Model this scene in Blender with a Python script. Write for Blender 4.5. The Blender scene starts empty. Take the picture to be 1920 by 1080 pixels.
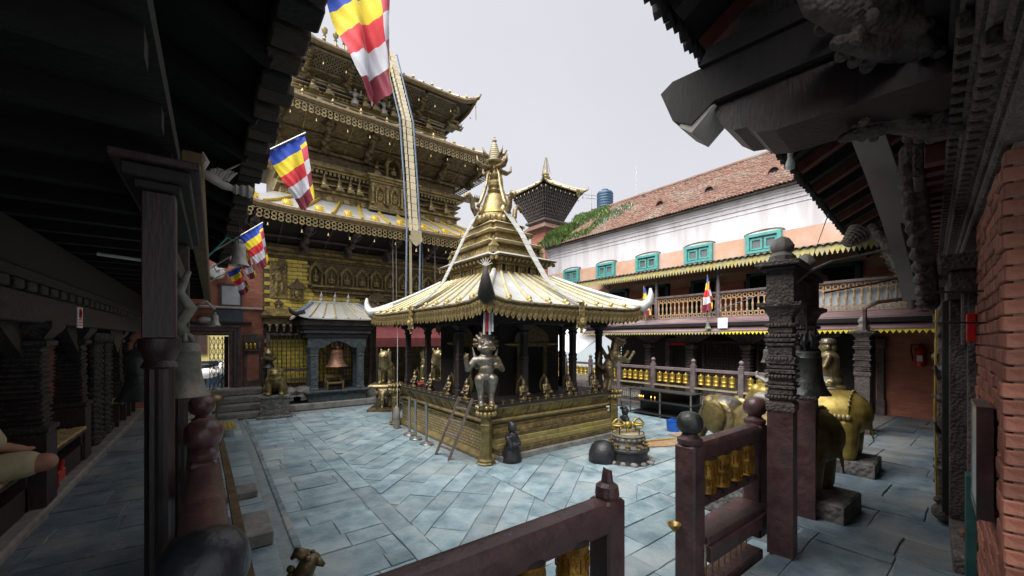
import bpy, bmesh, math, random
from mathutils import Vector, Matrix, Euler
random.seed(7)
PI = math.pi
R = math.radians
sc = bpy.context.scene
C = sc.collection
# ------------------------------------------------------------------ camera, sky, sun, exposure
YAW = R(36.96)                       # the court's long axes are X and Y; the view looks between them
EYE = 1.6
cam_d = bpy.data.cameras.new('camera'); cam = bpy.data.objects.new('camera', cam_d); C.objects.link(cam)
cam_d.sensor_width = 36.0; cam_d.lens = 36.0 * 744 / 1920; cam_d.shift_y = 95 / 1920
cam_d.clip_start = 0.05; cam_d.clip_end = 2000
cam.location = (0, 0, EYE); cam.rotation_euler = (R(90), 0, -YAW)
sc.camera = cam
w = bpy.data.worlds.new('World'); sc.world = w; w.use_nodes = True
nt = w.node_tree
bg = nt.nodes['Background']; bg.inputs['Strength'].default_value = 0.1
sky = nt.nodes.new('ShaderNodeTexSky'); sky.sky_type = 'NISHITA'; sky.sun_disc = False
SUN_EL, SUN_AZ = R(58), R(258)       # sun behind the cloud, over the left-hand roofs
sky.sun_elevation = SUN_EL; sky.sun_rotation = SUN_AZ; sky.dust_density = 4
hs = nt.nodes.new('ShaderNodeHueSaturation'); hs.inputs['Saturation'].default_value = 0.25
nt.links.new(sky.outputs[0], hs.inputs['Color'])
mx = nt.nodes.new('ShaderNodeMix'); mx.data_type = 'RGBA'; mx.inputs[0].default_value = 0.93
nt.links.new(hs.outputs[0], mx.inputs[6]); mx.inputs[7].default_value = (4.4, 4.4, 4.75, 1)   # closed cloud deck
tcw = nt.nodes.new('ShaderNodeTexCoord'); cn_ = nt.nodes.new('ShaderNodeTexNoise'); cn_.inputs['Scale'].default_value = 1.6; cn_.inputs['Detail'].default_value = 4; nt.links.new(tcw.outputs['Generated'], cn_.inputs['Vector'])
cr = nt.nodes.new('ShaderNodeMapRange'); cr.inputs['From Min'].default_value = .3; cr.inputs['From Max'].default_value = .7; cr.inputs['To Min'].default_value = .95; cr.inputs['To Max'].default_value = 1.05; nt.links.new(cn_.outputs['Fac'], cr.inputs['Value'])
cm = nt.nodes.new('ShaderNodeMix'); cm.data_type = 'RGBA'; cm.blend_type = 'MULTIPLY'; cm.inputs[0].default_value = 1; nt.links.new(mx.outputs[2], cm.inputs[6]); nt.links.new(cr.outputs[0], cm.inputs[7])   # faint unevenness of the cloud
nt.links.new(cm.outputs[2], bg.inputs['Color'])
sd = bpy.data.lights.new('sun', 'SUN'); sun = bpy.data.objects.new('sun', sd); C.objects.link(sun)
sd.energy = 5.0; sd.angle = R(75); sd.color = (1.0, 0.98, 0.95)
sdir = Vector((math.sin(SUN_AZ) * math.cos(SUN_EL), math.cos(SUN_AZ) * math.cos(SUN_EL), math.sin(SUN_EL)))
sun.rotation_euler = sdir.to_track_quat('Z', 'Y').to_euler(); sun.location = (0, 0, 30)
vs = sc.view_settings
vs.view_transform = 'Standard'; vs.look = 'None'; vs.gamma = 1; vs.use_curve_mapping = False; vs.exposure = 0.82
sc.render.engine = 'CYCLES'
sc.cycles.max_bounces = 6; sc.cycles.diffuse_bounces = 4; sc.cycles.glossy_bounces = 3
sc.cycles.use_denoising = True
# ------------------------------------------------------------------ helpers
FW = (math.sin(YAW), math.cos(YAW)); RT = (math.cos(YAW), -math.sin(YAW))
def AT(u, v, X=None, Y=None, Z=None):
    """survey helper: the point of the place seen at photo pixel (u, v) on the plane X=, Y= or Z="""
    a = (u - 960) / 744; b = (635 - v) / 744
    d = (FW[0] + a * RT[0], FW[1] + a * RT[1], b)
    t = X / d[0] if X is not None else Y / d[1] if Y is not None else (Z - EYE) / d[2]
    return Vector((d[0] * t, d[1] * t, EYE + b * t))
class MB:
    def __init__(s): s.v = []; s.f = []; s.m = []; s.mi = 0
    def add(s, vs_, fs):
        n = len(s.v); s.v += [tuple(p) for p in vs_]; s.f += [tuple(i + n for i in f) for f in fs]; s.m += [s.mi] * len(fs); return s
    def loft(s, rings, caps=True, close=False):
        n = len(rings[0]); vs_ = [p for r in rings for p in r]; fs = []
        for k in range(len(rings) - (0 if close else 1)):
            a = k * n; b = ((k + 1) % len(rings)) * n
            for i in range(n):
                j = (i + 1) % n; fs.append((a + i, a + j, b + j, b + i))
        if caps and not close:
            fs.append(tuple(range(n - 1, -1, -1))); fs.append(tuple(range((len(rings) - 1) * n, len(rings) * n)))
        return s.add(vs_, fs)
    def box(s, x0, x1, y0, y1, z0, z1, c=0):
        if c <= 0:
            return s.rects([(x0, x1, y0, y1, z0), (x0, x1, y0, y1, z1)])
        def ring(d, z): 
            e = c if d == 0 else c * .0
            X0, X1, Y0, Y1 = x0 + d, x1 - d, y0 + d, y1 - d
            k = c * .9
            return [(X0 + k, Y0, z), (X1 - k, Y0, z), (X1, Y0 + k, z), (X1, Y1 - k, z), (X1 - k, Y1, z), (X0 + k, Y1, z), (X0, Y1 - k, z), (X0, Y0 + k, z)]
        return s.loft([ring(c, z0), ring(0, z0 + c), ring(0, z1 - c), ring(c, z1)])
    def rects(s, L):
        return s.loft([[(x0, y0, z), (x1, y0, z), (x1, y1, z), (x0, y1, z)] for x0, x1, y0, y1, z in L])
    def sq(s, prof, c=(0, 0, 0), ax=1, ay=1):
        return s.rects([(c[0] - w_ * ax, c[0] + w_ * ax, c[1] - w_ * ay, c[1] + w_ * ay, c[2] + z) for w_, z in prof])
    def lathe(s, prof, n=16, c=(0, 0, 0), ph=0, sx=1, sy=1):
        return s.loft([[(c[0] + r * sx * math.cos(ph + 2 * PI * i / n), c[1] + r * sy * math.sin(ph + 2 * PI * i / n), c[2] + z) for i in range(n)] for r, z in prof])
    def tube(s, pts, r, n=6, flat=1.0):
        pts = [Vector(p) for p in pts]; rings = []; up = None
        for i, p in enumerate(pts):
            t = (pts[min(i + 1, len(pts) - 1)] - pts[max(i - 1, 0)]).normalized()
            if up is None: up = Vector((0, 0, 1)) if abs(t.z) < .9 else Vector((1, 0, 0))
            a = t.cross(up).normalized(); b = a.cross(t).normalized(); up = b
            q = r[i] if isinstance(r, (list, tuple)) else r
            rings.append([p + a * (q * math.cos(2 * PI * k / n)) + b * (q * flat * math.sin(2 * PI * k / n)) for k in range(n)])
        return s.loft(rings)
    def bar(s, p, q, w_, h_, up=(0, 0, 1)):
        p = Vector(p); q = Vector(q); t = (q - p).normalized(); up = Vector(up)
        if abs(t.dot(up)) > .98: up = Vector((0, 1, 0)) if abs(t.y) < .9 else Vector((1, 0, 0))
        a = t.cross(up).normalized() * (w_ / 2); b = a.cross(t).normalized() * (h_ / 2)
        return s.loft([[o - a - b, o + a - b, o + a + b, o - a + b] for o in (p, q)])
    def prism(s, poly, o, ex, ey, ez, d):
        """poly (a,b) drawn in the plane ex,ey from origin o, extruded d along ez"""
        o = Vector(o); ex = Vector(ex); ey = Vector(ey); ez = Vector(ez)
        A = [o + ex * a + ey * b for a, b in poly]
        return s.loft([A, [p + ez * d for p in A]])
    def ell(s, c, r, seg=10, rg=7):
        if not isinstance(r, (tuple, list)): r = (r, r, r)
        rings = []
        for k in range(1, rg):
            th = PI * k / rg
            rings.append([(c[0] + r[0] * math.sin(th) * math.cos(2 * PI * i / seg), c[1] + r[1] * math.sin(th) * math.sin(2 * PI * i / seg), c[2] - r[2] * math.cos(th)) for i in range(seg)])
        n = len(s.v); s.loft(rings, caps=False)
        b = len(s.v); s.add([(c[0], c[1], c[2] - r[2]), (c[0], c[1], c[2] + r[2])], [])
        L = n + (rg - 2) * seg
        for i in range(seg):
            j = (i + 1) % seg; s.f.append((b, n + j, n + i)); s.f.append((b + 1, L + i, L + j)); s.m += [s.mi] * 2
        return s
    def mesh(s, name, mats, smooth=False):
        me = bpy.data.meshes.new(name); me.from_pydata(s.v, [], s.f)
        for m_ in (mats if isinstance(mats, (list, tuple)) else [mats]): me.materials.append(MAT[m_])
        if any(s.m): me.polygons.foreach_set('material_index', s.m)
        bm = bmesh.new(); bm.from_mesh(me); bmesh.ops.recalc_face_normals(bm, faces=bm.faces); bm.to_mesh(me); bm.free()
        if smooth:
            me.polygons.foreach_set('use_smooth', [True] * len(me.polygons))
            if smooth != 2: me.set_sharp_from_angle(angle=R(38))
        me.update(); return me
    def build(s, name, mats, parent=None, smooth=False, **k):
        return put(s.mesh(name, mats, smooth), name, parent, **k)
def put(me, name, parent=None, loc=None, rot=None, scl=None, world=True, kind=None):
    o = bpy.data.objects.new(name, me); C.objects.link(o)
    if loc is not None: o.location = loc
    if rot is not None: o.rotation_euler = rot if isinstance(rot, (tuple, list, Euler)) else (0, 0, rot)
    if scl is not None: o.scale = scl if isinstance(scl, (tuple, list)) else (scl,) * 3
    if parent is not None:
        o.parent = parent
        if world: o.matrix_parent_inverse = wm(parent).inverted()
    if kind: o['kind'] = kind
    return o
def wm(o):
    m = Matrix.LocRotScale(o.location, o.rotation_euler, o.scale)
    return wm(o.parent) @ o.matrix_parent_inverse @ m if o.parent else m
def thing(name, label, cat, loc=(0, 0, 0), rot=0, group=None, scl=None):
    o = put(None, name, loc=loc, rot=rot, scl=scl); return tag(o, label, cat, group)
def tag(o, label, cat, group=None):
    o['label'] = label; o['category'] = cat
    if group: o['group'] = group
    return o
def struct(o): o['kind'] = 'structure'; return o
def dup(root, loc, rot=0, label=None, scl=None):
    def cp(o, par):
        c = o.copy(); C.objects.link(c); c.parent = par
        for ch in o.children: cp(ch, c)
        return c
    r = cp(root, None); r.location = loc; r.rotation_euler = rot if isinstance(rot, (tuple, list)) else (0, 0, rot)
    if scl: r.scale = (scl,) * 3
    if label: r['label'] = label
    return r
def lerp(a, b, t): return a + (b - a) * t
def rings_join(prims, voxel, mat, name, smooth_it=4):
    """one continuous organic surface from overlapping capsules ('c', p, q, r0, r1) and ellipsoids ('e', c, (rx,ry,rz))"""
    m = MB()
    for p in prims:
        if p[0] == 'e': m.ell(p[1], p[2], 14, 9)
        elif p[0] == 'c':
            a, b = Vector(p[1]), Vector(p[2]); r0, r1 = p[3], p[4]
            d = (b - a).normalized()
            pts = [a - d * r0 * .96, a - d * r0 * .75, a - d * r0 * .35, a, b, b + d * r1 * .35, b + d * r1 * .75, b + d * r1 * .96]
            m.tube(pts, [r0 * .25, r0 * .66, r0 * .94, r0, r1, r1 * .94, r1 * .66, r1 * .25], 12)
        else: m.box(*p[1])
    me0 = m.mesh(name, mat); o = bpy.data.objects.new(name, me0); C.objects.link(o)
    r_ = o.modifiers.new('r', 'REMESH'); r_.mode = 'VOXEL'; r_.voxel_size = voxel
    if smooth_it:
        q = o.modifiers.new('s', 'SMOOTH'); q.factor = .5; q.iterations = smooth_it
    dg = bpy.context.evaluated_depsgraph_get()
    me = bpy.data.meshes.new_from_object(o.evaluated_get(dg)); bpy.data.objects.remove(o); bpy.data.meshes.remove(me0)
    me.materials.clear(); me.materials.append(MAT[mat])
    me.polygons.foreach_set('use_smooth', [True] * len(me.polygons)); me.name = name
    return me
# ------------------------------------------------------------------ materials
MAT = {}
def mat(name, c1, c2=None, rough=.6, metal=0, scale=6, bump=.15, bscale=30, rand=0, spec=.5, carve=0, carve_scale=18, c3=None, s3=2.0, streak=None, trans=0, sheen=0, lo=.35, hi=.68, chip=None):
    m = bpy.data.materials.new(name); m.use_nodes = True; MAT[name] = m
    n = m.node_tree.nodes; L = m.node_tree.links; b = n['Principled BSDF']
    b.inputs['Metallic'].default_value = metal; b.inputs['Specular IOR Level'].default_value = spec
    tc = n.new('ShaderNodeTexCoord'); co = tc.outputs['Object']
    if streak:
        mp = n.new('ShaderNodeMapping'); mp.inputs['Scale'].default_value = streak; L.new(co, mp.inputs[0]); cs = mp.outputs[0]
    else: cs = co
    nz = n.new('ShaderNodeTexNoise'); nz.inputs['Scale'].default_value = scale; nz.inputs['Detail'].default_value = 7; nz.inputs['Roughness'].default_value = .62
    L.new(cs, nz.inputs['Vector'])
    oi = n.new('ShaderNodeObjectInfo')
    rp = n.new('ShaderNodeValToRGB'); rp.color_ramp.elements[0].position = lo; rp.color_ramp.elements[1].position = hi
    rp.color_ramp.elements[0].color = (*c1, 1); rp.color_ramp.elements[1].color = (*(c2 or c1), 1)
    L.new(nz.outputs['Fac'], rp.inputs[0]); col = rp.outputs[0]
    if c3:
        n3 = n.new('ShaderNodeTexNoise'); n3.inputs['Scale'].default_value = s3; n3.inputs['Detail'].default_value = 5; L.new(cs, n3.inputs['Vector'])
        r3 = n.new('ShaderNodeValToRGB'); r3.color_ramp.elements[0].position = .5; r3.color_ramp.elements[1].position = .7; L.new(n3.outputs['Fac'], r3.inputs[0])
        x3 = n.new('ShaderNodeMix'); x3.data_type = 'RGBA'; L.new(r3.outputs[0], x3.inputs[0]); L.new(col, x3.inputs[6]); x3.inputs[7].default_value = (*c3, 1); col = x3.outputs[2]
    if chip:
        n4 = n.new('ShaderNodeTexNoise'); n4.inputs['Scale'].default_value = chip[1]; n4.inputs['Detail'].default_value = 8; n4.inputs['Roughness'].default_value = .7; L.new(co, n4.inputs['Vector'])
        r4 = n.new('ShaderNodeValToRGB'); r4.color_ramp.elements[0].position = chip[2]; r4.color_ramp.elements[1].position = chip[2] + .05; L.new(n4.outputs['Fac'], r4.inputs[0])
        x4 = n.new('ShaderNodeMix'); x4.data_type = 'RGBA'; L.new(r4.outputs[0], x4.inputs[0]); L.new(col, x4.inputs[6]); x4.inputs[7].default_value = (*chip[0], 1); col = x4.outputs[2]
    if rand:
        gi = n.new('ShaderNodeNewGeometry'); ad = n.new('ShaderNodeMath'); ad.operation = 'ADD'; L.new(oi.outputs['Random'], ad.inputs[0]); L.new(gi.outputs['Random Per Island'], ad.inputs[1])
        fr = n.new('ShaderNodeMath'); fr.operation = 'FRACT'; L.new(ad.outputs[0], fr.inputs[0])
        mr = n.new('ShaderNodeMapRange'); mr.inputs['To Min'].default_value = 1 - rand; mr.inputs['To Max'].default_value = 1 + rand * .8; L.new(fr.outputs[0], mr.inputs['Value'])
        ml = n.new('ShaderNodeMix'); ml.data_type = 'RGBA'; ml.blend_type = 'MULTIPLY'; ml.inputs[0].default_value = 1; L.new(col, ml.inputs[6]); L.new(mr.outputs[0], ml.inputs[7]); col = ml.outputs[2]
    L.new(col, b.inputs['Base Color'])
    rr = n.new('ShaderNodeMapRange'); rr.inputs['To Min'].default_value = max(.05, rough - .12); rr.inputs['To Max'].default_value = min(1, rough + .15); L.new(nz.outputs['Fac'], rr.inputs['Value']); L.new(rr.outputs[0], b.inputs['Roughness'])
    if bump or carve:
        bz = n.new('ShaderNodeTexNoise'); bz.inputs['Scale'].default_value = bscale; bz.inputs['Detail'].default_value = 5; L.new(cs, bz.inputs['Vector']); hgt = bz.outputs['Fac']
        bp = n.new('ShaderNodeBump'); bp.inputs['Strength'].default_value = bump; bp.inputs['Distance'].default_value = .02; L.new(hgt, bp.inputs['Height'])
        if carve:
            vo = n.new('ShaderNodeTexVoronoi'); vo.inputs['Scale'].default_value = carve_scale; vo.feature = 'SMOOTH_F1'; vo.inputs['Smoothness'].default_value = .4; L.new(co, vo.inputs['Vector'])
            b2 = n.new('ShaderNodeBump'); b2.inputs['Strength'].default_value = carve; b2.inputs['Distance'].default_value = .03; b2.invert = True; L.new(vo.outputs['Distance'], b2.inputs['Height']); L.new(bp.outputs[0], b2.inputs['Normal']); bp = b2
        L.new(bp.outputs[0], b.inputs['Normal'])
    if sheen: b.inputs['Sheen Weight'].default_value = sheen
    if trans: b.inputs['Transmission Weight'].default_value = trans
    return m
mat('wood_black', (.010, .008, .008), (.026, .021, .019), rough=.7, streak=(3, 3, .6), scale=9)
mat('wood_carved', (.052, .040, .037), (.145, .115, .102), rough=.75, bump=.4, carve=0.45, carve_scale=48)
mat('wood_dusty', (.085, .070, .062), (.22, .185, .16), rough=.85, bump=.5, scale=12, carve=0.5, carve_scale=40)
mat('wood_maroon', (.050, .022, .023), (.115, .060, .058), rough=.42, scale=7, bump=0.35, c3=(.05, .042, .044), s3=3, streak=None, chip=((.26, .22, .21), 26, .67))
mat('rail_maroon', (.062, .024, .024), (.135, .062, .058), rough=.33, scale=8, bump=0.2, c3=(.022, .022, .028), s3=4, spec=.6, chip=((.20, .15, .14), 22, .68))
mat('wood_red', (.12, .035, .025), (.20, .075, .055), rough=.7, scale=8)
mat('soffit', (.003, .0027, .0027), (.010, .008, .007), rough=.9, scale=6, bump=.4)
mat('fascia_brown', (.075, .05, .022), (.17, .115, .05), rough=.8, scale=10, bump=.3)
mat('fascia_dark', (.018, .013, .009), (.055, .040, .022), rough=.85, scale=10, bump=.4)
mat('wood_shaded', (.015, .012, .012), (.050, .040, .036), rough=.6, bump=.4, carve=0.35, carve_scale=48, scale=9)  # carved wood, colour darkened to stand in for shade under the roofs
mat('maroon_shaded', (.020, .009, .010), (.042, .020, .020), rough=.45, scale=7, bump=0.2, c3=(.014, .012, .013), s3=3, streak=(2, 2, .5), chip=((.07, .06, .058), 30, .70))  # maroon timber with the shade of gallery and eaves put into its colour
mat('gold', (.235, .175, .075), (.40, .32, .15), rough=0.45, metal=0.5, scale=7, bump=.25, c3=(.12, .09, .045), s3=4)
mat('gold_bright', (.33, .23, .05), (.47, .36, .095), rough=0.4, metal=0.55, scale=9, bump=.2, bscale=14, c3=(.19, .14, .04), s3=4)
mat('gold_relief', (.175, .125, .045), (.34, .255, .10), rough=0.5, metal=0.35, scale=9, bump=.5, carve=.7, carve_scale=16, c3=(.085, .065, .035), s3=3)
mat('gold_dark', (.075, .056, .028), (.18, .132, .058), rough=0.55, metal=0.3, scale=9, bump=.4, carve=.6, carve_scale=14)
mat('gold_pale', (.32, .28, .18), (.46, .41, .28), rough=.45, metal=0.3, scale=5, bump=0.3, c3=(.45, .36, .15), s3=1.6, rand=.12, bscale=9, chip=((.20, .17, .10), 10, .64))
mat('gold_sheet', (.36, .365, .35), (.47, .47, .45), rough=.42, metal=0.25, scale=3, bump=0.3, c3=(.40, .375, .29), s3=2.2, rand=.10, bscale=7)
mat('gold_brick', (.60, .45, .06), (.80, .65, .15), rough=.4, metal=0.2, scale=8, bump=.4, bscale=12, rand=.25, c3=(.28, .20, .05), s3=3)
mat('gold_ochre', (.42, .27, .03), (.60, .42, .06), rough=.45, metal=.35, scale=9)
mat('bronze', (.10, .075, .045), (.30, .23, .12), rough=.42, metal=.75, scale=9, bump=.3, carve=.2, carve_scale=30)
mat('bronze_light', (.22, .17, .085), (.45, .36, .18), rough=.40, metal=.75, scale=9, bump=.3, c3=(.09, .08, .06), s3=5)
mat('silver_bronze', (.12, .11, .10), (.32, .29, .24), rough=.35, metal=0.65, scale=9, bump=.3, c3=(.24, .165, .06), s3=4)
mat('bell_green', (.10, .105, .085), (.24, .235, .19), rough=.62, metal=.35, scale=9, bump=.4, c3=(.32, .29, .24), s3=4)
mat('bell_dark', (.035, .040, .038), (.085, .09, .085), rough=.42, metal=.5, scale=9, bump=.3)
mat('bell_copper', (.20, .085, .045), (.36, .19, .11), rough=.5, metal=.5, scale=14, bump=.3, c3=(.16, .15, .14), s3=9)
mat('bell_pale', (.27, .25, .23), (.46, .43, .40), rough=.55, metal=.3, scale=12, bump=.25)
mat('brass_olive', (.14, .105, .038), (.28, .22, .085), rough=.42, metal=.55, scale=9, bump=.3, c3=(.09, .07, .03), s3=5)
mat('rib_yellow', (.38, .32, .17), (.50, .44, .27), rough=.45, metal=.25, scale=8, bump=.1)
mat('gold_step', (.20, .155, .06), (.38, .31, .12), rough=.6, metal=.2, scale=7, bump=.5, c3=(.30, .29, .07), s3=5)
mat('banner_cream', (.50, .43, .28), (.64, .57, .40), rough=.5, metal=.2, scale=9, bump=.15, rand=.12)
mat('stone_black', (.010, .010, .012), (.028, .028, .032), rough=.42, scale=9, bump=.3)
mat('ball_black', (.010, .012, .016), (.024, .027, .034), rough=.38, scale=7, bump=.25, spec=.6)
mat('stone_grey', (.13, .125, .115), (.26, .25, .225), rough=.85, scale=7, bump=.5, bscale=16)
mat('stone_carved', (.085, .082, .078), (.20, .19, .175), rough=.85, scale=9, bump=.5, carve=.7, carve_scale=20)
mat('stone_green', (.030, .042, .048), (.085, .105, .11), rough=.7, scale=9, bump=.5, carve=.5, carve_scale=18)
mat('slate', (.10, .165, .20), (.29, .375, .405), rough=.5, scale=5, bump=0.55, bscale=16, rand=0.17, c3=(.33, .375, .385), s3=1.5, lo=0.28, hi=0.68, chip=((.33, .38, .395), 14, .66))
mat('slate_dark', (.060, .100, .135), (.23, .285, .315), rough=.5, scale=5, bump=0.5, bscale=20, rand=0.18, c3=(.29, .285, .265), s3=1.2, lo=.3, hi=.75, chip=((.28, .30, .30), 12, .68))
mat('mortar', (.15, .185, .20), (.25, .28, .285), rough=.95, scale=9, bump=.4)
mat('kerb_stone', (.17, .155, .14), (.31, .29, .26), rough=.85, scale=6, bump=.4)
mat('drain_mud', (.06, .055, .035), (.16, .14, .09), rough=.9, scale=9, bump=.7)
mat('brick_red', (.26, .085, .055), (.42, .165, .11), rough=.8, scale=9, bump=.5, bscale=26, rand=.28, c3=(.47, .27, .20), s3=3)
mat('brick_mortar', (.20, .12, .09), (.30, .21, .17), rough=.95, scale=14, bump=.6)
mat('plaster_white', (.62, .59, .62), (.69, .67, .69), rough=.9, scale=2.5, bump=.1, c3=(.47, .44, .45), s3=1.2, streak=(2, 2, .35), chip=((.42, .38, .37), 5, .70))
mat('plaster_peach', (.48, .28, .19), (.57, .36, .26), rough=.9, scale=3, bump=.12, c3=(.52, .38, .32), s3=2, chip=((.52, .44, .40), 6, .62))
mat('plaster_yellow', (.75, .62, .22), (.82, .72, .36), rough=.9, scale=3)
mat('tile_red', (.135, .070, .050), (.225, .125, .092), rough=.85, scale=8, bump=.3, rand=0.3, c3=(.20, .155, .12), s3=1.1, chip=((.10, .085, .06), 7, .60))
mat('teal', (.06, .25, .235), (.10, .35, .32), rough=.55, scale=9, bump=.1)
mat('teal_dark', (.012, .07, .07), (.03, .12, .115), rough=.55, scale=9)
mat('glass', (.09, .105, .11), (.17, .19, .20), rough=.12, scale=2, bump=0, spec=.8)
mat('frosted_glass', (.42, .48, .50), (.62, .66, .68), rough=.3, scale=3, bump=0)
mat('yellow_fret', (.36, .30, .10), (.52, .45, .17), rough=.6, scale=9, c3=(.36, .33, .20), s3=2)
mat('yellow_paint', (.68, .55, .03), (.80, .68, .06), rough=.5, scale=9)
mat('iron_sheet', (.085, .082, .075), (.19, .18, .16), rough=.6, metal=.4, scale=5)
mat('baluster', (.30, .16, .07), (.46, .27, .13), rough=.6, scale=9, c3=(.38, .30, .20), s3=1.5)
mat('fascia_maroon', (.11, .060, .065), (.20, .125, .13), rough=.55, scale=4, streak=(1, .4, 3), c3=(.26, .20, .20), s3=1.2)
mat('post_grey', (.085, .060, .062), (.16, .125, .125), rough=.6, scale=9, bump=.2)
mat('lattice_dark', (.030, .022, .020), (.07, .055, .048), rough=.75, scale=9)
mat('lattice_grey', (.10, .085, .065), (.20, .17, .12), rough=.7, scale=9, metal=.2)
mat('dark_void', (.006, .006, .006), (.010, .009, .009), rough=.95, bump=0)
mat('wheel_brass', (.52, .34, .05), (.72, .52, .12), rough=.34, metal=.8, scale=14, bump=.5, bscale=40, c3=(.30, .18, .03), s3=9)
mat('wheel_old', (.26, .13, .018), (.46, .27, .05), rough=.42, metal=.7, scale=12, bump=.5, bscale=30, c3=(.13, .06, .012), s3=10)
mat('steel', (.30, .30, .29), (.46, .46, .44), rough=.35, metal=.8, scale=9)
mat('ladder_wood', (.10, .075, .065), (.19, .15, .13), rough=.8, scale=12)
mat('blue_plastic', (.012, .085, .40), (.02, .14, .55), rough=.3, scale=5, bump=0)
mat('tank_blue', (.012, .045, .09), (.03, .085, .15), rough=.45, scale=5, bump=0)
mat('jute', (.27, .16, .08), (.40, .26, .15), rough=.95, scale=30, bump=.6, bscale=90)
mat('cane', (.33, .22, .075), (.52, .38, .16), rough=.75, scale=30, bump=.5, bscale=60)
mat('cloth_maroon', (.085, .012, .014), (.13, .025, .025), rough=.9, scale=4)
mat('cloth_red', (.45, .02, .025), (.60, .05, .05), rough=.8, scale=4)
mat('cloth_white', (.6, .6, .62), (.7, .7, .72), rough=.9, scale=3, bump=.1)
mat('cloth_beige', (.36, .30, .17), (.52, .45, .29), rough=.9, scale=5, bump=0.7, bscale=9)
mat('skin', (.30, .145, .085), (.38, .19, .115), rough=.55, scale=8, bump=.05)
for nm, c in (('flag_blue', (.008, .055, .42)), ('flag_yellow', (.74, .58, .01)), ('flag_red', (.62, .018, .03)), ('flag_white', (.62, .62, .67)), ('flag_maroon', (.22, .012, .035)), ('flag_pink', (.55, .05, .10))):
    mat(nm, c, tuple(min(1, x * 1.12 + .005) for x in c), rough=.65, scale=3, bump=.08, sheen=.2)
mat('rope_blue', (.10, .14, .20), (.22, .27, .34), rough=.6, metal=.3, scale=20)
mat('wire', (.012, .012, .013), (.02, .02, .022), rough=.6, bump=0)
mat('white_paint', (.72, .72, .70), (.82, .82, .80), rough=.5, scale=6, bump=.05)
mat('green_paint', (.02, .17, .12), (.05, .26, .19), rough=.5)
mat('red_paint', (.50, .012, .012), (.62, .03, .025), rough=.3, bump=0)
mat('plaque_blue', (.012, .025, .045), (.03, .055, .085), rough=.25, scale=3, bump=0)
mat('paper', (.62, .63, .64), (.75, .75, .75), rough=.8, bump=0)
mat('weed', (.11, .19, .05), (.25, .34, .11), rough=.7, scale=3, bump=0, rand=.5)
mat('weed_blue', (.13, .21, .13), (.26, .35, .22), rough=.7, scale=3, bump=0, rand=.4)
mat('strut_white', (.42, .39, .36), (.60, .57, .53), rough=.9, scale=4, bump=.2, c3=(.33, .27, .23), s3=2)
mat('brass_dark', (.30, .20, .06), (.50, .35, .12), rough=.4, metal=.7, scale=12)
def add_emit(name, c, s):
    m = MAT[name]; b = m.node_tree.nodes['Principled BSDF']; b.inputs['Emission Color'].default_value = (*c, 1); b.inputs['Emission Strength'].default_value = s
mat('flame', (.9, .5, .1), rough=.5, bump=0); add_emit('flame', (1, .5, .12), 4)
def brick_mat(name, b1, b2, mo, bw, bh, axis):
    """coursed small bricks for walls too far off to pick their bricks apart"""
    m = bpy.data.materials.new(name); m.use_nodes = True; MAT[name] = m; n = m.node_tree.nodes; L = m.node_tree.links; b = n['Principled BSDF']
    tc = n.new('ShaderNodeTexCoord'); sp = n.new('ShaderNodeSeparateXYZ'); L.new(tc.outputs['Object'], sp.inputs[0]); cb = n.new('ShaderNodeCombineXYZ')
    L.new(sp.outputs[0 if axis == 'X' else 1], cb.inputs[0]); L.new(sp.outputs[2], cb.inputs[1])
    bt = n.new('ShaderNodeTexBrick'); bt.inputs['Scale'].default_value = 1; bt.inputs['Brick Width'].default_value = bw; bt.inputs['Row Height'].default_value = bh; bt.inputs['Mortar Size'].default_value = .006
    bt.inputs['Color1'].default_value = (*b1, 1); bt.inputs['Color2'].default_value = (*b2, 1); bt.inputs['Mortar'].default_value = (*mo, 1); L.new(cb.outputs[0], bt.inputs['Vector'])
    nz = n.new('ShaderNodeTexNoise'); nz.inputs['Scale'].default_value = 3; nz.inputs['Detail'].default_value = 6; L.new(tc.outputs['Object'], nz.inputs['Vector'])
    mr = n.new('ShaderNodeMapRange'); mr.inputs['To Min'].default_value = .6; mr.inputs['To Max'].default_value = 1.35; L.new(nz.outputs['Fac'], mr.inputs['Value'])
    ml = n.new('ShaderNodeMix'); ml.data_type = 'RGBA'; ml.blend_type = 'MULTIPLY'; ml.inputs[0].default_value = 1; L.new(bt.outputs['Color'], ml.inputs[6]); L.new(mr.outputs[0], ml.inputs[7]); L.new(ml.outputs[2], b.inputs['Base Color'])
    b.inputs['Roughness'].default_value = .85
    bp = n.new('ShaderNodeBump'); bp.inputs['Strength'].default_value = .6; bp.inputs['Distance'].default_value = .01; bp.invert = True; L.new(bt.outputs['Fac'], bp.inputs['Height']); L.new(bp.outputs[0], b.inputs['Normal'])
brick_mat('far_brick_x', (.34, .11, .07), (.43, .16, .10), (.27, .15, .12), .22, .062, 'X')
brick_mat('far_brick_y', (.42, .135, .08), (.52, .19, .12), (.32, .18, .14), .22, .062, 'Y')
brick_mat('carved_brick', (.30, .21, .075), (.42, .30, .11), (.07, .055, .03), .11, .05, 'X')
brick_mat('carved_brick_y', (.26, .20, .10), (.36, .28, .13), (.07, .06, .04), .10, .05, 'Y')
brick_mat('cella_lattice', (.022, .018, .016), (.03, .024, .02), (.006, .006, .006), .05, .05, 'X')
brick_mat('cella_lattice_y', (.022, .018, .016), (.03, .024, .02), (.006, .006, .006), .05, .05, 'Y')
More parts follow.
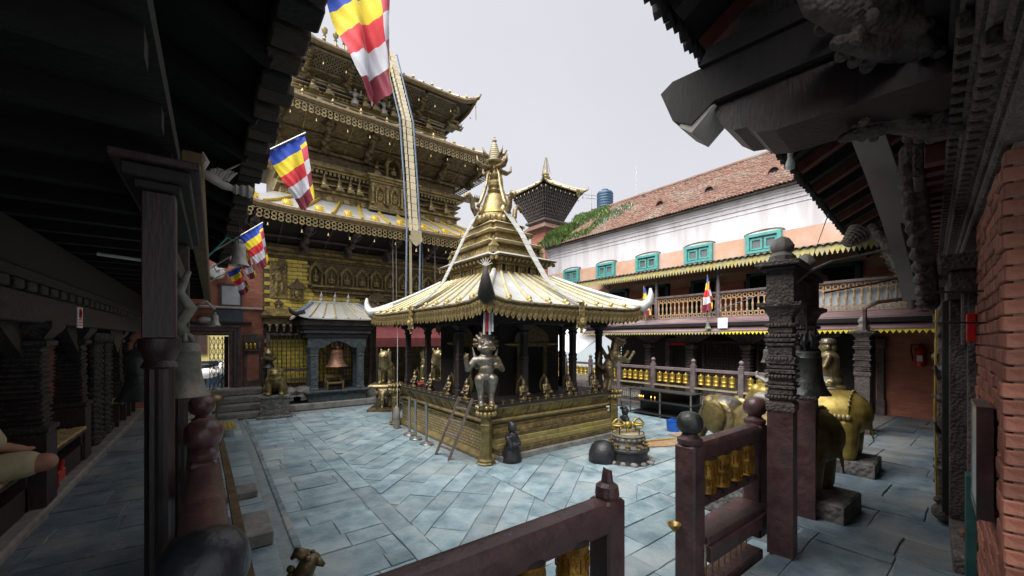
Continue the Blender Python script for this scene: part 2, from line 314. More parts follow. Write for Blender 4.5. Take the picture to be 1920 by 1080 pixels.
# ------------------------------------------------------------------ ground and paving
ZC = -0.25          # court level; the covered walkways are at 0
def clip(poly, conv):
    out = poly
    for i in range(len(conv)):
        a, b = conv[i], conv[(i + 1) % len(conv)]
        def side(p): return (b[0] - a[0]) * (p[1] - a[1]) - (b[1] - a[1]) * (p[0] - a[0])
        src, out = out, []
        for k in range(len(src)):
            p, q = src[k], src[(k + 1) % len(src)]; sp, sq_ = side(p), side(q)
            if sp >= 0: out.append(p)
            if (sp >= 0) != (sq_ >= 0):
                t = sp / (sp - sq_); out.append((p[0] + (q[0] - p[0]) * t, p[1] + (q[1] - p[1]) * t))
        if len(out) < 3: return []
    return out
def area(p): return abs(sum(p[i][0] * p[(i + 1) % len(p)][1] - p[(i + 1) % len(p)][0] * p[i][1] for i in range(len(p)))) / 2
def gen_slabs(region, ang, rows, lens, seed, org=(0, 0)):
    rnd = random.Random(seed); ca, sa = math.cos(R(ang)), math.sin(R(ang)); out = []
    loc = [((x - org[0]) * ca + (y - org[1]) * sa, -(x - org[0]) * sa + (y - org[1]) * ca) for x, y in region]
    x0, x1 = min(p[0] for p in loc), max(p[0] for p in loc); y0, y1 = min(p[1] for p in loc), max(p[1] for p in loc)
    y = y0
    while y < y1 - .05:
        h = rnd.uniform(*rows)
        if y1 - (y + h) < .15: h = y1 - y
        x = x0 - rnd.uniform(0, .5)
        while x < x1:
            l = rnd.uniform(*lens); j = [rnd.uniform(-.012, .012) for _ in range(4)]
            q = [(x, y), (x + l, y), (x + l + j[0], y + h), (x + j[1], y + h)]
            q = [(a * ca - b * sa + org[0], a * sa + b * ca + org[1]) for a, b in q]
            q = clip(q, region)
            if len(q) > 2 and area(q) > .012: out.append(q)
            x += l
        y += h
    return out
def slab_mb(m, q, z, gap, th, rnd):
    cx = sum(p[0] for p in q) / len(q); cy = sum(p[1] for p in q) / len(q)
    def ins(d):
        o = []
        for x, y in q:
            v = Vector((x - cx, y - cy)); L_ = v.length or 1; v *= max(.3, 1 - d * 1.35 / L_); o.append((cx + v.x, cy + v.y))
        return o
    q2 = []
    for i in range(len(q)):
        (xa, ya), (xb, yb) = q[i], q[(i + 1) % len(q)]; L_ = math.hypot(xb - xa, yb - ya); k = max(1, min(5, int(L_ / .12)))
        for j in range(k):
            t_ = j / k; jt = 0 if j == 0 else rnd.uniform(-.001, .007); nx, ny = -(yb - ya) / (L_ or 1), (xb - xa) / (L_ or 1); q2.append((lerp(xa, xb, t_) + nx * jt, lerp(ya, yb, t_) + ny * jt))
    q = q2
    dz = rnd.uniform(-.005, .007); tx, ty = rnd.uniform(-.006, .006), rnd.uniform(-.006, .006)
    top = lambda P, z_: [(x, y, z_ + dz + (x - cx) * tx + (y - cy) * ty) for x, y in P]
    m.loft([top(ins(gap), z - th), top(ins(gap), z - .004), top(ins(gap + .003), z)])
def lay(parent, polys, z, mat_, gap, th, limit, name, seed):
    rnd = random.Random(seed)
    polys.sort(key=lambda q: (sum(p[0] for p in q) / len(q)) ** 2 + (sum(p[1] for p in q) / len(q)) ** 2)
    rest = MB(); n = 0
    for k, q in enumerate(polys):
        if k < limit:
            m = MB(); slab_mb(m, q, z, gap, th, rnd); m.build(name, mat_, parent)
        else: slab_mb(rest, q, z, gap, th, rnd); n += 1
    if n: rest.build(name + '_field', mat_, parent, kind='stuff')
g = struct(MB().box(-300, 300, -300, 300, -.6, -.42).build('ground', 'mortar'))
court = struct(MB().box(.02, 9.6, 1.0, 12.6, -.42, ZC - .012).build('courtyard_paving', 'mortar'))
P_ = []
P_ += gen_slabs([(.66, 1.3), (1.36, 1.3), (1.36, 10.9), (.52, 10.9)], 0, (.18, .42), (.35, .9), 1)
P_ += gen_slabs([(1.36, 1.3), (1.58, 1.3), (1.58, 10.9), (1.36, 10.9)], 90, (.22, .23), (.4, .9), 2, (1.36, 1.3))
P_ += gen_slabs([(1.58, 2.75), (3.0, 2.75), (3.0, 8.6), (1.58, 8.6)], 42, (.22, .4), (.35, .8), 3)
P_ += gen_slabs([(3.0, 2.75), (4.3, 2.75), (4.3, 5.0), (3.0, 5.0)], 35, (.22, .4), (.35, .8), 4)
P_ += gen_slabs([(1.58, 1.3), (4.2, 1.3), (4.2, 2.75), (1.58, 2.75)], 1, (.2, .38), (.35, .75), 5)
P_ += gen_slabs([(4.3, 1.8), (8.9, 1.8), (8.9, 5.0), (4.3, 5.0)], 0, (.25, .45), (.4, .9), 6)
P_ += gen_slabs([(6.2, 5.0), (8.9, 5.0), (8.9, 10.9), (6.2, 10.9)], 90, (.35, .55), (.5, 1.0), 7)
P_ += gen_slabs([(1.58, 8.6), (6.2, 8.6), (6.2, 10.9), (1.58, 10.9)], 0, (.25, .4), (.4, .9), 8)
lay(court, P_, ZC, 'slate', .003, .04, 290, 'paving_slab', 11)
# raised edge of pale blocks and the open drain along the left walkway
drain = struct(MB().box(.44, .56, 1.3, 10.9, -.40, -.36).build('drain', 'drain_mud'))
led = struct(MB().box(.03, .44, 1.25, 10.9, -.5, -.235).build('edge_ledge', 'mortar'))
lay(led, gen_slabs([(.05, 1.3), (.44, 1.3), (.44, 10.8), (.05, 10.8)], 90, (.38, .4), (.5, 1.0), 12, (.05, 1.3)), -.19, 'slate', .004, .05, 60, 'edge_stone', 13)
for (x0, x1, y0, y1, z) in ((.1, .42, 4.0, 4.55, -.06), (.06, .4, 5.3, 5.6, -.1)):
    MB().box(x0, x1, y0, y1, -.19, z, .015).build('edge_stone', 'stone_grey', led)
for k in range(26):
    y = 1.4 + k * .37
    MB().box(.565, .625, y, y + .355, -.42, ZC + .012, .008).build('drain_kerb', 'slate_dark', drain)
# walkways
wl = struct(MB().box(-1.32, .03, -3, 12.0, -.5, -.012).build('walkway_left', 'mortar'))
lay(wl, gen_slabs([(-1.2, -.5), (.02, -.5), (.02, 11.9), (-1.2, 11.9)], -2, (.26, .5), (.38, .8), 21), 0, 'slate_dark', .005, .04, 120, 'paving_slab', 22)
kb = MB().box(-1.40, -1.2, -1, 11.9, -.3, .07, .02).build('kerb', 'kerb_stone'); struct(kb)
pl = struct(MB().box(-4.2, -1.40, -1, 11.9, -.3, .085).build('arcade_floor', 'kerb_stone'))
wn = struct(MB().box(.03, 4.0, -3, 1.22, -.5, -.012).build('walkway_near', 'mortar'))
wr = struct(MB().box(4.0, 11.6, -3, 1.76, -.5, -.0125).build('walkway_right', 'mortar'))
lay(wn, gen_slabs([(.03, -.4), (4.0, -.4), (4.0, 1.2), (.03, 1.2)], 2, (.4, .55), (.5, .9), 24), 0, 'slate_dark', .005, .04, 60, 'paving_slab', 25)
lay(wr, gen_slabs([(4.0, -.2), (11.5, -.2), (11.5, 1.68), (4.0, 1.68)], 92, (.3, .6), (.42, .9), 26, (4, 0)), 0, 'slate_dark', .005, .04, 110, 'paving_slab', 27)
wb = struct(MB().box(9.25, 14, 1.76, 14, -.5, -.004).build('walkway_far', 'kerb_stone'))
kerbs = struct(MB().box(4.0, 9.3, 1.66, 1.78, -.5, .004, .01).build('walkway_kerb', 'kerb_stone'))
# ------------------------------------------------------------------ roofs (shared by shrine, pavilion, temple, tower)
def roof_fn(e, t, lift=.12, p=1.15, lp=8):
    """e, t = (x0,x1,y0,y1,z) eave and top rectangles; returns S(side,u,v)"""
    def cor(r, k): return [(r[0], r[2]), (r[1], r[2]), (r[1], r[3]), (r[0], r[3])][k % 4]
    def S(s, u, v):
        a, b = cor(e, s), cor(e, s + 1); c, d = cor(t, s), cor(t, s + 1)
        ex, ey = lerp(a[0], b[0], u), lerp(a[1], b[1], u); tx, ty = lerp(c[0], d[0], u), lerp(c[1], d[1], u)
        return Vector((lerp(ex, tx, v), lerp(ey, ty, v), lerp(e[4], t[4], v ** p) + lift * abs(2 * u - 1) ** lp * (1 - v) ** 2))
    return S
def sheet(m, S, s, u0, u1, nu=3, nv=5, th=.03, v0=0, v1=1):
    T, B = [], []
    for j in range(nv + 1):
        for i in range(nu + 1):
            p = S(s, lerp(u0, u1, i / nu), lerp(v0, v1, j / nv)); T.append(p); B.append(p - Vector((0, 0, th)))
    W = nu + 1; n = len(T); fs = []
    for j in range(nv):
        for i in range(nu):
            a = j * W + i; fs += [(a, a + 1, a + W + 1, a + W), (n + a, n + a + W, n + a + W + 1, n + a + 1)]
    for i in range(nu):
        fs += [(i, n + i, n + i + 1, i + 1)]; a = nv * W + i; fs += [(a, a + 1, n + a + 1, n + a)]
    for j in range(nv):
        a = j * W; fs += [(a, a + W, n + a + W, n + a)]; a += nu; fs += [(a, n + a, n + a + W, a + W)]
    m.add(T + B, fs)
def leaf_mesh(name, w_, h_, m_):
    prof = [(-w_ / 2, 0), (-w_ / 2, -h_ * .62), (-w_ * .33, -h_ * .85), (0, -h_), (w_ * .33, -h_ * .85), (w_ / 2, -h_ * .62), (w_ / 2, 0)]
    b = MB().prism(prof, (0, 0, 0), (1, 0, 0), (0, 0, 1), (0, 1, 0), .012)
    b.prism([(-w_ * .28, -h_ * .12), (-w_ * .28, -h_ * .6), (0, -h_ * .8), (w_ * .28, -h_ * .6), (w_ * .28, -h_ * .12)], (0, -.008, 0), (1, 0, 0), (0, 0, 1), (0, 1, 0), .009)
    return b.mesh(name, m_)
def side_rot(s): return s * PI / 2     # outward normal of side 0 is -Y
# ------------------------------------------------------------------ central shrine
SX0, SX1, SY0, SY1 = 3.35, 6.12, 5.08, 8.5
CX, CY = 4.73, 6.9
shr = thing('court_shrine', 'small gilded shrine with sheet metal roof and bell spire in the paved court', 'shrine', (CX, CY, ZC))
def band(z0, z1, o0, o1, name, m_, par=shr, c=None):
    r = c or (SX0, SX1, SY0, SY1)
    MB().rects([(r[0] - o0, r[1] + o0, r[2] - o0, r[3] + o0, z0), (r[0] - o1, r[1] + o1, r[2] - o1, r[3] + o1, z1)]).build(name, m_, par)
pln = MB().box(SX0, SX1, SY0, SY1, -.3, .50).build('plinth', 'carved_brick_y', shr)
for z0, z1, o0, o1, m_ in ((ZC, -.21, .10, .10, 'gold'), (-.21, -.16, .085, .05, 'gold'), (.20, .225, .02, .02, 'gold'), (.225, .26, .03, .045, 'gold_relief'), (.30, .335, .05, .07, 'gold'), (.335, .36, .075, .055, 'gold'),
                           (.36, .525, .02, .115, 'gold_relief'), (.525, .55, .125, .135, 'gold'), (.55, .59, .145, .145, 'wood_black')):
    band(z0, z1, o0, o1, 'moulding', m_, pln)
MB().box(SX0 + .1, SX1 - .1, SY0 + .1, SY1 - .1, .5, .575).build('ledge_floor', 'wood_black', shr)
# dividing ribs on the flared band
for s, L0, L1, n in ((0, SX0, SX1, 10), (3, SY0, SY1, 12)):
    for k in range(n):
        q = lerp(L0 + .1, L1 - .1, (k + .5) / n); b = MB(); wv = .03 if k % 3 == 1 else .008
        if s == 0: b.add([(q - wv, SY0 - .03, .362), (q + wv, SY0 - .03, .362), (q + wv, SY0 - .122, .523), (q - wv, SY0 - .122, .523), (q - wv, SY0, .362), (q + wv, SY0, .362), (q + wv, SY0 - .08, .523), (q - wv, SY0 - .08, .523)], [(0, 1, 2, 3), (4, 7, 6, 5), (0, 3, 7, 4), (1, 5, 6, 2), (0, 4, 5, 1), (3, 2, 6, 7)])
        else: b.add([(SX0 - .03, q - wv, .362), (SX0 - .03, q + wv, .362), (SX0 - .122, q + wv, .523), (SX0 - .122, q - wv, .523), (SX0, q - wv, .362), (SX0, q + wv, .362), (SX0 - .08, q + wv, .523), (SX0 - .08, q - wv, .523)], [(0, 3, 2, 1), (4, 5, 6, 7), (0, 4, 7, 3), (1, 2, 6, 5), (0, 1, 5, 4), (3, 7, 6, 2)])
        b.build('band_rib', 'gold_bright' if wv > .02 else 'gold_dark', pln)
# stepped courses in front of the right-hand face
rs = random.Random(4)
for k, (z0, z1, y, m_) in enumerate(((-.25, -.165, 4.80, 'stone_grey'), (-.165, -.085, 4.87, 'gold_dark'), (-.085, -.01, 4.92, 'gold_step'), (-.01, .06, 4.96, 'gold_step'), (.06, .125, 4.995, 'gold_dark'), (.125, .20, 5.03, 'gold_relief'))):
    x = SX0 + .08
    while x < SX1 + .02:
        l = rs.uniform(.55, 1.1); x2 = min(x + l, SX1 + .04)
        MB().box(x + .002, x2 - .002, y + rs.uniform(-.004, .004), SY0, z0, z1 - .002, .005).build('step_stone', m_, pln); x = x2
# dark columns, beams and cella
cols = [(SX0 + .1, SY0 + .1), (4.15, SY0 + .1), (5.3, SY0 + .1), (SX1 - .1, SY0 + .1), (SX0 + .1, 6.1), (SX0 + .1, 7.4), (SX0 + .1, SY1 - .1), (SX1 - .1, SY1 - .1), (SX1 - .1, 6.2), (SX1 - .1, 7.4)]
cprof = [(.07, 0), (.07, .12), (.055, .14), (.06, .2), (.05, .24), (.05, .62), (.062, .65), (.05, .68), (.058, .73), (.045, .77), (.047, 1.1), (.065, 1.14), (.05, 1.17), (.075, 1.22), (.12, 1.25), (.12, 1.30)]
cme = MB().sq(cprof).mesh('column', 'wood_black')
for x, y in cols: put(cme, 'column', shr, (x, y, .575))
MB().rects([(SX0 - .02, SX1 + .02, SY0 - .02, SY1 + .02, 1.86), (SX0 - .02, SX1 + .02, SY0 - .02, SY1 + .02, 2.02)]).build('beam_frame', 'wood_black', shr)
ce = MB().box(4.02, 5.45, 5.72, 7.95, .57, 1.9).build('cella', 'cella_lattice', shr)
MB().box(4.0, 4.018, 5.75, 7.92, .6, 1.88).build('lattice_screen', 'cella_lattice_y', ce)
for (o, ex, n_) in (((4.73, 5.70, 0), (1, 0, 0), (0, -1, 0)), ((3.98, 6.85, 0), (0, -1, 0), (-1, 0, 0))):
    fr = MB()
    for a0, a1, z0, z1 in ((-.36, -.27, .6, 1.45), (.27, .36, .6, 1.45), (-.44, .44, 1.45, 1.53)):
        fr.prism([(a0, z0), (a1, z0), (a1, z1), (a0, z1)], o, ex, (0, 0, 1), n_, .05)
    fr.build('door_frame', 'gold_dark', ce)
    t = MB(); pts = [(.42 * math.cos(PI * i / 10), 1.54 + .30 * math.sin(PI * i / 10) * (1 + .25 * (i == 5))) for i in range(11)]
    t.prism(pts, o, ex, (0, 0, 1), n_, .04); t.build('torana', 'gold_dark', ce)
    d = MB().prism([(-.27, .6), (.27, .6), (.27, 1.45), (-.27, 1.45)], o, ex, (0, 0, 1), n_, .012); d.build('door_panel', 'dark_void', ce)
    for sg in (-1, 1):
        b = MB(); oo = Vector(o) + Vector(ex) * sg * .5 + Vector(n_) * .05
        b.tube([oo + Vector((0, 0, 1.5)) + Vector(ex) * sg * x for x in (-.14, 0, .14)], [.012, .03, .008], 8); b.build('gilt_bracket', 'gold_bright', ce)
# lower roof
eave = (2.95, 6.5, 4.5, 9.4, 2.13); rtop = (4.02, 5.44, 5.88, 7.92, 2.80)
S1 = roof_fn(eave, rtop, .10, 1.1)
rf = MB(); rf.rects([(3.0, 6.45, 4.55, 9.35, 2.10), (3.4, 6.05, 5.1, 8.8, 2.02)])
rf = rf.build('roof', 'soffit', shr)
nr = {0: 9, 1: 11, 2: 9, 3: 12}
for s in range(4):
    n = nr[s]
    for k in range(n):
        m = MB(); sheet(m, S1, s, k / n, (k + 1) / n, 4, 6, .03); m.build('roof_sheet', 'gold_sheet', rf, smooth=True)
    for k in range(1, n):
        m = MB(); pts = [S1(s, k / n, v / 7) + Vector((0, 0, .018)) for v in range(8)]
        m.tube(pts, .026, 8); m.build('roof_rib', 'rib_yellow', rf, smooth=True)
        p = S1(s, k / n, .07); MB().ell((p.x, p.y, p.z + .03), (.045, .045, .05), 8, 6).build('rib_end', 'brass_dark', rf, smooth=2)
    lf = leaf_mesh('fringe_leaf', .098, .23, 'gold_relief') if s == 0 else lf
    L_ = (eave[1] - eave[0]) if s % 2 == 0 else (eave[3] - eave[2]); nl = int(L_ / .1)
    for k in range(nl):
        p = S1(s, (k + .5) / nl, 0); put(lf, 'fringe_leaf', rf, (p.x, p.y, p.z - .035), (R(random.uniform(-4, 4)), 0, side_rot(s) + R(random.uniform(-4, 4))), (1, 1, random.uniform(.93, 1.05)))
    m = MB(); m.tube([S1(s, u / 12, 0) + Vector((0, 0, -.015)) for u in range(13)], .028, 6); m.build('eave_lip', 'gold_dark', rf, smooth=True)
# ridge horns at the eave corners
for k, (x, y) in enumerate(((eave[0], eave[2]), (eave[1], eave[2]), (eave[1], eave[3]), (eave[0], eave[3]))):
    d = Vector((x - CX, y - CY, 0)).normalized(); b = S1(k, 0, 0); pts = []; m = MB()
    path = [(-.62, .12, .055), (-.3, .0, .10), (0, -.03, .12), (.10, .07, .09), (.13, .2, .055), (.12, .32, .022)]
    m.tube([b + d * a + Vector((0, 0, z)) for a, z, r in path], [r for a, z, r in path], 10)
    m.build('corner_horn', 'wood_black' if k == 0 else 'gold_sheet', rf, smooth=2)
    if k == 0:
        f = MB(); t = b + d * .12 + Vector((0, 0, .33))
        for q in range(7):
            an = PI * (q - 3) / 7; f.tube([t, t + Vector((RT[0] * math.sin(an) * .09, RT[1] * math.sin(an) * .09, .10 * math.cos(an) + .02))], [.012, .004], 6)
        f.build('horn_flower', 'bell_pale', rf)
for v in range(4):
    m = MB(); pts = [S1(v, 0, q / 8) + Vector((0, 0, .03)) for q in range(9)]; m.tube(pts, .045, 8); m.build('hip_ridge', 'gold_sheet', rf, smooth=True)
# upper storey, stepped cornices, bell and pinnacle
def tier(par, name, a, b, z0, z1, m_, a2=None, b2=None):
    a2 = a if a2 is None else a2; b2 = b if b2 is None else b2
    # re-entrant (redented) plan
    def ring(a, b, z):
        q = .16; pts = [(-a, -b + q * b), (-a + q * a * .0 - .0, -b + q * b), (-a + q * a, -b + q * b), (-a + q * a, -b), (a - q * a, -b), (a - q * a, -b + q * b), (a, -b + q * b), (a, b - q * b), (a - q * a, b - q * b), (a - q * a, b), (-a + q * a, b), (-a + q * a, b - q * b), (-a, b - q * b)]
        return [(CX + x, CY + y, z) for x, y in pts]
    return MB().loft([ring(a, b, z0), ring(a2, b2, z1)]).build(name, m_, par)
us = tier(shr, 'upper_storey', .62, .92, 2.74, 3.05, 'gold_relief')
for z0, z1, a, b, m_ in ((2.74, 2.80, .72, 1.02, 'gold_pale'), (2.80, 2.85, .68, .98, 'gold'), (2.98, 3.02, .66, .97, 'gold'), (3.02, 3.06, .71, 1.03, 'gold_dark'), (3.06, 3.10, .75, 1.08, 'gold')):
    tier(us, 'moulding', a, b, z0, z1, m_)
tier(us, 'cornice_roof', .83, 1.18, 3.12, 3.24, 'gold_sheet', .60, .84)
tier(us, 'cornice_edge', .82, 1.17, 3.10, 3.12, 'gold_dark')
tier(us, 'body', .60, .84, 3.24, 3.40, 'gold_relief', .56, .78); tier(us, 'cornice', .64, .90, 3.40, 3.44, 'gold', .66, .93)
tier(us, 'cornice_roof', .66, .93, 3.44, 3.54, 'gold_pale', .48, .66)
tier(us, 'body', .47, .65, 3.54, 3.66, 'gold_relief'); tier(us, 'cornice', .52, .72, 3.66, 3.70, 'gold', .54, .75); tier(us, 'cornice_roof', .54, .75, 3.70, 3.79, 'gold_pale', .40, .54)
tier(us, 'body', .40, .54, 3.79, 3.88, 'gold'); tier(us, 'cornice_roof', .44, .60, 3.88, 3.96, 'gold_pale', .33, .42)
dme = MB().box(-.022, .022, -.03, .03, -.03, .03, .006).mesh('dentil', 'gold')
for (a, b, z, n) in ((.74, 1.07, 3.075, 15),):
    for k in range(n):
        u = (k + .5) / n
        put(dme, 'dentil', us, (CX + lerp(-a, a, u), CY - b - .005, z - .02)); put(dme, 'dentil', us, (CX - a - .005, CY + lerp(-b, b, u), z - .02), PI / 2)
for s in (0, 3):
    for k in range(4):
        u = (k + .5) / 4; x, y = (CX + lerp(-.6, .6, u), CY - .945) if s == 0 else (CX - .645, CY + lerp(-.85, .85, u))
        n = MB(); n.box(-.06, -.04, -.02, .03, 2.83, 3.0); n.box(.04, .06, -.02, .03, 2.83, 3.0); n.prism([(-.07, 2.98), (.07, 2.98), (.05, 3.03), (0, 3.06), (-.05, 3.03)], (0, -.02, 0), (1, 0, 0), (0, 0, 1), (0, 1, 0), .05)
        n.build('niche_frame', 'gold', us, loc=(x, y, 0), rot=side_rot(s)); MB().box(-.04, .04, 0, .03, 2.84, 2.99).build('niche', 'dark_void', us, loc=(x, y, 0), rot=side_rot(s))
for sx in (-1, 1):
    for sy in (-1, 1):
        MB().sq([(.07, 0), (.07, .03), (.05, .04), (.05, .12), (.075, .13), (.06, .17), (.02, .24), (.012, .30), (.0, .33)], (CX + sx * .57, CY + sy * .80, 3.2)).build('corner_turret', 'gold', us)
sp = MB().lathe([(.40, 3.95), (.45, 4.0), (.44, 4.06), (.36, 4.11), (.33, 4.16), (.30, 4.18), (.285, 4.26), (.25, 4.38), (.215, 4.5), (.19, 4.58), (.15, 4.62), (.06, 4.63)], 28, (CX, CY, 0)).build('bell_dome', 'gold', shr, smooth=True)
for k in range(26):
    a = 2 * PI * k / 26; MB().ell((CX + .43 * math.cos(a), CY + .43 * math.sin(a), 4.03), (.055, .055, .075), 8, 6).build('lotus_petal', 'gold', sp, smooth=2)
MB().lathe([(.30, 4.17), (.32, 4.19), (.31, 4.23), (.285, 4.24)], 24, (CX, CY, 0)).build('dome_ring', 'gold_bright', sp, smooth=True)
for sg, dx, dy in ((1, -1, 0), (1, 0, -1), (1, 1, 0), (1, 0, 1)):
    MB().ell((CX + dx * .33, CY + dy * .33, 4.22), (.075, .075, .12), 10, 8).build('dome_plaque', 'bronze_light', sp, smooth=2)
fi = MB().lathe([(.06, 4.62), (.13, 4.66), (.15, 4.70), (.09, 4.72), (.08, 4.76), (.13, 4.80), (.14, 4.86), (.10, 4.92), (.05, 4.95), (.10, 5.0), (.11, 5.04), (.05, 5.07), (.045, 5.14), (.085, 5.17), (.07, 5.22), (.10, 5.27), (.15, 5.29), (.16, 5.31)], 20, (CX, CY, 0)).build('pinnacle', 'gold', shr, smooth=True)
pr = []
for k in range(8):
    r = lerp(.165, .06, k / 7); z = 5.31 + k * .05; pr += [(r * .93, z), (r, z + .012), (r, z + .03), (r * .86, z + .046)]
MB().lathe(pr + [(.02, 5.72), (.045, 5.745), (.05, 5.77), (.015, 5.79), (.012, 5.83), (.022, 5.84), (.001, 5.87)], 20, (CX, CY, 0)).build('spire_rings', 'gold_pale', fi, smooth=True)
for k in range(4):
    d = Vector((math.cos(k * PI / 2), math.sin(k * PI / 2), 0)); o = Vector((CX, CY, 0))
    m = MB(); m.tube([o + d * a + Vector((0, 0, z)) for a, z in ((.05, 5.2), (.18, 5.16), (.32, 5.15), (.42, 5.22), (.44, 5.34))], [.05, .075, .07, .045, .01], 8, .6); m.build('serpent_head', 'bronze', fi, smooth=2)
    m = MB(); m.tube([o + d * a + Vector((0, 0, z)) for a, z in ((.10, 5.2), (.17, 5.0), (.20, 4.8), (.27, 4.6), (.34, 4.42), (.42, 4.3))], [.03, .035, .03, .04, .035, .03], 8); m.build('serpent_body', 'bronze_light', fi, smooth=2)
    m = MB(); m.tube([o + d * a + Vector((0, 0, z)) for a, z in ((.45, 4.12), (.53, 4.25), (.55, 4.42), (.62, 4.50), (.70, 4.46), (.71, 4.38))], [.05, .055, .05, .05, .045, .02], 8); m.build('hook_ornament', 'bronze', fi, smooth=2)
    m = MB(); m.tube([o + d * .02 + Vector((0, 0, 5.3)), o + d * .24 + Vector((0, 0, 5.42)), o + d * .30 + Vector((0, 0, 5.56))], [.03, .04, .005], 6); m.build('tongue', 'bronze', fi, smooth=2)
# jointed metal ribbons from the pinnacle over the roof, with a hanging end plate
plm = MB().box(-.065, .065, -.5, .5, -.008, .008).mesh('ribbon_plate', 'gold_sheet')
for k, (dx, dy, L_) in enumerate(((-1, 0, CX - 2.95), (0, -1, CY - 4.5), (1, 0, 6.5 - CX), (0, 1, 9.4 - CY))):
    rb = put(None, 'roof_ribbon', shr, (CX, CY, 4.2)); d = Vector((dx, dy, 0)); o = Vector((CX, CY, 0))
    L0 = L_; path = [(.42, 4.18), (.30 * L0 + .2, 3.62), (.48 * L0 + .12, 3.12), (.68 * L0, 2.66), (.86 * L0, 2.36), (L0 + .02, 2.19)]
    P = [o + d * a + Vector((0, 0, z)) for a, z in path]; Q = []
    for i in range(5):
        for j in range(4): Q.append(P[i].lerp(P[i + 1], j / 4))
    Q.append(P[-1])
    for i in range(len(Q) - 1):
        a, b = Q[i], Q[i + 1]; L_ = (b - a).length; e = (b - a).normalized()
        put(plm, 'ribbon_plate', rb, (a + b) / 2, e.to_track_quat('Y', 'Z').to_euler(), (1, L_ * .95, 1))
    e = P[-1] + d * .05; pl_ = MB(); prof = [(-.055, 0), (-.055, -.22), (-.10, -.27), (-.105, -.34), (-.05, -.40), (0, -.47), (.05, -.40), (.105, -.34), (.10, -.27), (.055, -.22), (.055, 0)]
    ex = Vector((-d.y, d.x, 0)); pl_.prism(prof, e, ex, (0, 0, 1), d, .02); pl_.ell(e + d * .03 + Vector((0, 0, -.31)), (.05, .05, .06)); pl_.build('end_plate', 'gold_relief', rb)
    for q in (-1, 0, 1):
        MB().lathe([(.004, .08), (.012, .06), (.024, .01), (.028, 0)], 8, e + ex * q * .09 + Vector((0, 0, -.50 if q == 0 else -.42))).build('ribbon_bell', 'bronze', rb)
# ------------------------------------------------------------------ cast figures (local: front faces -Y, feet at z=0)
def mirror(L): return L + [tuple([q[0]] + [(-p[0], p[1], p[2]) if isinstance(p, tuple) and i < (3 if q[0] == 'c' else 2) and len(p) == 3 and i > 0 else p for i, p in enumerate(q)][1:]) for q in L]
beast = rings_join(mirror([('c', (.075, -.05, .03), (.08, .0, .2), .042, .05), ('e', (.075, -.09, .03), (.048, .085, .033)), ('c', (.08, .0, .2), (.095, -.045, .40), .052, .085), ('e', (.11, .03, 1.0), (.03, .025, .05)), ('e', (.055, -.18, .86), (.032, .04, .026)), ('e', (.062, -.11, .945), (.034, .03, .03)), ('c', (.12, .1, .58), (.19, .15, .86), .05, .012), ('e', (.09, -.07, .86), (.05, .05, .045))]) +
    [('c', (.16, .0, .69), (.24, .02, .54), .055, .046), ('c', (.24, .02, .54), (.15, -.15, .60), .042, .036), ('e', (.13, -.17, .62), (.04, .035, .045)), ('c', (-.16, .0, .69), (-.27, -.02, .55), .055, .046), ('c', (-.27, -.02, .55), (-.30, -.13, .68), .042, .036), ('e', (-.30, -.15, .73), (.04, .03, .055)), ('c', (-.31, -.16, .74), (-.31, -.17, .80), .014, .010), ('c', (-.28, -.16, .74), (-.27, -.17, .79), .014, .010),
     ('e', (0, .01, .45), (.135, .12, .09)), ('e', (0, -.01, .55), (.115, .105, .11)), ('e', (0, -.01, .68), (.165, .115, .095)), ('c', (0, 0, .72), (0, -.01, .86), .085, .085), ('e', (0, -.02, .91), (.125, .125, .12)), ('e', (0, -.14, .865), (.075, .095, .05)), ('e', (0, -.125, .815), (.06, .075, .022)), ('e', (0, .04, .97), (.13, .10, .085)), ('c', (0, .12, .42), (.07, .22, .2), .05, .03), ('c', (.07, .22, .2), (.10, .2, .05), .035, .03)], .0125, 'silver_bronze', 'beast_body', 2)
griffin = rings_join(mirror([('c', (.08, .16, .03), (.08, .10, .25), .045, .05), ('e', (.08, .11, .03), (.045, .08, .03)), ('c', (.08, .10, .25), (.07, .14, .42), .06, .09), ('c', (.09, -.06, .64), (.1, -.26, .56), .055, .04), ('c', (.1, -.26, .56), (.1, -.36, .70), .036, .03), ('e', (.1, -.38, .73), (.035, .04, .04)), ('c', (.05, -.04, .98), (.08, .06, 1.08), .03, .008), ('c', (.1, .08, .6), (.14, .2, .86), .05, .02)]) +
    [('c', (0, .13, .44), (0, -.02, .68), .11, .12), ('c', (0, -.02, .70), (0, -.03, .9), .10, .075), ('e', (0, -.06, .95), (.075, .1, .08)), ('c', (0, -.12, .95), (0, -.24, .93), .055, .04), ('c', (0, -.11, .90), (0, -.2, .86), .035, .025), ('c', (0, -.22, .95), (0, -.26, 1.02), .025, .01), ('c', (0, .18, .4), (0, .34, .5), .04, .03), ('c', (0, .34, .5), (0, .30, .74), .03, .02)], .013, 'bronze', 'griffin_body', 2)
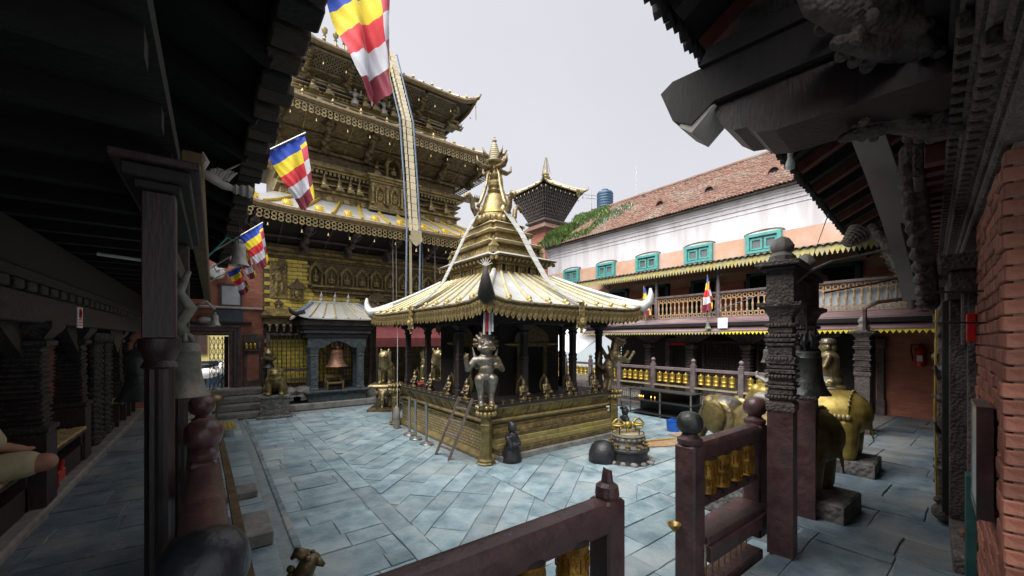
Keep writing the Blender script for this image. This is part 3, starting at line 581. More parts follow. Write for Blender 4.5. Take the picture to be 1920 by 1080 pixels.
lion = rings_join(mirror([('c', (.13, -.17, .04), (.13, -.14, .38), .06, .075), ('e', (.13, -.22, .03), (.065, .09, .035)), ('e', (.17, .1, .14), (.09, .19, .14)), ('e', (.2, -.06, .03), (.06, .1, .035)), ('e', (.13, -.02, .63), (.04, .035, .045)), ('e', (.06, -.19, .62), (.03, .025, .03)), ('e', (.08, -.16, .52), (.05, .05, .045))]) +
    [('c', (0, .12, .2), (0, -.06, .38), .2, .2), ('e', (0, -.1, .36), (.17, .12, .17)), ('e', (0, -.05, .55), (.17, .14, .15)), ('e', (0, -.1, .56), (.14, .12, .12)), ('e', (0, -.19, .535), (.09, .08, .055)), ('e', (0, -.18, .475), (.075, .07, .03)), ('c', (0, 0, .68), (0, 0, .76), .04, .015), ('c', (0, .28, .1), (0, .33, .42), .05, .04)], .015, 'brass_olive', 'lion_body', 2)
lion_s = rings_join(mirror([('c', (.11, -.2, .03), (.11, -.18, .34), .05, .065), ('c', (.11, .22, .03), (.11, .18, .34), .05, .075), ('e', (.11, -.25, .03), (.055, .08, .03)), ('e', (.11, .18, .03), (.055, .08, .03)), ('e', (.09, -.18, .82), (.03, .03, .05)), ('e', (.05, -.36, .74), (.025, .025, .025))]) +
    [('c', (0, .2, .42), (0, -.16, .46), .14, .17), ('c', (0, -.2, .5), (0, -.25, .68), .15, .14), ('e', (0, -.28, .7), (.14, .14, .13)), ('e', (0, -.4, .68), (.075, .09, .055)), ('e', (0, -.38, .62), (.06, .07, .03)), ('c', (0, .3, .45), (0, .36, .78), .045, .06)], .016, 'bronze_light', 'standing_lion_body', 2)
ele_prims = mirror([('c', (.17, -.34, .06), (.16, -.32, .38), .10, .11), ('c', (.17, .32, .06), (.16, .32, .4), .105, .13), ('e', (.24, -.50, .60), (.035, .13, .19)), ('e', (.09, -.62, .72), (.09, .08, .09)), ('c', (.1, -.68, .46), (.12, -.84, .42), .03, .012)]) + \
    [('e', (0, .02, .53), (.29, .52, .27)), ('e', (0, .28, .52), (.27, .27, .27)), ('e', (0, -.56, .60), (.2, .2, .21)), ('c', (0, -.70, .56), (0, -.80, .34), .10, .07), ('c', (0, -.80, .34), (0, -.78, .12), .065, .05), ('c', (0, -.78, .12), (0, -.86, .05), .05, .035), ('c', (0, .50, .52), (.03, .545, .22), .022, .016)]
elephant = rings_join(ele_prims, .02, 'gold_bright', 'elephant_body', 3)
kneel = rings_join(mirror([('c', (.08, .02, .06), (.10, -.22, .08), .075, .06), ('c', (.10, -.2, .06), (.09, .18, .04), .055, .04), ('c', (.15, .0, .49), (.17, -.06, .34), .045, .04), ('c', (.17, -.06, .34), (.04, -.22, .40), .036, .03), ('e', (.02, -.245, .44), (.018, .025, .06)), ('e', (.085, .0, .64), (.015, .03, .035))]) +
    [('e', (0, .04, .12), (.15, .15, .1)), ('c', (0, .04, .14), (0, .02, .46), .115, .13), ('e', (0, .01, .48), (.155, .09, .06)), ('c', (0, 0, .5), (0, -.01, .58), .05, .045), ('e', (0, -.01, .645), (.08, .09, .105)), ('e', (0, -.095, .635), (.014, .02, .02)), ('e', (0, .01, .71), (.095, .105, .055)), ('e', (0, .06, .64), (.07, .06, .09))], .011, 'bronze_light', 'kneeling_figure_body', 2)
blackfig = rings_join([('c', (0, 0, .04), (0, 0, .18), .165, .12), ('c', (0, 0, .18), (0, -.01, .36), .10, .085), ('e', (0, -.01, .38), (.13, .075, .05)), ('c', (.12, 0, .37), (.12, -.07, .25), .04, .035), ('c', (.12, -.07, .25), (.0, -.14, .28), .03, .03), ('c', (-.12, 0, .37), (-.12, -.07, .25), .04, .035), ('c', (-.12, -.07, .25), (0, -.14, .28), .03, .03), ('c', (0, 0, .38), (0, -.01, .46), .04, .04), ('e', (0, -.015, .51), (.065, .07, .085)), ('e', (0, .01, .58), (.05, .05, .03)), ('e', (.05, .03, .56), (.04, .04, .03)), ('e', (0, -.085, .505), (.015, .02, .02))], .010, 'stone_black', 'black_figure_body', 2)
deity = rings_join(mirror([('c', (.02, .0, .10), (.085, -.05, .10), .035, .03), ('c', (.06, 0, .22), (.075, -.03, .15), .02, .018), ('c', (.075, -.03, .15), (.02, -.07, .15), .016, .014)]) + [('c', (0, 0, .02), (0, 0, .06), .075, .06), ('c', (0, 0, .1), (0, 0, .2), .05, .055), ('e', (0, -.005, .275), (.035, .038, .045)), ('c', (0, 0, .31), (0, 0, .35), .022, .008)], .008, 'bronze', 'deity_body', 1)
halo_m = MB()
hp = [(.10 * math.sin(a), .22 + .15 * math.cos(a) * (1.25 if abs(a) < .2 else 1)) for a in [(-2.4 + 4.8 * k / 16) for k in range(17)]]
hi_ = [(x * .68, .22 + (z - .22) * .72) for x, z in hp]
halo_m.loft([[(p[0], .045, p[1]), (p[0], .06, p[1]), (q[0], .06, q[1]), (q[0], .045, q[1])] for p, q in zip(hp, hi_)])
halo_me = halo_m.mesh('halo', 'bronze')
stat_group = 'small cast deities along the shrine ledge'
spots = [(SX0 + .02, 5.72), (SX0 + .02, 6.35), (SX0 + .02, 7.1), (SX0 + .02, 7.85), (4.05, SY0 + .0), (4.55, SY0 + .0), (5.1, SY0 + .0), (5.78, SY0 + .0)]
for k, (x, y) in enumerate(spots):
    left = k < 4
    t = thing('deity_statuette', 'small seated bronze deity with halo on the shrine ledge, ladder side' if left else 'small seated bronze deity with halo on the shrine ledge above the stepped stone courses', 'statuette', (x, y, .592), -PI / 2 if left else 0, stat_group + (' on the ladder side' if left else ' on the stepped side'))
    put(deity, 'body', t, world=False); put(halo_me, 'halo', t, world=False)
lamp_me = MB().lathe([(.022, 0), (.012, .008), (.012, .02), (.03, .035), (.034, .045), (.02, .042)], 10).mesh('butter_lamp', 'brass_dark', True)
for k in range(30):
    x = lerp(SX0 - .05, SX1 + .02, (k + .5) / 16) if k < 16 else SX0 - .105
    y = SY0 - .105 if k < 16 else lerp(SY0 + .05, SY1 - .1, (k - 15.5) / 14)
    tag(put(lamp_me, 'butter_lamp', loc=(x, y, .592), scl=random.uniform(.9, 1.15)), 'small brass butter lamp on the black ledge of the court shrine', 'lamp', 'butter lamps on the shrine ledge')
# gilt pillars carrying beasts
pil = [(.135, 0), (.15, .02), (.13, .035), (.135, .06), (.09, .08), (.085, .10), (.08, .55), (.088, .56), (.088, .58), (.08, .59), (.082, .67), (.10, .69), (.135, .73), (.14, .77), (.115, .785), (.12, .80), (.145, .83), (.15, .85), (.11, .86)]
pcap = []
for k in range(16):
    a = 2 * PI * k / 16; pcap.append((a,))
def pillar(x, y, lab, h=1.0):
    t = thing('statue_pillar', lab, 'pillar', (x, y, ZC))
    MB().lathe([(r, z) for r, z in pil], 8).build('shaft', 'brass_olive', t, world=False)
    b = MB()
    for k in range(14):
        a = 2 * PI * k / 14; b.ell((.135 * math.cos(a), .135 * math.sin(a), .745), (.03, .03, .04), 6, 5)
    b.build('petal_ring', 'gold', t, smooth=2, world=False)
    b = MB()
    for k in range(12):
        a = 2 * PI * k / 12; b.ell((.14 * math.cos(a), .14 * math.sin(a), .84), (.034, .034, .03), 6, 5)
    b.build('lotus_seat', 'bronze_light', t, smooth=2, world=False)
    return t
pillar(3.23, 4.93, 'gilt octagonal pillar at the corner between the ladder and the stepped courses')
pillar(6.22, 4.98, 'gilt octagonal pillar at the shrine corner beside the vajra stone')
pillar(3.17, 8.42, 'gilt octagonal pillar at the shrine corner behind the barrier posts')
FACE = math.atan2(FW[0], FW[1])
t = thing('beast_statue', 'silvery bronze upright beast with raised paws on the pillar by the ladder', 'statue', (3.23, 4.93, ZC + .85), -R(28)); put(beast, 'body', t, world=False)
b = MB()
for k in range(9):
    a = -PI * .55 + 1.1 * PI * k / 8; b.tube([(0, .06, .92), (.19 * math.sin(a), .07, .93 + .19 * math.cos(a))], [.06, .03], 6)
b.build('mane', 'bronze', t, smooth=2, world=False)
t = thing('griffin_statue', 'dull bronze rearing griffin with one paw out on the pillar by the vajra stone', 'statue', (6.22, 4.98, ZC + .85), R(70), scl=(1.0,) * 3); put(griffin, 'body', t, world=False)
# lions before the temple
def pedestal(t, prof, m_, name='pedestal', ax=1, ay=1): MB().sq(prof, (0, 0, 0), ax, ay).build(name, m_, t, world=False)
t = thing('guardian_lion', 'seated gilt guardian lion on carved stone block beside the temple steps', 'statue', (1.18, 10.95, ZC), R(-8))
pedestal(t, [(.36, 0), (.36, .05), (.29, .06), (.29, .46), (.32, .48), (.32, .52)], 'stone_carved'); put(lion, 'body', t, (0, .02, .52), scl=(1, 1, .92), world=False)
for k, (x, y, lab) in enumerate(((3.62, 10.3, 'bronze lion standing on a crouching elephant pedestal by the maroon awning'), (4.95, 10.35, 'bronze lion standing on an elephant pedestal seen between the shrine columns'))):
    t = thing('lion_on_elephant', lab, 'statue', (x, y, ZC), R(-30 if k == 0 else 20))
    pedestal(t, [(.4, 0), (.4, .06), (.34, .08), (.34, .10)], 'bronze')
    if k == 0: el_br = elephant.copy(); el_br.materials.clear(); el_br.materials.append(MAT['bronze'])
    put(el_br, 'elephant_base', t, (0, 0, .10), scl=(.78, .62, .62), world=False)
    pedestal(t, [(.28, .58), (.36, .60), (.38, .64), (.36, .68)], 'bronze_light', 'saddle_slab'); put(lion_s, 'body', t, (0, .05, .68), scl=1.05, world=False)
for x, y, rz, lab in ((3.60, 4.80, R(-15), 'black stone kneeling figure with topknot at the foot of the corner pillar'), (6.08, 4.62, R(20), 'black stone kneeling figure beside the vajra stone')):
    t = thing('kneeling_figure', lab, 'statue', (x, y, ZC), rz + R(40)); put(blackfig, 'body', t, world=False)
# ------------------------------------------------------------------ great gilded temple behind the court
tem = thing('golden_temple', 'tall three-roofed gilded temple with carved eaves behind the court', 'temple', (4.2, 13, ZC))
TY = 12.5
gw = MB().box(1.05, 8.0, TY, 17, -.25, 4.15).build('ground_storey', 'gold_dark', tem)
rb_ = random.Random(9)
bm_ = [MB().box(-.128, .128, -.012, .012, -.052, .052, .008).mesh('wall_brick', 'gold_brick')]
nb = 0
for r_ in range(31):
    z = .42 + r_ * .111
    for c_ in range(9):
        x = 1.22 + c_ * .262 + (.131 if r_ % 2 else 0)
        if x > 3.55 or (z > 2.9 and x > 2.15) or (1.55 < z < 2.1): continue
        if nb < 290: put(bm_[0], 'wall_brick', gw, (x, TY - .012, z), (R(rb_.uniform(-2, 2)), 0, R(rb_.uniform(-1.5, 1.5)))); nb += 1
# string courses and ledge of niches
for z0, z1, o, m_, x0 in ((3.80, 3.86, .10, 'gold_dark', 1.1), (3.86, 3.93, .16, 'gold_relief', 1.08), (3.93, 3.97, .20, 'gold_dark', 1.05), (3.97, 4.06, .25, 'gold_relief', 1.04), (4.06, 4.14, .30, 'gold_dark', 1.02), (3.02, 3.06, .20, 'gold_dark', 2.2), (3.06, 3.12, .26, 'gold_relief', 2.2), (2.93, 3.02, .12, 'gold_relief', 2.25), (2.84, 2.93, .06, 'gold_dark', 2.3)):
    MB().box(x0, 8.05, TY - o, TY + .1, z0, z1, .008).build('string_course', m_, gw)
MB().box(2.2, 8.0, TY - .05, TY + .1, 3.12, 3.8).build('niche_band', 'gold_dark', gw)
# arched niches, each with a seated figure
arch_o = [(-.19, 0), (-.19, .32), (-.21, .36), (-.15, .45), (-.08, .52), (0, .60), (.08, .52), (.15, .45), (.21, .36), (.19, .32), (.19, 0)]
arch_i = [(x * .72, .03 + z * .8) for x, z in arch_o]
nm = MB(); nm.loft([[(p[0], -.06, p[1]), (p[0], .0, p[1]), (q[0], .0, q[1]), (q[0], -.06, q[1])] for p, q in zip(arch_o, arch_i)])
for sx in (-1, 1):
    nm.lathe([(.03, 0), (.02, .03), (.022, .26), (.034, .30), (.034, .33)], 8, (sx * .17, -.075, 0))
for k in range(7):
    a = PI * (k + .5) / 7; nm.ell((.17 * math.cos(a), -.065, .36 + .18 * math.sin(a)), (.028, .02, .03), 6, 5)
nme = nm.mesh('niche', 'gold_relief'); bud = MB()
bud.ell((0, -.03, .08), (.10, .05, .045)); bud.ell((0, -.03, .17), (.06, .045, .085)); bud.ell((0, -.035, .28), (.038, .04, .048)); bud.ell((0, -.03, .335), (.015, .015, .025)); bud.ell((.07, -.035, .15), (.025, .03, .06)); bud.ell((-.07, -.035, .15), (.025, .03, .06))
budm = bud.mesh('seated_figure', 'gold', 2)
for k in range(12):
    x = 2.75 + .435 * k
    n = put(nme, 'niche', gw, (x, TY - .05, 3.13)); put(budm, 'seated_figure', n, (x, TY - .05, 3.15))
for x in (2.32,):
    n = put(nme, 'niche', gw, (x, TY - .10, 3.12), scl=(.9, 1.4, 1.12)); put(budm, 'standing_figure', n, (x, TY - .10, 3.15), scl=(.8, 1, 1.3))
# tall relief plaque and small aedicules on the gilt wall
pq = MB(); pq.box(-.21, .21, -.04, .03, 0, 1.02, .02); pq.ell((0, -.05, .62), (.10, .05, .18)); pq.ell((0, -.06, .86), (.06, .05, .07)); pq.ell((-.05, -.05, .3), (.05, .04, .22)); pq.ell((.08, -.05, .32), (.05, .04, .2)); pq.tube([(.08, -.05, .7), (.18, -.05, .8), (.15, -.05, .92)], .03, 6); pq.tube([(-.08, -.05, .7), (-.18, -.05, .6), (-.13, -.05, .48)], .03, 6)
for k in range(12):
    a = 2 * PI * k / 12; pq.ell((.15 * math.cos(a), -.045, .62 + .36 * math.sin(a)), (.035, .02, .04), 6, 5)
pq.build('relief_plaque', 'gold_relief', gw, loc=(1.42, TY - .02, 2.68), smooth=True)
def aedicule(x, z, s, m_='gold_dark'):
    a = MB(); a.box(-.2, .2, -.12, .02, 0, .05); a.box(-.17, -.11, -.10, .0, .05, .34); a.box(.11, .17, -.10, 0, .05, .34); a.box(-.22, .22, -.13, .02, .34, .39)
    a.prism([(-.25, .39), (.25, .39), (.14, .5), (.05, .56), (0, .66), (-.05, .56), (-.14, .5)], (0, -.12, 0), (1, 0, 0), (0, 0, 1), (0, 1, 0), .12)
    a.build('aedicule', m_, gw, loc=(x, TY - .02, z), scl=s); MB().ell((0, 0, .2), (.07, .04, .12)).build('aedicule_figure', 'gold', gw, loc=(x, TY - .07, z), scl=s, smooth=2)
aedicule(1.86, 2.66, .95); aedicule(1.42, 2.36, .5); aedicule(4.05, 2.3, 1.3); aedicule(5.3, 2.3, 1.3)
MB().lathe([(.0, -.02), (.1, -.015), (.1, .015), (0, .02)], 16).build('round_boss', 'bronze', gw, loc=(1.5, TY - .03, 3.72), rot=(PI / 2, 0, 0))
# entry canopy with hanging heads over the left grille
cp = MB(); cp.rects([(1.02, 2.15, TY - .42, TY, 2.14), (1.0, 2.2, TY - .5, TY, 2.2), (1.0, 2.2, TY - .5, TY, 2.24), (1.15, 2.1, TY - .12, TY, 2.42)]); cp.build('canopy', 'gold_relief', gw)
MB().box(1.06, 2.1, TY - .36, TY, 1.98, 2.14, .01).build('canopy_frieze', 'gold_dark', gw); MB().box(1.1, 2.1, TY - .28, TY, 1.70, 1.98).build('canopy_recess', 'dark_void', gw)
hd = MB(); hd.ell((0, 0, 0), (.05, .05, .055), 8, 6); hd.ell((0, -.01, -.07), (.03, .03, .03), 8, 6); hd.lathe([(.01, -.15), (.03, -.15), (.018, -.1), (.005, -.09)], 8); hdm = hd.mesh('hanging_head', 'gold', 2)
for k in range(6): put(hdm, 'hanging_head', gw, (1.18 + k * .165, TY - .36, 1.94))
for (x0, x1) in ((1.2, 2.12), (3.05, 3.75)):
    gr = put(None, 'grille', gw, (x0, TY - .25, .2)); MB().box(x0 - .09, x0 + .0, TY - .31, TY - .2, .2, 1.75, .01).build('grille_post', 'wood_carved', gr)
    for z in (.45, .72, 1.68): MB().box(x0, x1, TY - .29, TY - .24, z, z + .07, .008).build('grille_rail', 'wood_carved', gr)
    n = int((x1 - x0) / .105)
    for k in range(n): MB().tube([(x0 + .06 + k * .105, TY - .265, .2), (x0 + .06 + k * .105, TY - .265, 1.7)], .012, 6).build('grille_bar', 'bronze', gr)
gr = put(None, 'grille', gw, (2.3, TY - .25, .2))
for k in range(8): MB().tube([(2.3 + k * .1, TY - .265, .2), (2.3 + k * .1, TY - .265, 1.9)], .012, 6).build('grille_bar', 'bronze', gr)
for k in range(10): MB().tube([(3.8 + k * .42, TY - .3, .0), (3.8 + k * .42, TY - .3, 2.3)], .05, 8).build('portal_post', 'wood_carved', gw)
MB().box(3.75, 8.0, TY - .45, TY - .2, 2.15, 2.35, .02).build('portal_lintel', 'gold_dark', gw)
for k, x in enumerate((3.75, 4.75, 5.75)):
    t = MB(); t.prism([(.42 * math.cos(PI * i / 12), .38 * math.sin(PI * i / 12)) for i in range(13)], (x, TY - .40, 2.42), (1, 0, 0), (0, 0, 1), (0, 1, 0), .06)
    for i in range(10): t.ell((x + .36 * math.cos(PI * (i + .5) / 10), TY - .42, 2.42 + .32 * math.sin(PI * (i + .5) / 10)), (.05, .03, .05), 6, 5)
    t.build('torana', 'bronze', gw)
# stone base courses
MB().box(1.0, 8.0, 11.75, TY, ZC, .15, .02).build('base_step', 'stone_grey', gw); MB().box(1.3, 8.0, 11.35, 11.75, ZC, -.08, .02).build('base_step', 'stone_grey', gw)
for x in (1.9, 1.55): MB().sq([(.26, 0), (.26, .1), (.2, .14), (.22, .22), (.16, .3), (.08, .34)], (x, 11.75, .0)).build('carved_block', 'stone_carved', gw)
# --- roofs
strut = MB(); strut.bar((0, 0, 0), (0, -1.05, .42), .09, .09); rng = random.Random(5)
for k in range(9):
    t_ = .12 + k * .1; strut.ell((rng.uniform(-.05, .05), -1.05 * t_ - .05, .42 * t_ - .06), (rng.uniform(.05, .10), .07, rng.uniform(.05, .09)), 7, 5)
strut.ell((0, -.92, .30), (.09, .07, .08), 8, 6); strut.tube([(-.06, -.7, .2), (-.17, -.75, .3), (-.14, -.8, .42)], .025, 6); strut.tube([(.06, -.7, .2), (.17, -.75, .3), (.14, -.8, .42)], .025, 6)
strut_me = strut.mesh('strut', 'gold_dark', True)
strut_bl = strut_me.copy(); strut_bl.materials.clear(); strut_bl.materials.append(MAT['wood_carved'])
bell_s = MB().lathe([(.004, .08), (.012, .065), (.02, .02), (.026, 0), (.0, .0)], 8).mesh('eave_bell', 'bronze_light', True)
def lace(name, m_, w_, h_, rings):
    b = MB(); b.box(-w_ / 2, w_ / 2, -.012, .012, -.03, 0); n = rings
    for row in range(2):
        for k in range(n):
            x = -w_ / 2 + (k + .5) * w_ / n; z = -.03 - h_ * (.28 + .44 * row); r = min(w_ / n * .52, h_ * .26)
            pts = [(x + r * math.cos(2 * PI * i / 10), z + r * math.sin(2 * PI * i / 10)) for i in range(10)]; pi_ = [(x + r * .55 * math.cos(2 * PI * i / 10), z + r * .55 * math.sin(2 * PI * i / 10)) for i in range(10)]
            b.loft([[(p[0], -.01, p[1]), (p[0], .006, p[1]), (q[0], .006, q[1]), (q[0], -.01, q[1])] for p, q in zip(pts, pi_)], close=True)
    for k in range(n):
        x = -w_ / 2 + (k + .5) * w_ / n; b.prism([(-w_ / n / 2, -h_ * .92), (w_ / n / 2, -h_ * .92), (0, -h_ * 1.12)], (x, -.006, 0), (1, 0, 0), (0, 0, 1), (0, 1, 0), .01)
    return b.mesh(name, m_)
lace_g = lace('lace_panel', 'gold', .54, .22, 4); lace_s = lace('lace_panel', 'lattice_grey', .54, .22, 4)
lace_s.materials.clear(); lace_s.materials.append(MAT['bronze_light'])
latt = MB()
for k in range(-9, 10):
    for sg in (-1, 1):
        a, b_ = k * .09, sg
        # diagonal bars clipped to a 0.74 x 0.62 panel lying in local x,y
        pts = []
        for y in (-.31, .31):
            pts.append((a + sg * y, y))
        (xa, ya), (xb, yb) = pts
        def cl(x, y, x2, y2):
            if x < -.37: t_ = (-.37 - x) / (x2 - x) if x2 != x else 0; x, y = -.37, y + (y2 - y) * t_
            elif x > .37: t_ = (.37 - x) / (x2 - x) if x2 != x else 0; x, y = .37, y + (y2 - y) * t_
            return x, y
        if (xa < -.37 and xb < -.37) or (xa > .37 and xb > .37): continue
        p = cl(xa, ya, xb, yb); q = cl(xb, yb, xa, ya); latt.bar((*p, .0), (*q, .0), .028, .02)
for x in (-.37, .37): latt.bar((x, -.31, 0), (x, .31, 0), .04, .05)
for y in (-.31, .31): latt.bar((-.39, y, 0), (.39, y, 0), .05, .04)
latt_me = latt.mesh('lattice', 'lattice_grey')
def temple_roof(e, t, wall_y, soff_z, m_sheet, nrib, lace_me, kind, disc=False):
    S = roof_fn(e, t, .22, 1.1, 10)
    rf = MB().rects([(e[0] + .1, e[1] - .1, e[2] + .1, e[3] - .1, e[4] - .04), (t[0], t[1], t[2], t[3], t[4] - .1)]).build('roof', 'wood_black', tem)
    for s in (0, 1, 3):
        n = nrib if s == 0 else 8
        for k in range(n):
            m = MB(); sheet(m, S, s, k / n, (k + 1) / n, 3, 4, .05); m.build('roof_sheet', m_sheet, rf, smooth=True)
            if k: m = MB(); m.tube([S(s, k / n, v / 5) + Vector((0, 0, .03)) for v in range(6)], .04, 6); m.build('roof_rib', 'gold_ochre' if disc else 'gold_pale', rf, smooth=True)
            p = S(s, (k + .5) / n, .0)
            if disc and s == 0:
                b = MB().lathe([(0, -.02), (.10, -.015), (.085, .02), (.04, .035), (0, .04)], 14)
                for q in range(12): b.ell((.10 * math.cos(2 * PI * q / 12), .10 * math.sin(2 * PI * q / 12), 0), (.028, .028, .015), 6, 4)
                p = S(s, (k + .5) / n, .16); b.build('sun_disc', 'gold_ochre', rf, loc=p + Vector((0, -.03, .05)), rot=(R(62), 0, 0))
            elif s == 0: MB().lathe([(.05, 0), (.03, .04), (.05, .08), (.02, .14), (.0, .18)], 8, p + Vector((0, .05, .02))).build('eave_knob', 'bronze_light', rf)
        L_ = (e[1] - e[0]) if s == 0 else (e[3] - e[2]); nl = int(L_ / .55)
        for k in range(nl):
            p = S(s, (k + .5) / nl, 0); q = S(s, (k + .9) / nl, 0); p0 = S(s, (k + .1) / nl, 0)
            if kind != 'lattice': put(lace_me, 'lace_panel', rf, (p.x, p.y, p.z - .14), (0, -math.atan2(q.z - p0.z, .44), side_rot(s)) if s == 0 else side_rot(s), (L_ / nl / .54, 1, 1))
            if s == 0 and k % 1 == 0: put(bell_s, 'eave_bell', rf, (p.x + rng.uniform(-.1, .1), p.y + .04, p.z - .55 + rng.uniform(-.03, .03)))
        m = MB(); m.tube([S(s, u / 14, 0) + Vector((0, 0, -.07)) for u in range(15)], .07, 6, 1.2); m.build('eave_board', 'fascia_brown', rf)
    # soffit panels between struts
    nst = int((e[1] - e[0] - 1.2) / 1.02); x0 = e[0] + .6; dz = (e[4] - .12) - soff_z; dy = wall_y - (e[2] + .12)
    for k in range(nst + 1):
        x = lerp(x0, e[1] - .6, k / nst)
        put(strut_bl if kind == 'dark' else strut_me, 'strut', rf, (x, wall_y, soff_z - .08), scl=(1, dy / 1.05, dz / .42 if dz > .3 else .8))
        if k < nst:
            w_ = (e[1] - e[0] - 1.2) / nst; xm = x + w_ / 2
            if kind == 'lattice':
                pp = put(latt_me, 'lattice', rf, (xm, (wall_y + e[2] + .12) / 2, soff_z + dz / 2 + .0), (-math.atan2(dz, dy), 0, 0), (w_ * .92 / .78, math.hypot(dy, dz) / .66, 1))
            else:
                m = MB(); m.add([(x + .06, wall_y, soff_z), (x + w_ - .06, wall_y, soff_z), (x + w_ - .06, e[2] + .12, soff_z + dz), (x + .06, e[2] + .12, soff_z + dz)], [(0, 1, 2, 3)]); m.add([(a[0], a[1], a[2] + .05) for a in m.v[:4]], [(3, 2, 1, 0)]); m.add([], []); m.f += [(0, 4, 5, 1), (2, 6, 7, 3), (1, 5, 6, 2), (3, 7, 4, 0)]; m.m += [0] * 4
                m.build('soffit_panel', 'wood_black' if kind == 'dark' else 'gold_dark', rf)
                MB().bar((xm, wall_y - .02, soff_z + .0), (xm, e[2] + .14, soff_z + dz - .02), .03, .03).build('soffit_rib', 'wood_carved' if kind == 'dark' else 'gold_relief', rf)
    MB().box(e[0] + .3, e[1] - .3, wall_y - dy * .42, wall_y - dy * .42 + .05, soff_z + dz * .30 - .05, soff_z + dz * .30 + .0).build('strut_rail', 'bronze' if kind != 'dark' else 'wood_carved', rf)
    k = 1; hp_ = Vector((e[1], e[2], e[4])); d = Vector((1, -1, 0)).normalized()
    m = MB(); m.tube([hp_ + d * a + Vector((0, 0, .22 + z)) for a, z in ((-.5, -.12), (-.1, -.06), (.1, .0), (.2, .12))], [.09, .09, .06, .02], 8); m.build('corner_horn', 'bronze', rf, smooth=2)
    m = MB(); m.tube([hp_ + Vector((0, 0, .2)), hp_ + Vector((.02, 0, -.5))], .012, 5); m.build('corner_chain', 'bronze', rf)
    return rf, S
r1, TS1 = temple_roof((.2, 8.3, 10.75, 18, 4.74), (1.3, 7.2, 12.15, 17, 5.5), TY - .1, 4.12, 'gold_sheet', 11, lace_g, 'dark', True)
r2, TS2 = temple_roof((.7, 7.75, 10.9, 18, 7.6), (1.8, 6.7, 12.3, 16.5, 8.35), 12.2, 6.98, 'gold_pale', 10, lace_s, 'gold')
r3, TS3 = temple_roof((1.4, 6.95, 11.25, 17.5, 9.36), (3.2, 5.1, 14.2, 14.8, 11.25), 12.2, 8.86, 'gold_pale', 9, lace_s, 'lattice')
# storeys 2 and 3
st2 = MB().box(1.5, 6.75, 12.32, 16.5, 5.3, 7.3).build('second_storey', 'gold_relief', tem)
for z0, z1, o, m_ in ((5.42, 5.76, .06, 'gold_relief'), (5.76, 5.82, .16, 'gold'), (5.98, 6.02, .10, 'gold'), (6.14, 6.2, .16, 'gold_dark'), (6.34, 6.40, .22, 'gold'), (6.40, 6.48, .30, 'gold_relief'), (6.48, 6.56, .24, 'bronze'), (6.56, 6.86, .02, 'gold_dark'), (6.86, 6.95, .14, 'bronze')):
    MB().box(1.5 - o, 6.75 + o, 12.32 - o, 13, z0, z1, .008).build('moulding', m_, st2)
de = MB().box(-.035, .035, -.06, .06, -.045, .045, .008).mesh('dentil', 'gold')
for k in range(46): put(de, 'dentil', st2, (1.5 + k * .116, 12.16, 6.28))
bo = MB().lathe([(0, -.02), (.10, -.01), (.10, .02), (.06, .03), (0, .035)], 12).mesh('round_boss', 'bronze_light')
for k in range(11): put(bo, 'round_boss', st2, (1.7 + k * .48, 12.25, 5.6), (PI / 2, 0, 0), .9)
stu = MB().sq([(.09, 0), (.09, .04), (.07, .05), (.07, .09)]); stu.lathe([(.075, .09), (.07, .15), (.045, .2), (.05, .22), (.03, .26), (.008, .38)], 10); stu_me = stu.mesh('small_stupa', 'bronze_light', True)
for k, x in enumerate((1.9, 2.5, 2.9, 3.2, 3.45, 5.75, 6.3)): put(stu_me, 'small_stupa', st2, (x, 12.1, 5.82), scl=1.15)
ad = MB().box(3.75, 5.15, 11.95, 12.4, 5.5, 6.45).build('balcony_shrine', 'gold_relief', st2)
for z0, z1, o, m_ in ((5.42, 5.5, .08, 'bronze'), (5.5, 5.56, .04, 'gold'), (6.28, 6.34, .04, 'gold'), (6.34, 6.42, .09, 'gold_relief'), (6.42, 6.48, .14, 'gold')):
    MB().box(3.75 - o, 5.15 + o, 11.95 - o, 12.3, z0, z1, .006).build('moulding', m_, ad)
for k in range(3):
    x = 4.0 + k * .45; n = put(nme, 'niche', ad, (x, 11.93, 5.66), scl=(.72, 1, .95)); put(budm, 'seated_figure', ad, (x, 11.95, 5.7), scl=.8)
for x in (3.78, 4.22, 4.67, 5.12): MB().sq([(.05, 0), (.05, .05), (.035, .07), (.035, .5), (.05, .54), (.05, .6)], (x, 11.9, 5.62)).build('pilaster', 'gold', ad)
put(nme, 'torana', ad, (4.45, 12.05, 6.48), scl=(1.3, 1.5, 1.25)); put(budm, 'torana_figure', ad, (4.45, 12.02, 6.58), scl=.9); put(stu_me, 'small_stupa', ad, (3.95, 12.05, 6.48), scl=1.4); put(stu_me, 'small_stupa', ad, (4.98, 12.05, 6.48), scl=1.4)
st3 = MB().box(1.9, 6.0, 12.35, 16, 8.2, 9.3).build('third_storey', 'gold_relief', tem)
for z0, z1, o, m_ in ((8.36, 8.5, .20, 'gold_pale'), (8.5, 8.56, .26, 'gold'), (8.74, 8.80, .2, 'gold'), (8.80, 8.98, .10, 'cloth_maroon'), (8.98, 9.04, .22, 'gold_pale'), (9.04, 9.2, .14, 'cloth_maroon'), (9.2, 9.28, .24, 'bell_pale'), (9.28, 9.40, .30, 'gold'), (9.40, 9.56, .22, 'gold_relief')):
    MB().box(1.9 - o, 6.1 + o, 12.35 - o, 13, 8.36 + (z0 - 8.36) * .46, 8.36 + (z1 - 8.36) * .46, .006).build('moulding', m_, st3)
for k in range(36): put(de, 'dentil', st3, (1.9 + k * .12, 12.12, 8.49), scl=(1, 1, .7))
for k in range(10): MB().box(2.0 + k * .42, 2.18 + k * .42, 12.17, 12.24, 8.68, 8.735).build('frieze_opening', 'dark_void', st3)
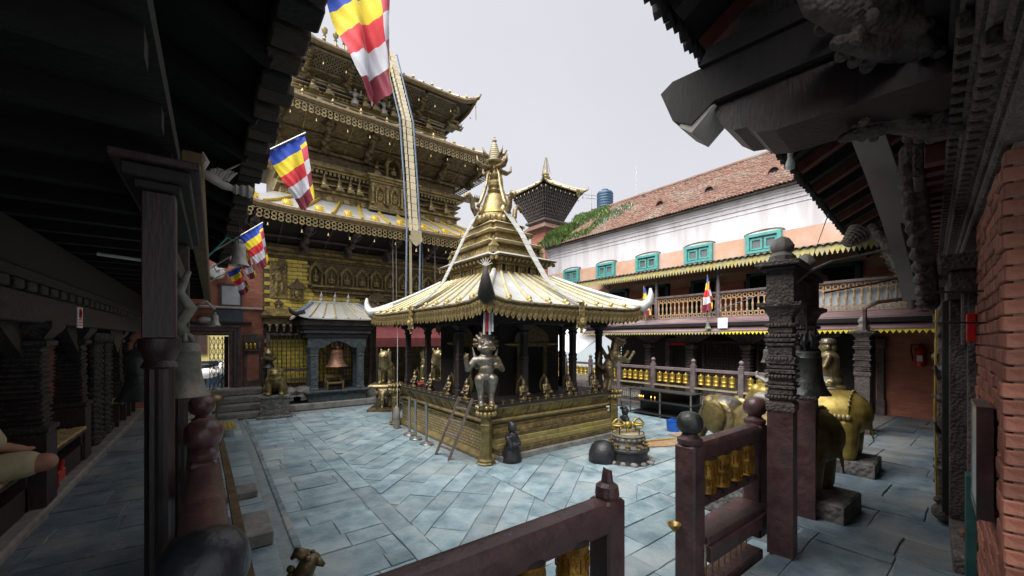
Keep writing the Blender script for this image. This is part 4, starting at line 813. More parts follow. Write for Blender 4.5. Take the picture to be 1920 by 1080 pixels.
for k, x in enumerate((2.2, 2.6, 3.3, 3.6, 3.9, 4.15, 4.45, 4.75, 5.6)):
    if k in (2, 5, 7):
        b = MB(); b.lathe([(.10, 0), (.11, .08), (.06, .16), (.05, .2)], 10, (x, 12.0, 8.42)); b.ell((x, 12.0, 8.72), (.07, .06, .1)); b.ell((x, 12.0, 8.86), (.045, .045, .055)); b.tube([(x - .05, 12, 8.76), (x - .15, 11.98, 8.72), (x - .16, 11.95, 8.86)], .022, 6); b.tube([(x + .05, 12, 8.76), (x + .15, 11.98, 8.72), (x + .16, 11.95, 8.86)], .022, 6); b.build('eave_figure', 'bell_pale', st3, smooth=True)
    else: put(stu_me, 'small_stupa', st3, (x, 12.0, 8.42), scl=1.25)
for (x, y, z, par) in ((7.05, 11.95, 6.46, st2), (6.35, 11.95, 8.75, st3)):
    b = MB(); b.box(x - .1, x + .25, y - .15, y + .25, z - .05, z + .05, .01)
    for k in range(4): b.tube([(x + .1 + k * .05, y - .1, z), (x + .2 + k * .06, y - .16, z + .03), (x + .2 + k * .06, y - .18, z + .14)], [.03, .03, .005], 6)
    b.tube([(x + .1, y, z), (x + .42, y - .05, z - .02), (x + .5, y - .08, z + .1)], [.06, .05, .01], 8); b.build('corner_makara', 'bronze', par)
# ridge pinnacles of the top roof
for x in (3.0, 3.35, 3.62, 4.15, 4.5, 4.72, 4.95, 5.2):
    MB().lathe([(.10, 0), (.12, .08), (.06, .18), (.09, .26), (.04, .36), (.03, .62), (.06, .66), (.025, .7), (.09, .80), (.10, .90), (.03, .96), (0, 1.0)], 12, (x, 14.5, 11.15)).build('pinnacle', 'bronze_light', r3, smooth=True)
# long jointed metal banner hanging down the front, with side ropes
ban = thing('metal_banner', 'long jointed pale metal banner hanging from the temple top over its eaves', 'banner', (4.6, 10.6, 4.4))
path = [Vector((3.95, 13.8, 11.4)), Vector((4.02, 11.1, 9.75)), Vector((4.2, 10.9, 8.7)), Vector((4.36, 10.72, 7.75)), Vector((4.45, 10.66, 6.2)), Vector((4.52, 10.6, 4.62))]
def seg_path(P, n):
    o = []
    for i in range(len(P) - 1):
        for j in range(n): o.append(P[i].lerp(P[i + 1], j / n))
    return o + [P[-1]]
Q = seg_path(path, 8); pm = MB().box(-.5, .5, -.008, .008, -.5, .5).mesh('banner_plate', 'banner_cream')
for (off, w_) in ((-.10, .075), (.05, .15)):
    for i in range(len(Q) - 1):
        a, b = Q[i], Q[i + 1]; e = (a - b); put(pm, 'banner_plate', ban, (a + b) / 2 + Vector((off, 0, 0)), (math.atan2(-e.y, e.z), 0, 0), (w_, 1, e.length * .93))
for off in (-.21, .19): MB().tube([p + Vector((off, .0, 0)) for p in Q] + [Vector((4.5 + off, 10.62, 2.6))], .028, 6, .6).build('side_rope', 'rope_blue', ban)
MB().prism([(-.16, 0), (-.16, -.15), (-.2, -.25), (-.1, -.38), (0, -.45), (.1, -.38), (.2, -.25), (.16, -.15), (.16, 0)], (4.58, 10.58, 4.66), (1, 0, 0), (0, 0, 1), (0, 1, 0), .02).build('banner_end', 'gold_pale', ban)
MB().bar((4.42, 10.63, 4.5), (4.44, 10.63, 2.6), .07, .02).build('banner_tail', 'gold_pale', ban)
MB().lathe([(.005, .1), (.02, .08), (.035, .02), (.04, 0)], 10, (4.58, 10.58, 4.05)).build('banner_bell', 'bronze', ban)
for x in (4.05, 4.15, 4.95, 5.35): tag(MB().tube([(x, 11.0, 4.6), (x + .02, 11.0, 2.45)], .016, 5).build('hanging_rod', 'iron_sheet'), 'thin grey rod hanging from the lowest temple eave near the long banner', 'rod', 'rods hanging from the lowest temple eave')
# ------------------------------------------------------------------ bell pavilion before the gilt wall
pav = thing('bell_pavilion', 'small dark pavilion with pale metal roof and copper bell frame before the gilt wall', 'pavilion', (2.7, 11.75, ZC))
px0, px1, py0, py1 = 1.92, 3.5, 11.4, 12.1
for z0, z1, o, m_ in ((-.25, -.15, .03, 'stone_grey'), (-.15, .12, -.05, 'stone_green'), (.12, .16, .0, 'stone_green'), (.16, .22, .04, 'stone_green')):
    MB().box(px0 - o, px1 + o, py0 - o, py1 + o, z0, z1, .012).build('base_course', m_, pav)
cap_ = [(.10, 0), (.10, .06), (.085, .08), (.085, .9), (.10, .93), (.085, .96), (.11, 1.08), (.12, 1.14)]
for x in (px0 + .2, px1 - .2):
    for y in (py0 + .12, py1 - .1): MB().sq(cap_, (x, y, .22)).build('post', 'stone_green', pav)
ar = MB(); ar.prism([(px0 + .05, 1.36), (px0 + .05, 1.62), (px1 - .05, 1.62), (px1 - .05, 1.36), (px1 - .42, 1.36), (px1 - .6, 1.48), (2.71, 1.54), (px0 + .6, 1.48), (px0 + .42, 1.36)], (0, py0 + .03, 0), (1, 0, 0), (0, 0, 1), (0, 1, 0), .16); ar.build('arch_beam', 'stone_green', pav)
for z0, z1, o, m_ in ((1.62, 1.74, .0, 'wood_black'), (1.74, 1.84, .05, 'stone_green'), (1.84, 1.95, .1, 'wood_black'), (1.95, 2.1, .16, 'wood_carved')): MB().box(px0 - o, px1 + o, py0 - o, py1 + o, z0, z1, .01).build('entablature', m_, pav)
SP = roof_fn((1.62, 3.8, 11.05, 12.45, 2.13), (2.1, 3.3, 11.6, 11.9, 2.55), .10, 1.1, 6)
pr_ = MB().rects([(1.7, 3.7, 11.1, 12.4, 2.08), (1.9, 3.5, 11.3, 12.2, 2.16)]).build('roof', 'wood_black', pav)
for s, n in ((0, 7), (1, 4), (2, 7), (3, 4)):
    for k in range(n):
        m = MB(); sheet(m, SP, s, k / n, (k + 1) / n, 3, 4, .03); m.build('roof_sheet', 'gold_sheet', pr_, smooth=True)
        if k: m = MB(); m.tube([SP(s, k / n, v / 4) + Vector((0, 0, .015)) for v in range(5)], .022, 6); m.build('roof_rib', 'gold_pale', pr_, smooth=True)
    b = SP(s, 0, 0); d = Vector((b.x - 2.71, b.y - 11.75, 0)).normalized(); m = MB(); m.tube([b + d * a + Vector((0, 0, z)) for a, z in ((-.25, .05), (0, -.02), (.12, .03), (.2, .14))], [.05, .06, .05, .015], 8); m.build('corner_horn', 'wood_black' if s == 0 else 'gold_sheet', pr_, smooth=2)
    m = MB(); m.tube([SP(s, 0, v / 4) + Vector((0, 0, .02)) for v in range(5)], .035, 6); m.build('hip_ridge', 'rope_blue', pr_, smooth=True)
MB().box(2.05, 3.35, 11.7, 11.8, 2.54, 2.62, .02).build('roof_ridge', 'gold_sheet', pr_)
for x in (2.35, 2.7, 3.05): MB().lathe([(.05, 0), (.06, .05), (.03, .1), (.045, .16), (.015, .22), (0, .3)], 10, (x, 11.75, 2.6)).build('ridge_finial', 'bell_pale', pr_, smooth=True)
for sx in (-1, 1): MB().tube([(2.71 + sx * .5, 11.6, 1.42), (2.71 + sx * .12, 11.6, 1.0)], .015, 5).build('chain', 'wire', pav)
def bell(name, lab, loc, r, h, m_, grp=None, crown=True, clapper=True, hangz=None):
    t = thing(name, lab, 'bell', loc, group=grp)
    MB().lathe([(r * .30, h), (r * .48, h * .985), (r * .56, h * .95), (r * .58, h * .86), (r * .62, h * .84), (r * .60, h * .80), (r * .62, h * .5), (r * .68, h * .32), (r * .70, h * .30), (r * .72, h * .26), (r * .82, h * .12), (r * .97, h * .03), (r, 0), (r * .93, -.0), (r * .80, h * .1), (r * .55, h * .5), (r * .45, h * .85)], 28).build('body', m_, t, smooth=True, world=False)
    if crown:
        m = MB(); m.tube([(r * .28 * math.cos(PI * i / 8), 0, h + r * .42 * math.sin(PI * i / 8)) for i in range(9)], r * .10, 8); m.tube([(0, r * .28 * math.cos(PI * i / 8), h + r * .42 * math.sin(PI * i / 8)) for i in range(9)], r * .10, 8); m.build('crown', m_, t, smooth=2, world=False)
    if clapper: m = MB(); m.tube([(0, 0, h * .6), (0, 0, h * .05)], r * .06, 6); m.ell((0, 0, h * .06), r * .15); m.build('clapper', 'bell_dark', t, smooth=True, world=False)
    if hangz: MB().tube([(0, 0, h + r * .35), (0, 0, hangz - loc[2])], max(.008, r * .06), 6).build('hanger', 'wire', t, world=False)
    return t
t = bell('temple_bell', 'orange weathered copper bell hanging in the small dark pavilion', (2.71, 11.62, .84), .29, .46, 'bell_copper', hangz=1.5)
m = MB(); m.ell((0, 0, .62), (.07, .05, .12)); m.ell((.12, 0, .6), (.05, .04, .09)); m.ell((-.12, 0, .6), (.05, .04, .09)); m.build('crown_figure', 'bell_copper', t, smooth=2, world=False)
ch = thing('wooden_chair', 'low plain wooden chair standing under the copper bell', 'chair', (2.62, 11.5, .22))
for sx, sy, h in ((-1, -1, .26), (1, -1, .26), (-1, 1, .42), (1, 1, .42)): MB().box(sx * .2 - .018, sx * .2 + .018, sy * .12 - .018, sy * .12 + .018, 0, h).build('leg', 'fascia_brown', ch, world=False)
MB().box(-.22, .22, -.14, .14, .17, .2).build('seat', 'fascia_brown', ch, world=False); MB().box(-.19, .19, .11, .13, .32, .4).build('backrest', 'fascia_brown', ch, world=False)
# maroon awning over the temple door, dark statue by the grille
aw = thing('door_awning', 'maroon cloth awning stretched before the temple door behind the shrine', 'awning', (5.0, 10.7, ZC))
MB().add([(3.45, 10.55, 1.62), (6.9, 10.55, 1.62), (6.9, 11.9, 2.32), (3.9, 11.9, 2.32), (3.45, 10.55, 1.58), (6.9, 10.55, 1.58), (6.9, 11.9, 2.28), (3.9, 11.9, 2.28)], [(0, 1, 2, 3), (7, 6, 5, 4), (0, 4, 5, 1), (1, 5, 6, 2), (2, 6, 7, 3), (3, 7, 4, 0)]).build('canopy', 'cloth_maroon', aw)
MB().box(3.44, 6.92, 10.53, 10.55, 1.38, 1.62).build('valance', 'cloth_maroon', aw)
MB().add([(3.44, 10.54, 1.40), (3.44, 10.54, 1.62), (3.89, 11.9, 2.3), (3.89, 11.9, 2.08), (3.455, 10.54, 1.40), (3.455, 10.54, 1.62), (3.905, 11.9, 2.3), (3.905, 11.9, 2.08)], [(0, 1, 2, 3), (7, 6, 5, 4), (0, 3, 7, 4), (1, 5, 6, 2), (0, 4, 5, 1), (2, 6, 7, 3)]).build('side_valance', 'cloth_maroon', aw)
for x in (3.47, 6.9): MB().tube([(x, 10.56, ZC), (x, 10.56, 1.6)], .02, 6).build('awning_pole', 'wire', aw)
t = thing('stone_guardian', 'dark stone attendant with gilt lotus head before the grille', 'statue', (1.12, 11.75, .15))
MB().lathe([(.16, 0), (.17, .1), (.12, .2), (.15, .45), (.13, .6), (.17, .72), (.1, .8), (.07, .85)], 12).build('body', 'stone_black', t, smooth=True, world=False); MB().lathe([(.06, .84), (.17, .92), (.18, .97), (.1, 1.0), (.12, 1.08), (.08, 1.16), (.03, 1.2)], 14).build('lotus_head', 'bronze_light', t, smooth=True, world=False)
# ------------------------------------------------------------------ brick house beside the temple
bh = thing('brick_house', 'red brick house wall with dark doorway beside the gilt temple wall', 'house', (-.6, 12.6, .3))
hw = MB()
for x0, x1, z0, z1 in ((-3.5, -.95, -.4, 4.6), (-.95, .32, 1.68, 4.6), (.32, 1.05, -.4, 4.6)): hw.box(x0, x1, 12.5, 12.9, z0, z1)
hw.build('wall', 'far_brick_x', bh)
for k, (o, m_) in enumerate(((0, 'wood_carved'), (.09, 'wood_maroon'), (.17, 'wood_carved'))):
    f = MB(); f.box(.32 + o, .40 + o, 12.43 - .02 * k, 12.52, .3, 1.70 + o, .01); f.box(-1.0, .40 + o, 12.43 - .02 * k, 12.52, 1.70 + o, 1.78 + o, .01); f.build('door_frame', m_, bh)
MB().box(-1.2, .8, 12.38, 12.5, 1.96, 2.04, .01).build('lintel', 'wood_black', bh)
MB().box(.62, 1.02, 12.40, 12.5, .3, 1.72, .01).build('side_panel', 'wood_carved', bh); MB().box(.70, .96, 12.385, 12.42, .5, 1.2, .005).build('brick_infill', 'far_brick_x', bh)
MB().box(-1.0, 1.05, 12.40, 12.5, 2.36, 2.42, .012).build('pipe_ledge', 'bell_pale', bh)
MB().box(-1.0, 1.05, 12.36, 12.5, 4.05, 4.25, .02).build('cornice', 'wood_carved', bh)
# folding gate
fg = put(None, 'folding_gate', bh, (.05, 12.55, .35))
for k in range(5): MB().box(-.08 + k * .085, -.066 + k * .085, 12.54, 12.56, .35, 1.66).build('gate_bar', 'wire', fg)
for k in range(4):
    for j in range(5):
        x = -.075 + k * .085; z = .4 + j * .25; MB().bar((x, 12.55, z), (x + .085, 12.55, z + .25), .012, .012).build('gate_link', 'wire', fg); MB().bar((x + .085, 12.552, z), (x, 12.552, z + .25), .012, .012).build('gate_link', 'wire', fg)
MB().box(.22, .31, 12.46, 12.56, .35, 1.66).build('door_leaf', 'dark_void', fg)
nsh = put(None, 'wheel_niche', bh, (.78, 12.4, 1.3)); MB().box(.62, .94, 12.30, 12.4, 1.28, 1.32).build('shelf', 'wood_carved', nsh); MB().box(.62, .94, 12.36, 12.4, 1.32, 1.5).build('backing', 'wood_black', nsh)
for k in range(3): MB().lathe([(.03, 0), (.036, .02), (.036, .11), (.03, .13), (.01, .15)], 10, (.69 + k * .09, 12.325, 1.335)).build('prayer_wheel', 'wheel_brass', nsh, smooth=True)
def framed(name, lab, cat, x0, x1, z0, z1, fm, im, y=12.47, d=.05):
    t = thing(name, lab, cat, ((x0 + x1) / 2, y, z0)); f = MB(); w_ = .05
    for a in ((x0, x1, z0, z0 + w_), (x0, x1, z1 - w_, z1), (x0, x0 + w_, z0 + w_, z1 - w_), (x1 - w_, x1, z0 + w_, z1 - w_)): f.box(a[0], a[1], y - d, y + .01, a[2], a[3])
    f.build('frame', fm, t); MB().box(x0 + w_, x1 - w_, y - d * .4, y, z0 + w_, z1 - w_).build('panel', im, t); return t
framed('framed_picture', 'glazed picture in maroon frame on the brick house wall', 'picture', .12, .60, 2.42, 3.0, 'wood_maroon', 'frosted_glass')
framed('wall_plaque', 'dark blue plaque on the brick wall above the doorway', 'plaque', .05, .62, 1.98, 2.33, 'plaque_blue', 'plaque_blue', 12.42, .03)
tag(MB().box(-.26, -.03, 12.40, 12.42, 2.08, 2.24).build('notice_board', 'fascia_brown'), 'small brown notice board left of the dark blue plaque', 'notice')
ck = thing('wall_clock', 'round white wall clock on the red brick house', 'clock', (.06, 12.46, 3.28))
MB().lathe([(.19, -.03), (.2, 0), (.19, .03), (.165, .035), (0, .035)], 24).build('case', 'steel', ck, loc=(.06, 12.46, 3.28), rot=(PI / 2, 0, 0), smooth=True)
MB().lathe([(.165, .036), (0, .037)], 24).build('dial', 'white_paint', ck, loc=(.06, 12.46, 3.28), rot=(PI / 2, 0, 0))
for a, l, w_ in ((R(50), .09, .016), (R(-20), .13, .012)):
    MB().bar((.06, 12.416, 3.28), (.06 + l * math.sin(a), 12.416, 3.28 + l * math.cos(a)), w_, .006, (0, 1, 0)).build('hand', 'wire', ck)
for k in range(12):
    a = k * PI / 6; MB().bar((.06 + .13 * math.sin(a), 12.418, 3.28 + .13 * math.cos(a)), (.06 + .15 * math.sin(a), 12.418, 3.28 + .15 * math.cos(a)), .01, .004, (0, 1, 0)).build('hour_mark', 'wire', ck)
# steps up to the doorway
st = thing('stone_steps', 'worn grey stone steps rising to the dark doorway of the brick house', 'steps', (.2, 11.4, ZC))
for k in range(4): MB().box(-.9, 1.02, 10.95 + k * .3, 12.5, ZC + k * .15, ZC + (k + 1) * .15 - .006, .02).build('step', 'stone_grey', st)
dk = thing('duck_statue', 'small bronze water bird on a post beside the stone steps', 'statue', (.02, 10.7, .1))
MB().lathe([(.05, -.3), (.05, 0), (.12, .05), (.04, .1)], 10).build('post', 'bronze', dk, smooth=True, world=False)
b = MB(); b.ell((0, 0, .2), (.16, .09, .1)); b.tube([(-.08, 0, .25), (-.1, 0, .36), (-.06, 0, .42)], [.05, .035, .04], 8); b.tube([(-.05, 0, .42), (.06, 0, .41)], [.03, .012], 6); b.build('body', 'bronze_light', dk, smooth=2, world=False)
# street beyond the doorway
sh = thing('street_house', 'pale yellow house across the street seen through the doorway', 'house', (-.2, 19, -.2))
MB().box(-5, 4, 19, 20, -.3, 6).build('wall', 'plaster_yellow', sh); MB().box(-5, 4, 18.97, 19.02, -.3, .75).build('dado', 'plaque_blue', sh)
wd_ = MB().box(-.75, -.2, 18.93, 19.02, 1.0, 2.0).build('window', 'wood_maroon', sh); MB().box(-.68, -.5, 18.91, 18.95, 1.05, 1.95).build('shutter', 'wood_black', wd_)
for k, (x, y, c_) in enumerate(((-.15, 15.6, 'white_paint'), (.1, 16.6, 'iron_sheet'))):
    mb = thing('motorbike', ('white fairing motorbike' if k == 0 else 'dark motorbike') + ' parked in the street beyond the doorway', 'motorbike', (x, y, -.1), R(75 + 20 * k))
    for yy in (-.6, .6):
        m = MB(); m.tube([(0, yy + .28 * math.cos(2 * PI * i / 16), .3 + .28 * math.sin(2 * PI * i / 16)) for i in range(17)], .05, 8); m.build('wheel', 'wire', mb, smooth=2, world=False)
    m = MB(); m.ell((0, .05, .62), (.16, .38, .16)); m.ell((0, -.42, .78), (.17, .16, .22)); m.build('body', c_, mb, smooth=2, world=False)
    MB().ell((0, .4, .82), (.12, .34, .06)).build('saddle', 'wire', mb, smooth=2, world=False)
    m = MB(); m.tube([(-.33, -.38, 1.0), (0, -.45, .95), (.33, -.38, 1.0)], .02, 6); m.tube([(0, -.45, .95), (0, -.62, .35)], .03, 6); m.build('handlebar', 'steel', mb, world=False)
# ------------------------------------------------------------------ left gallery building over the walkway
lg = thing('gallery_building', 'dark timber gallery building roofed over the left walkway', 'building', (-1.5, 5, 0))
EXL = lambda y: .47 - .02 * y
def skew_box(m, x0a, x1a, x0b, x1b, y0, y1, za0, za1, zb0, zb1): pass
m = MB()      # sloping roof slab: eave low at the court side
ys = [-2.5, 12.2]
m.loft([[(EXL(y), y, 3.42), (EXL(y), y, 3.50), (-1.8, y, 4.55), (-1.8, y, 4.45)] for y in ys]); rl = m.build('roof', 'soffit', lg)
for k in range(48):
    y = .9 + k * .235; r_ = rng.uniform(-.03, .03)
    MB().box(EXL(y) - .16, EXL(y) + .04 + r_, y, y + .2, 3.34 + r_ * .5, 3.44, .012).build('rafter_end', 'fascia_dark' if k % 3 else 'soffit', rl)
for k in range(15):
    y = -.5 + k * .85; MB().bar((EXL(y) - .1, y, 3.36), (-1.7, y, 4.36), .09, .12).build('rafter', 'soffit', rl)
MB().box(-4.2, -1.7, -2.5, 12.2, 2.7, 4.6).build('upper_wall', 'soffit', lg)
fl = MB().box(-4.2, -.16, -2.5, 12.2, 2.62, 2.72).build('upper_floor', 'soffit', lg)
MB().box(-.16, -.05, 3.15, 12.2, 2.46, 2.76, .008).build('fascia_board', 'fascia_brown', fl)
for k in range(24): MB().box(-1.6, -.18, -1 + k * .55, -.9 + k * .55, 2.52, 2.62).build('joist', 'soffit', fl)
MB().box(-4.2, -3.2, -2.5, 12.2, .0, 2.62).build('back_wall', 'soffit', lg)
# carved snout and lotus bracket at the fascia's near end
b = MB(); b.tube([(-.08, 3.5, 2.76), (-.02, 3.5, 2.74), (.06, 3.52, 2.70), (.12, 3.53, 2.69)], [.02, .035, .03, .02], 10); b.tube([(-.07, 3.5, 2.78), (-.04, 3.5, 2.84), (-.06, 3.5, 2.9)], [.025, .02, .005], 8)
for k in range(7): b.tube([(-.03 + k * .018, 3.5, 2.73), (-.01 + k * .02, 3.49, 2.78 + .01 * (k % 3)), (.02 + k * .02, 3.49, 2.80)], [.012, .014, .003], 6)
b.build('makara_head', 'bell_pale', fl, smooth=True)
MB().lathe([(.03, 0), (.05, .03), (.035, .05), (.055, .08), (.05, .11), (.065, .13), (.04, .17)], 14).build('lotus_boss', 'bell_pale', fl, loc=(.11, 3.53, 2.69), rot=(0, R(90), 0), scl=.75, smooth=True)
# arcade posts with stacked carved rings
ap = [(.15, 0), (.15, .66), (.17, .68), (.17, .71), (.13, .73)]
for k in range(14):
    z = .74 + k * .048; q = .128 - .0012 * k + .008 * (k % 4 == 1); ap += [(q - .016, z), (q, z + .01), (q + .004, z + .026), (q - .016, z + .04)]
ap += [(.11, 1.43), (.16, 1.46), (.16, 1.5), (.13, 1.52), (.2, 1.62), (.2, 1.68)]
apm = MB().sq(ap).mesh('arcade_post', 'wood_shaded')
ap_red = MB().sq([(.155, 0), (.155, .64)]).mesh('post_base', 'maroon_shaded')
arc = [(-1.36, 5.55), (-1.44, 7.35), (-1.52, 10.5), (-1.55, 11.6)]
for x, y in arc:
    p = put(apm, 'arcade_post', lg, (x, y, .08)); put(ap_red, 'post_base', p, (x, y, .08))
slim = [(.075, 0), (.09, .02), (.09, .1), (.06, .12)]
for k in range(17): z = .14 + k * .078; slim += [(.05, z), (.07, z + .02), (.07, z + .045), (.05, z + .06)]
slim += [(.1, 1.5), (.12, 1.6)]; slm = MB().lathe(slim, 8, ph=PI / 8).mesh('slender_post', 'wood_shaded')
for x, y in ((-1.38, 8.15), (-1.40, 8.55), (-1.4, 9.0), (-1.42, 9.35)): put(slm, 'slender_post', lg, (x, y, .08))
bmz = MB().box(-1.62, -1.2, -1, 12, 1.74, 1.98, .01).build('arcade_beam', 'wood_shaded', lg)
for k in range(40): MB().box(-1.22, -1.16, .6 + k * .28, .78 + k * .28, 1.98, 2.06, .01).build('beam_block', 'wood_shaded', bmz)
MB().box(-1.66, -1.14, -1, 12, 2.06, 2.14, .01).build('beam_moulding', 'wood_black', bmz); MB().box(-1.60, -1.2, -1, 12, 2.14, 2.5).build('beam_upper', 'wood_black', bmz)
for y in (5.55, 7.35, 9.8):
    for sg in (-1, 1):
        b = MB(); b.prism([(0, 0), (sg * .6, .34), (sg * .6, .4), (0, .4)] if sg > 0 else [(0, .4), (-.6, .4), (-.6, .34), (0, 0)], (-1.45, y, 1.36), (0, 1, 0), (0, 0, 1), (1, 0, 0), .1); b.build('arch_bracket', 'wood_shaded', bmz)
# benches with cane mats
for k, (y0, y1, lab) in enumerate(((3.7, 5.35, 'cane-topped bench where the seated person rests, before the nearest arcade post'), (5.75, 7.15, 'cane-topped bench above the red dustpan between arcade posts'), (9.5, 10.3, 'short cane-topped bench beyond the slender arcade posts'), (10.7, 11.4, 'farthest short cane-topped bench near the arcade end'))):
    t = thing('arcade_bench', lab, 'bench', (-1.5, (y0 + y1) / 2, .085)); L_ = (y1 - y0) / 2
    MB().box(-.22, .24, -L_, L_, .36, .40, .01).build('seat_board', 'maroon_shaded', t, world=False); c_ = MB()
    nx, ny = 8, 10
    for i in range(nx):
        for j in range(ny):
            x = -.22 + i * .058; y = -L_ + .03 + j * (2 * L_ - .06) / ny; c_.box(x, x + .055, y, y + (2 * L_ - .06) / ny - .004, .40 + .006 * ((i + j) % 2), .418 + .006 * ((i + j) % 2) + .03 * max(0, (i - 5.5) / 3), .004)
    c_.build('cane_mat', 'cane', t, world=False)
    for yy in (-L_ + .05, L_ - .05): MB().box(-.2, .2, yy - .03, yy + .03, 0, .36).build('leg', 'maroon_shaded', t, world=False)
MB().box(-1.62, -1.3, 3.6, 7.2, .085, .30).build('plinth_panel', 'maroon_shaded', lg)
dp = thing('dustpan', 'red plastic dustpan standing under the cane bench', 'dustpan', (-1.27, 6.1, .08))
b = MB(); b.box(-.015, .015, -.13, .13, 0, .16, .006); b.box(-.07, .015, -.13, -.11, 0, .15); b.box(-.07, .015, .11, .13, 0, .15); b.tube([(0, 0, .15), (.02, 0, .26)], .02, 6); b.build('pan', 'red_paint', dp, world=False); MB().box(.016, .02, -.11, .11, .01, .06).build('rubber_lip', 'stone_grey', dp, world=False)
# fluorescent tube, paper notice
tl = thing('tube_light', 'unlit white fluorescent tube under the dark gallery floor', 'lamp', (-.7, 6.2, 2.4)); MB().tube([AT(182, 476, Y=6.0), AT(275, 489, Y=6.0)], .018, 8).build('tube', 'white_paint', tl); MB().bar(AT(180, 470, Y=6.02), AT(277, 483, Y=6.02), .05, .05).build('batten', 'soffit', tl)
nc = thing('paper_notice', 'small white paper notice with red print pinned to the arcade beam', 'notice', (-1.19, 6.4, 1.8)); MB().box(-1.198, -1.19, 6.34, 6.56, 1.72, 1.95).build('sheet', 'paper', nc)
for k in range(3): MB().box(-1.189, -1.186, 6.37, 6.53, 1.745 + k * .03, 1.757 + k * .03).build('print_line', 'flag_red', nc)
MB().lathe([(.06, 0), (.06, .003), (.04, .003), (.04, 0)], 14).build('print_mark', 'flag_red', nc, loc=(-1.187, 6.45, 1.88), rot=(0, R(90), 0))
# seated person, knee towards the walkway, mostly outside the picture
pb = rings_join([('e', (0, 0, .12), (.2, .2, .13)), ('c', (0, 0, .15), (0, .02, .5), .16, .17), ('e', (0, .01, .53), (.2, .12, .08)), ('c', (0, 0, .55), (0, 0, .68), .055, .05), ('e', (0, .01, .78), (.085, .1, .12)), ('e', (0, .105, .77), (.018, .025, .025)), ('e', (.085, .01, .78), (.018, .03, .035)), ('e', (-.085, .01, .78), (.018, .03, .035)),
    ('c', (.1, .05, .1), (.42, .28, .13), .095, .072), ('c', (.42, .28, .12), (.05, .38, .06), .065, .045), ('c', (-.1, .05, .1), (-.42, .28, .13), .095, .072), ('c', (-.42, .28, .12), (-.05, .42, .06), .065, .045), ('e', (.0, .40, .05), (.11, .05, .04)), ('e', (-.0, .45, .05), (.11, .05, .04)),
    ('c', (.2, .01, .53), (.27, .1, .3), .055, .045), ('c', (.27, .1, .3), (.2, .32, .22), .042, .032), ('e', (.19, .36, .21), (.035, .06, .02)), ('c', (-.2, .01, .53), (-.27, .1, .3), .055, .045), ('c', (-.27, .1, .3), (-.2, .32, .22), .042, .032), ('e', (-.19, .36, .21), (.035, .06, .02))], .016, 'skin', 'person_body', 3)
pt = thing('person', 'person in beige clothes seated cross-legged on the cane bench, bare knee out', 'person', (-1.56, 4.72, .50), R(-35)); put(pb, 'body', pt, world=False)
tr = rings_join([('e', (0, 0, .13), (.23, .23, .15)), ('c', (.1, .05, .11), (.33, .22, .13), .12, .105), ('c', (-.1, .05, .11), (-.33, .22, .13), .12, .105), ('e', (0, .15, .06), (.3, .16, .05))], .016, 'cloth_beige', 'trousers', 2)
sh_ = rings_join([('c', (0, 0, .2), (0, .02, .5), .185, .19), ('e', (0, .01, .53), (.225, .14, .09)), ('c', (.2, .01, .53), (.26, .08, .34), .075, .07), ('c', (-.2, .01, .53), (-.26, .08, .34), .075, .07)], .016, 'cloth_beige', 'shirt', 2)
hr = rings_join([('e', (0, -.02, .82), (.098, .105, .105))], .014, 'wire', 'hair', 1)
put(tr, 'trousers', pt, world=False); put(sh_, 'shirt', pt, world=False); put(hr, 'hair', pt, world=False)
# ------------------------------------------------------------------ left and front railings with ball-topped posts
def ball_post(par, x, y, z0=0, top=1.14, w_=.065, m_='rail_maroon', ball=.093, cut=False, bm='rail_maroon'):
    zt = top - ball * 1.75 - .07
    p = MB().box(x - w_, x + w_, y - w_, y + w_, z0, zt, .014).build('post', m_, par)
    MB().lathe([(w_ * 1.05, zt), (w_ * 1.12, zt + .012), (w_ * 1.12, zt + .035), (w_ * .85, zt + .045), (w_ * .7, zt + .06), (ball * .55, zt + .07)], 20, (x, y, 0)).build('collar', m_, p, smooth=True)
    b_ = ball; z = zt + .065
    MB().lathe([(b_ * .5, z), (b_ * .85, z + b_ * .25), (b_ * .99, z + b_ * .6), (b_, z + b_ * .95), (b_ * .93, z + b_ * 1.3), (b_ * .7, z + b_ * 1.62), (b_ * .35, z + b_ * 1.75), (.003, z + b_ * 1.78)], 28, (x, y, 0)).build('ball', bm, p, smooth=2)
    return p
lf_ = thing('left_railing', 'maroon ball-topped railing with round handrail along the left walkway', 'railing', (-.03, 4, 0))
LP = [(-.016, 1.21), (-.045, 2.9), (-.075, 4.15)]
for k, (x, y) in enumerate(LP): ball_post(lf_, x, y, bm='rail_maroon' if k else 'ball_black')
for (x0, y0), (x1, y1) in zip(LP[:-1], LP[1:]):
    m = MB(); d_ = Vector((x1 - x0, y1 - y0, 0)).normalized(); n_ = Vector((-d_.y, d_.x, 0)); prof = [(-.075, -.07), (-.085, -.03), (-.08, .0), (-.055, .03), (-.02, .042), (.02, .042), (.055, .03), (.08, .0), (.085, -.03), (.075, -.07)]
    m.loft([[Vector((x, y, .84)) + n_ * a + Vector((0, 0, b_)) for a, b_ in prof] for x, y in ((x0, y0), (x1, y1))]); m.build('handrail', 'rail_maroon', lf_, smooth=True)
    for z in (.5, .12): MB().bar((x0, y0, z), (x1, y1, z), .07, .08).build('lower_rail', 'wood_maroon', lf_)
    MB().bar((x0 + .115, y0, .80), (x1 + .115, y1, .80), .035, .03).build('yellow_strip', 'fascia_brown', lf_)
    for k in range(9): q = (k + .5) / 9; MB().box(lerp(x0, x1, q) - .012, lerp(x0, x1, q) + .012, lerp(y0, y1, q) - .012, lerp(y0, y1, q) + .012, .15, .5).build('baluster', 'wood_maroon', lf_)
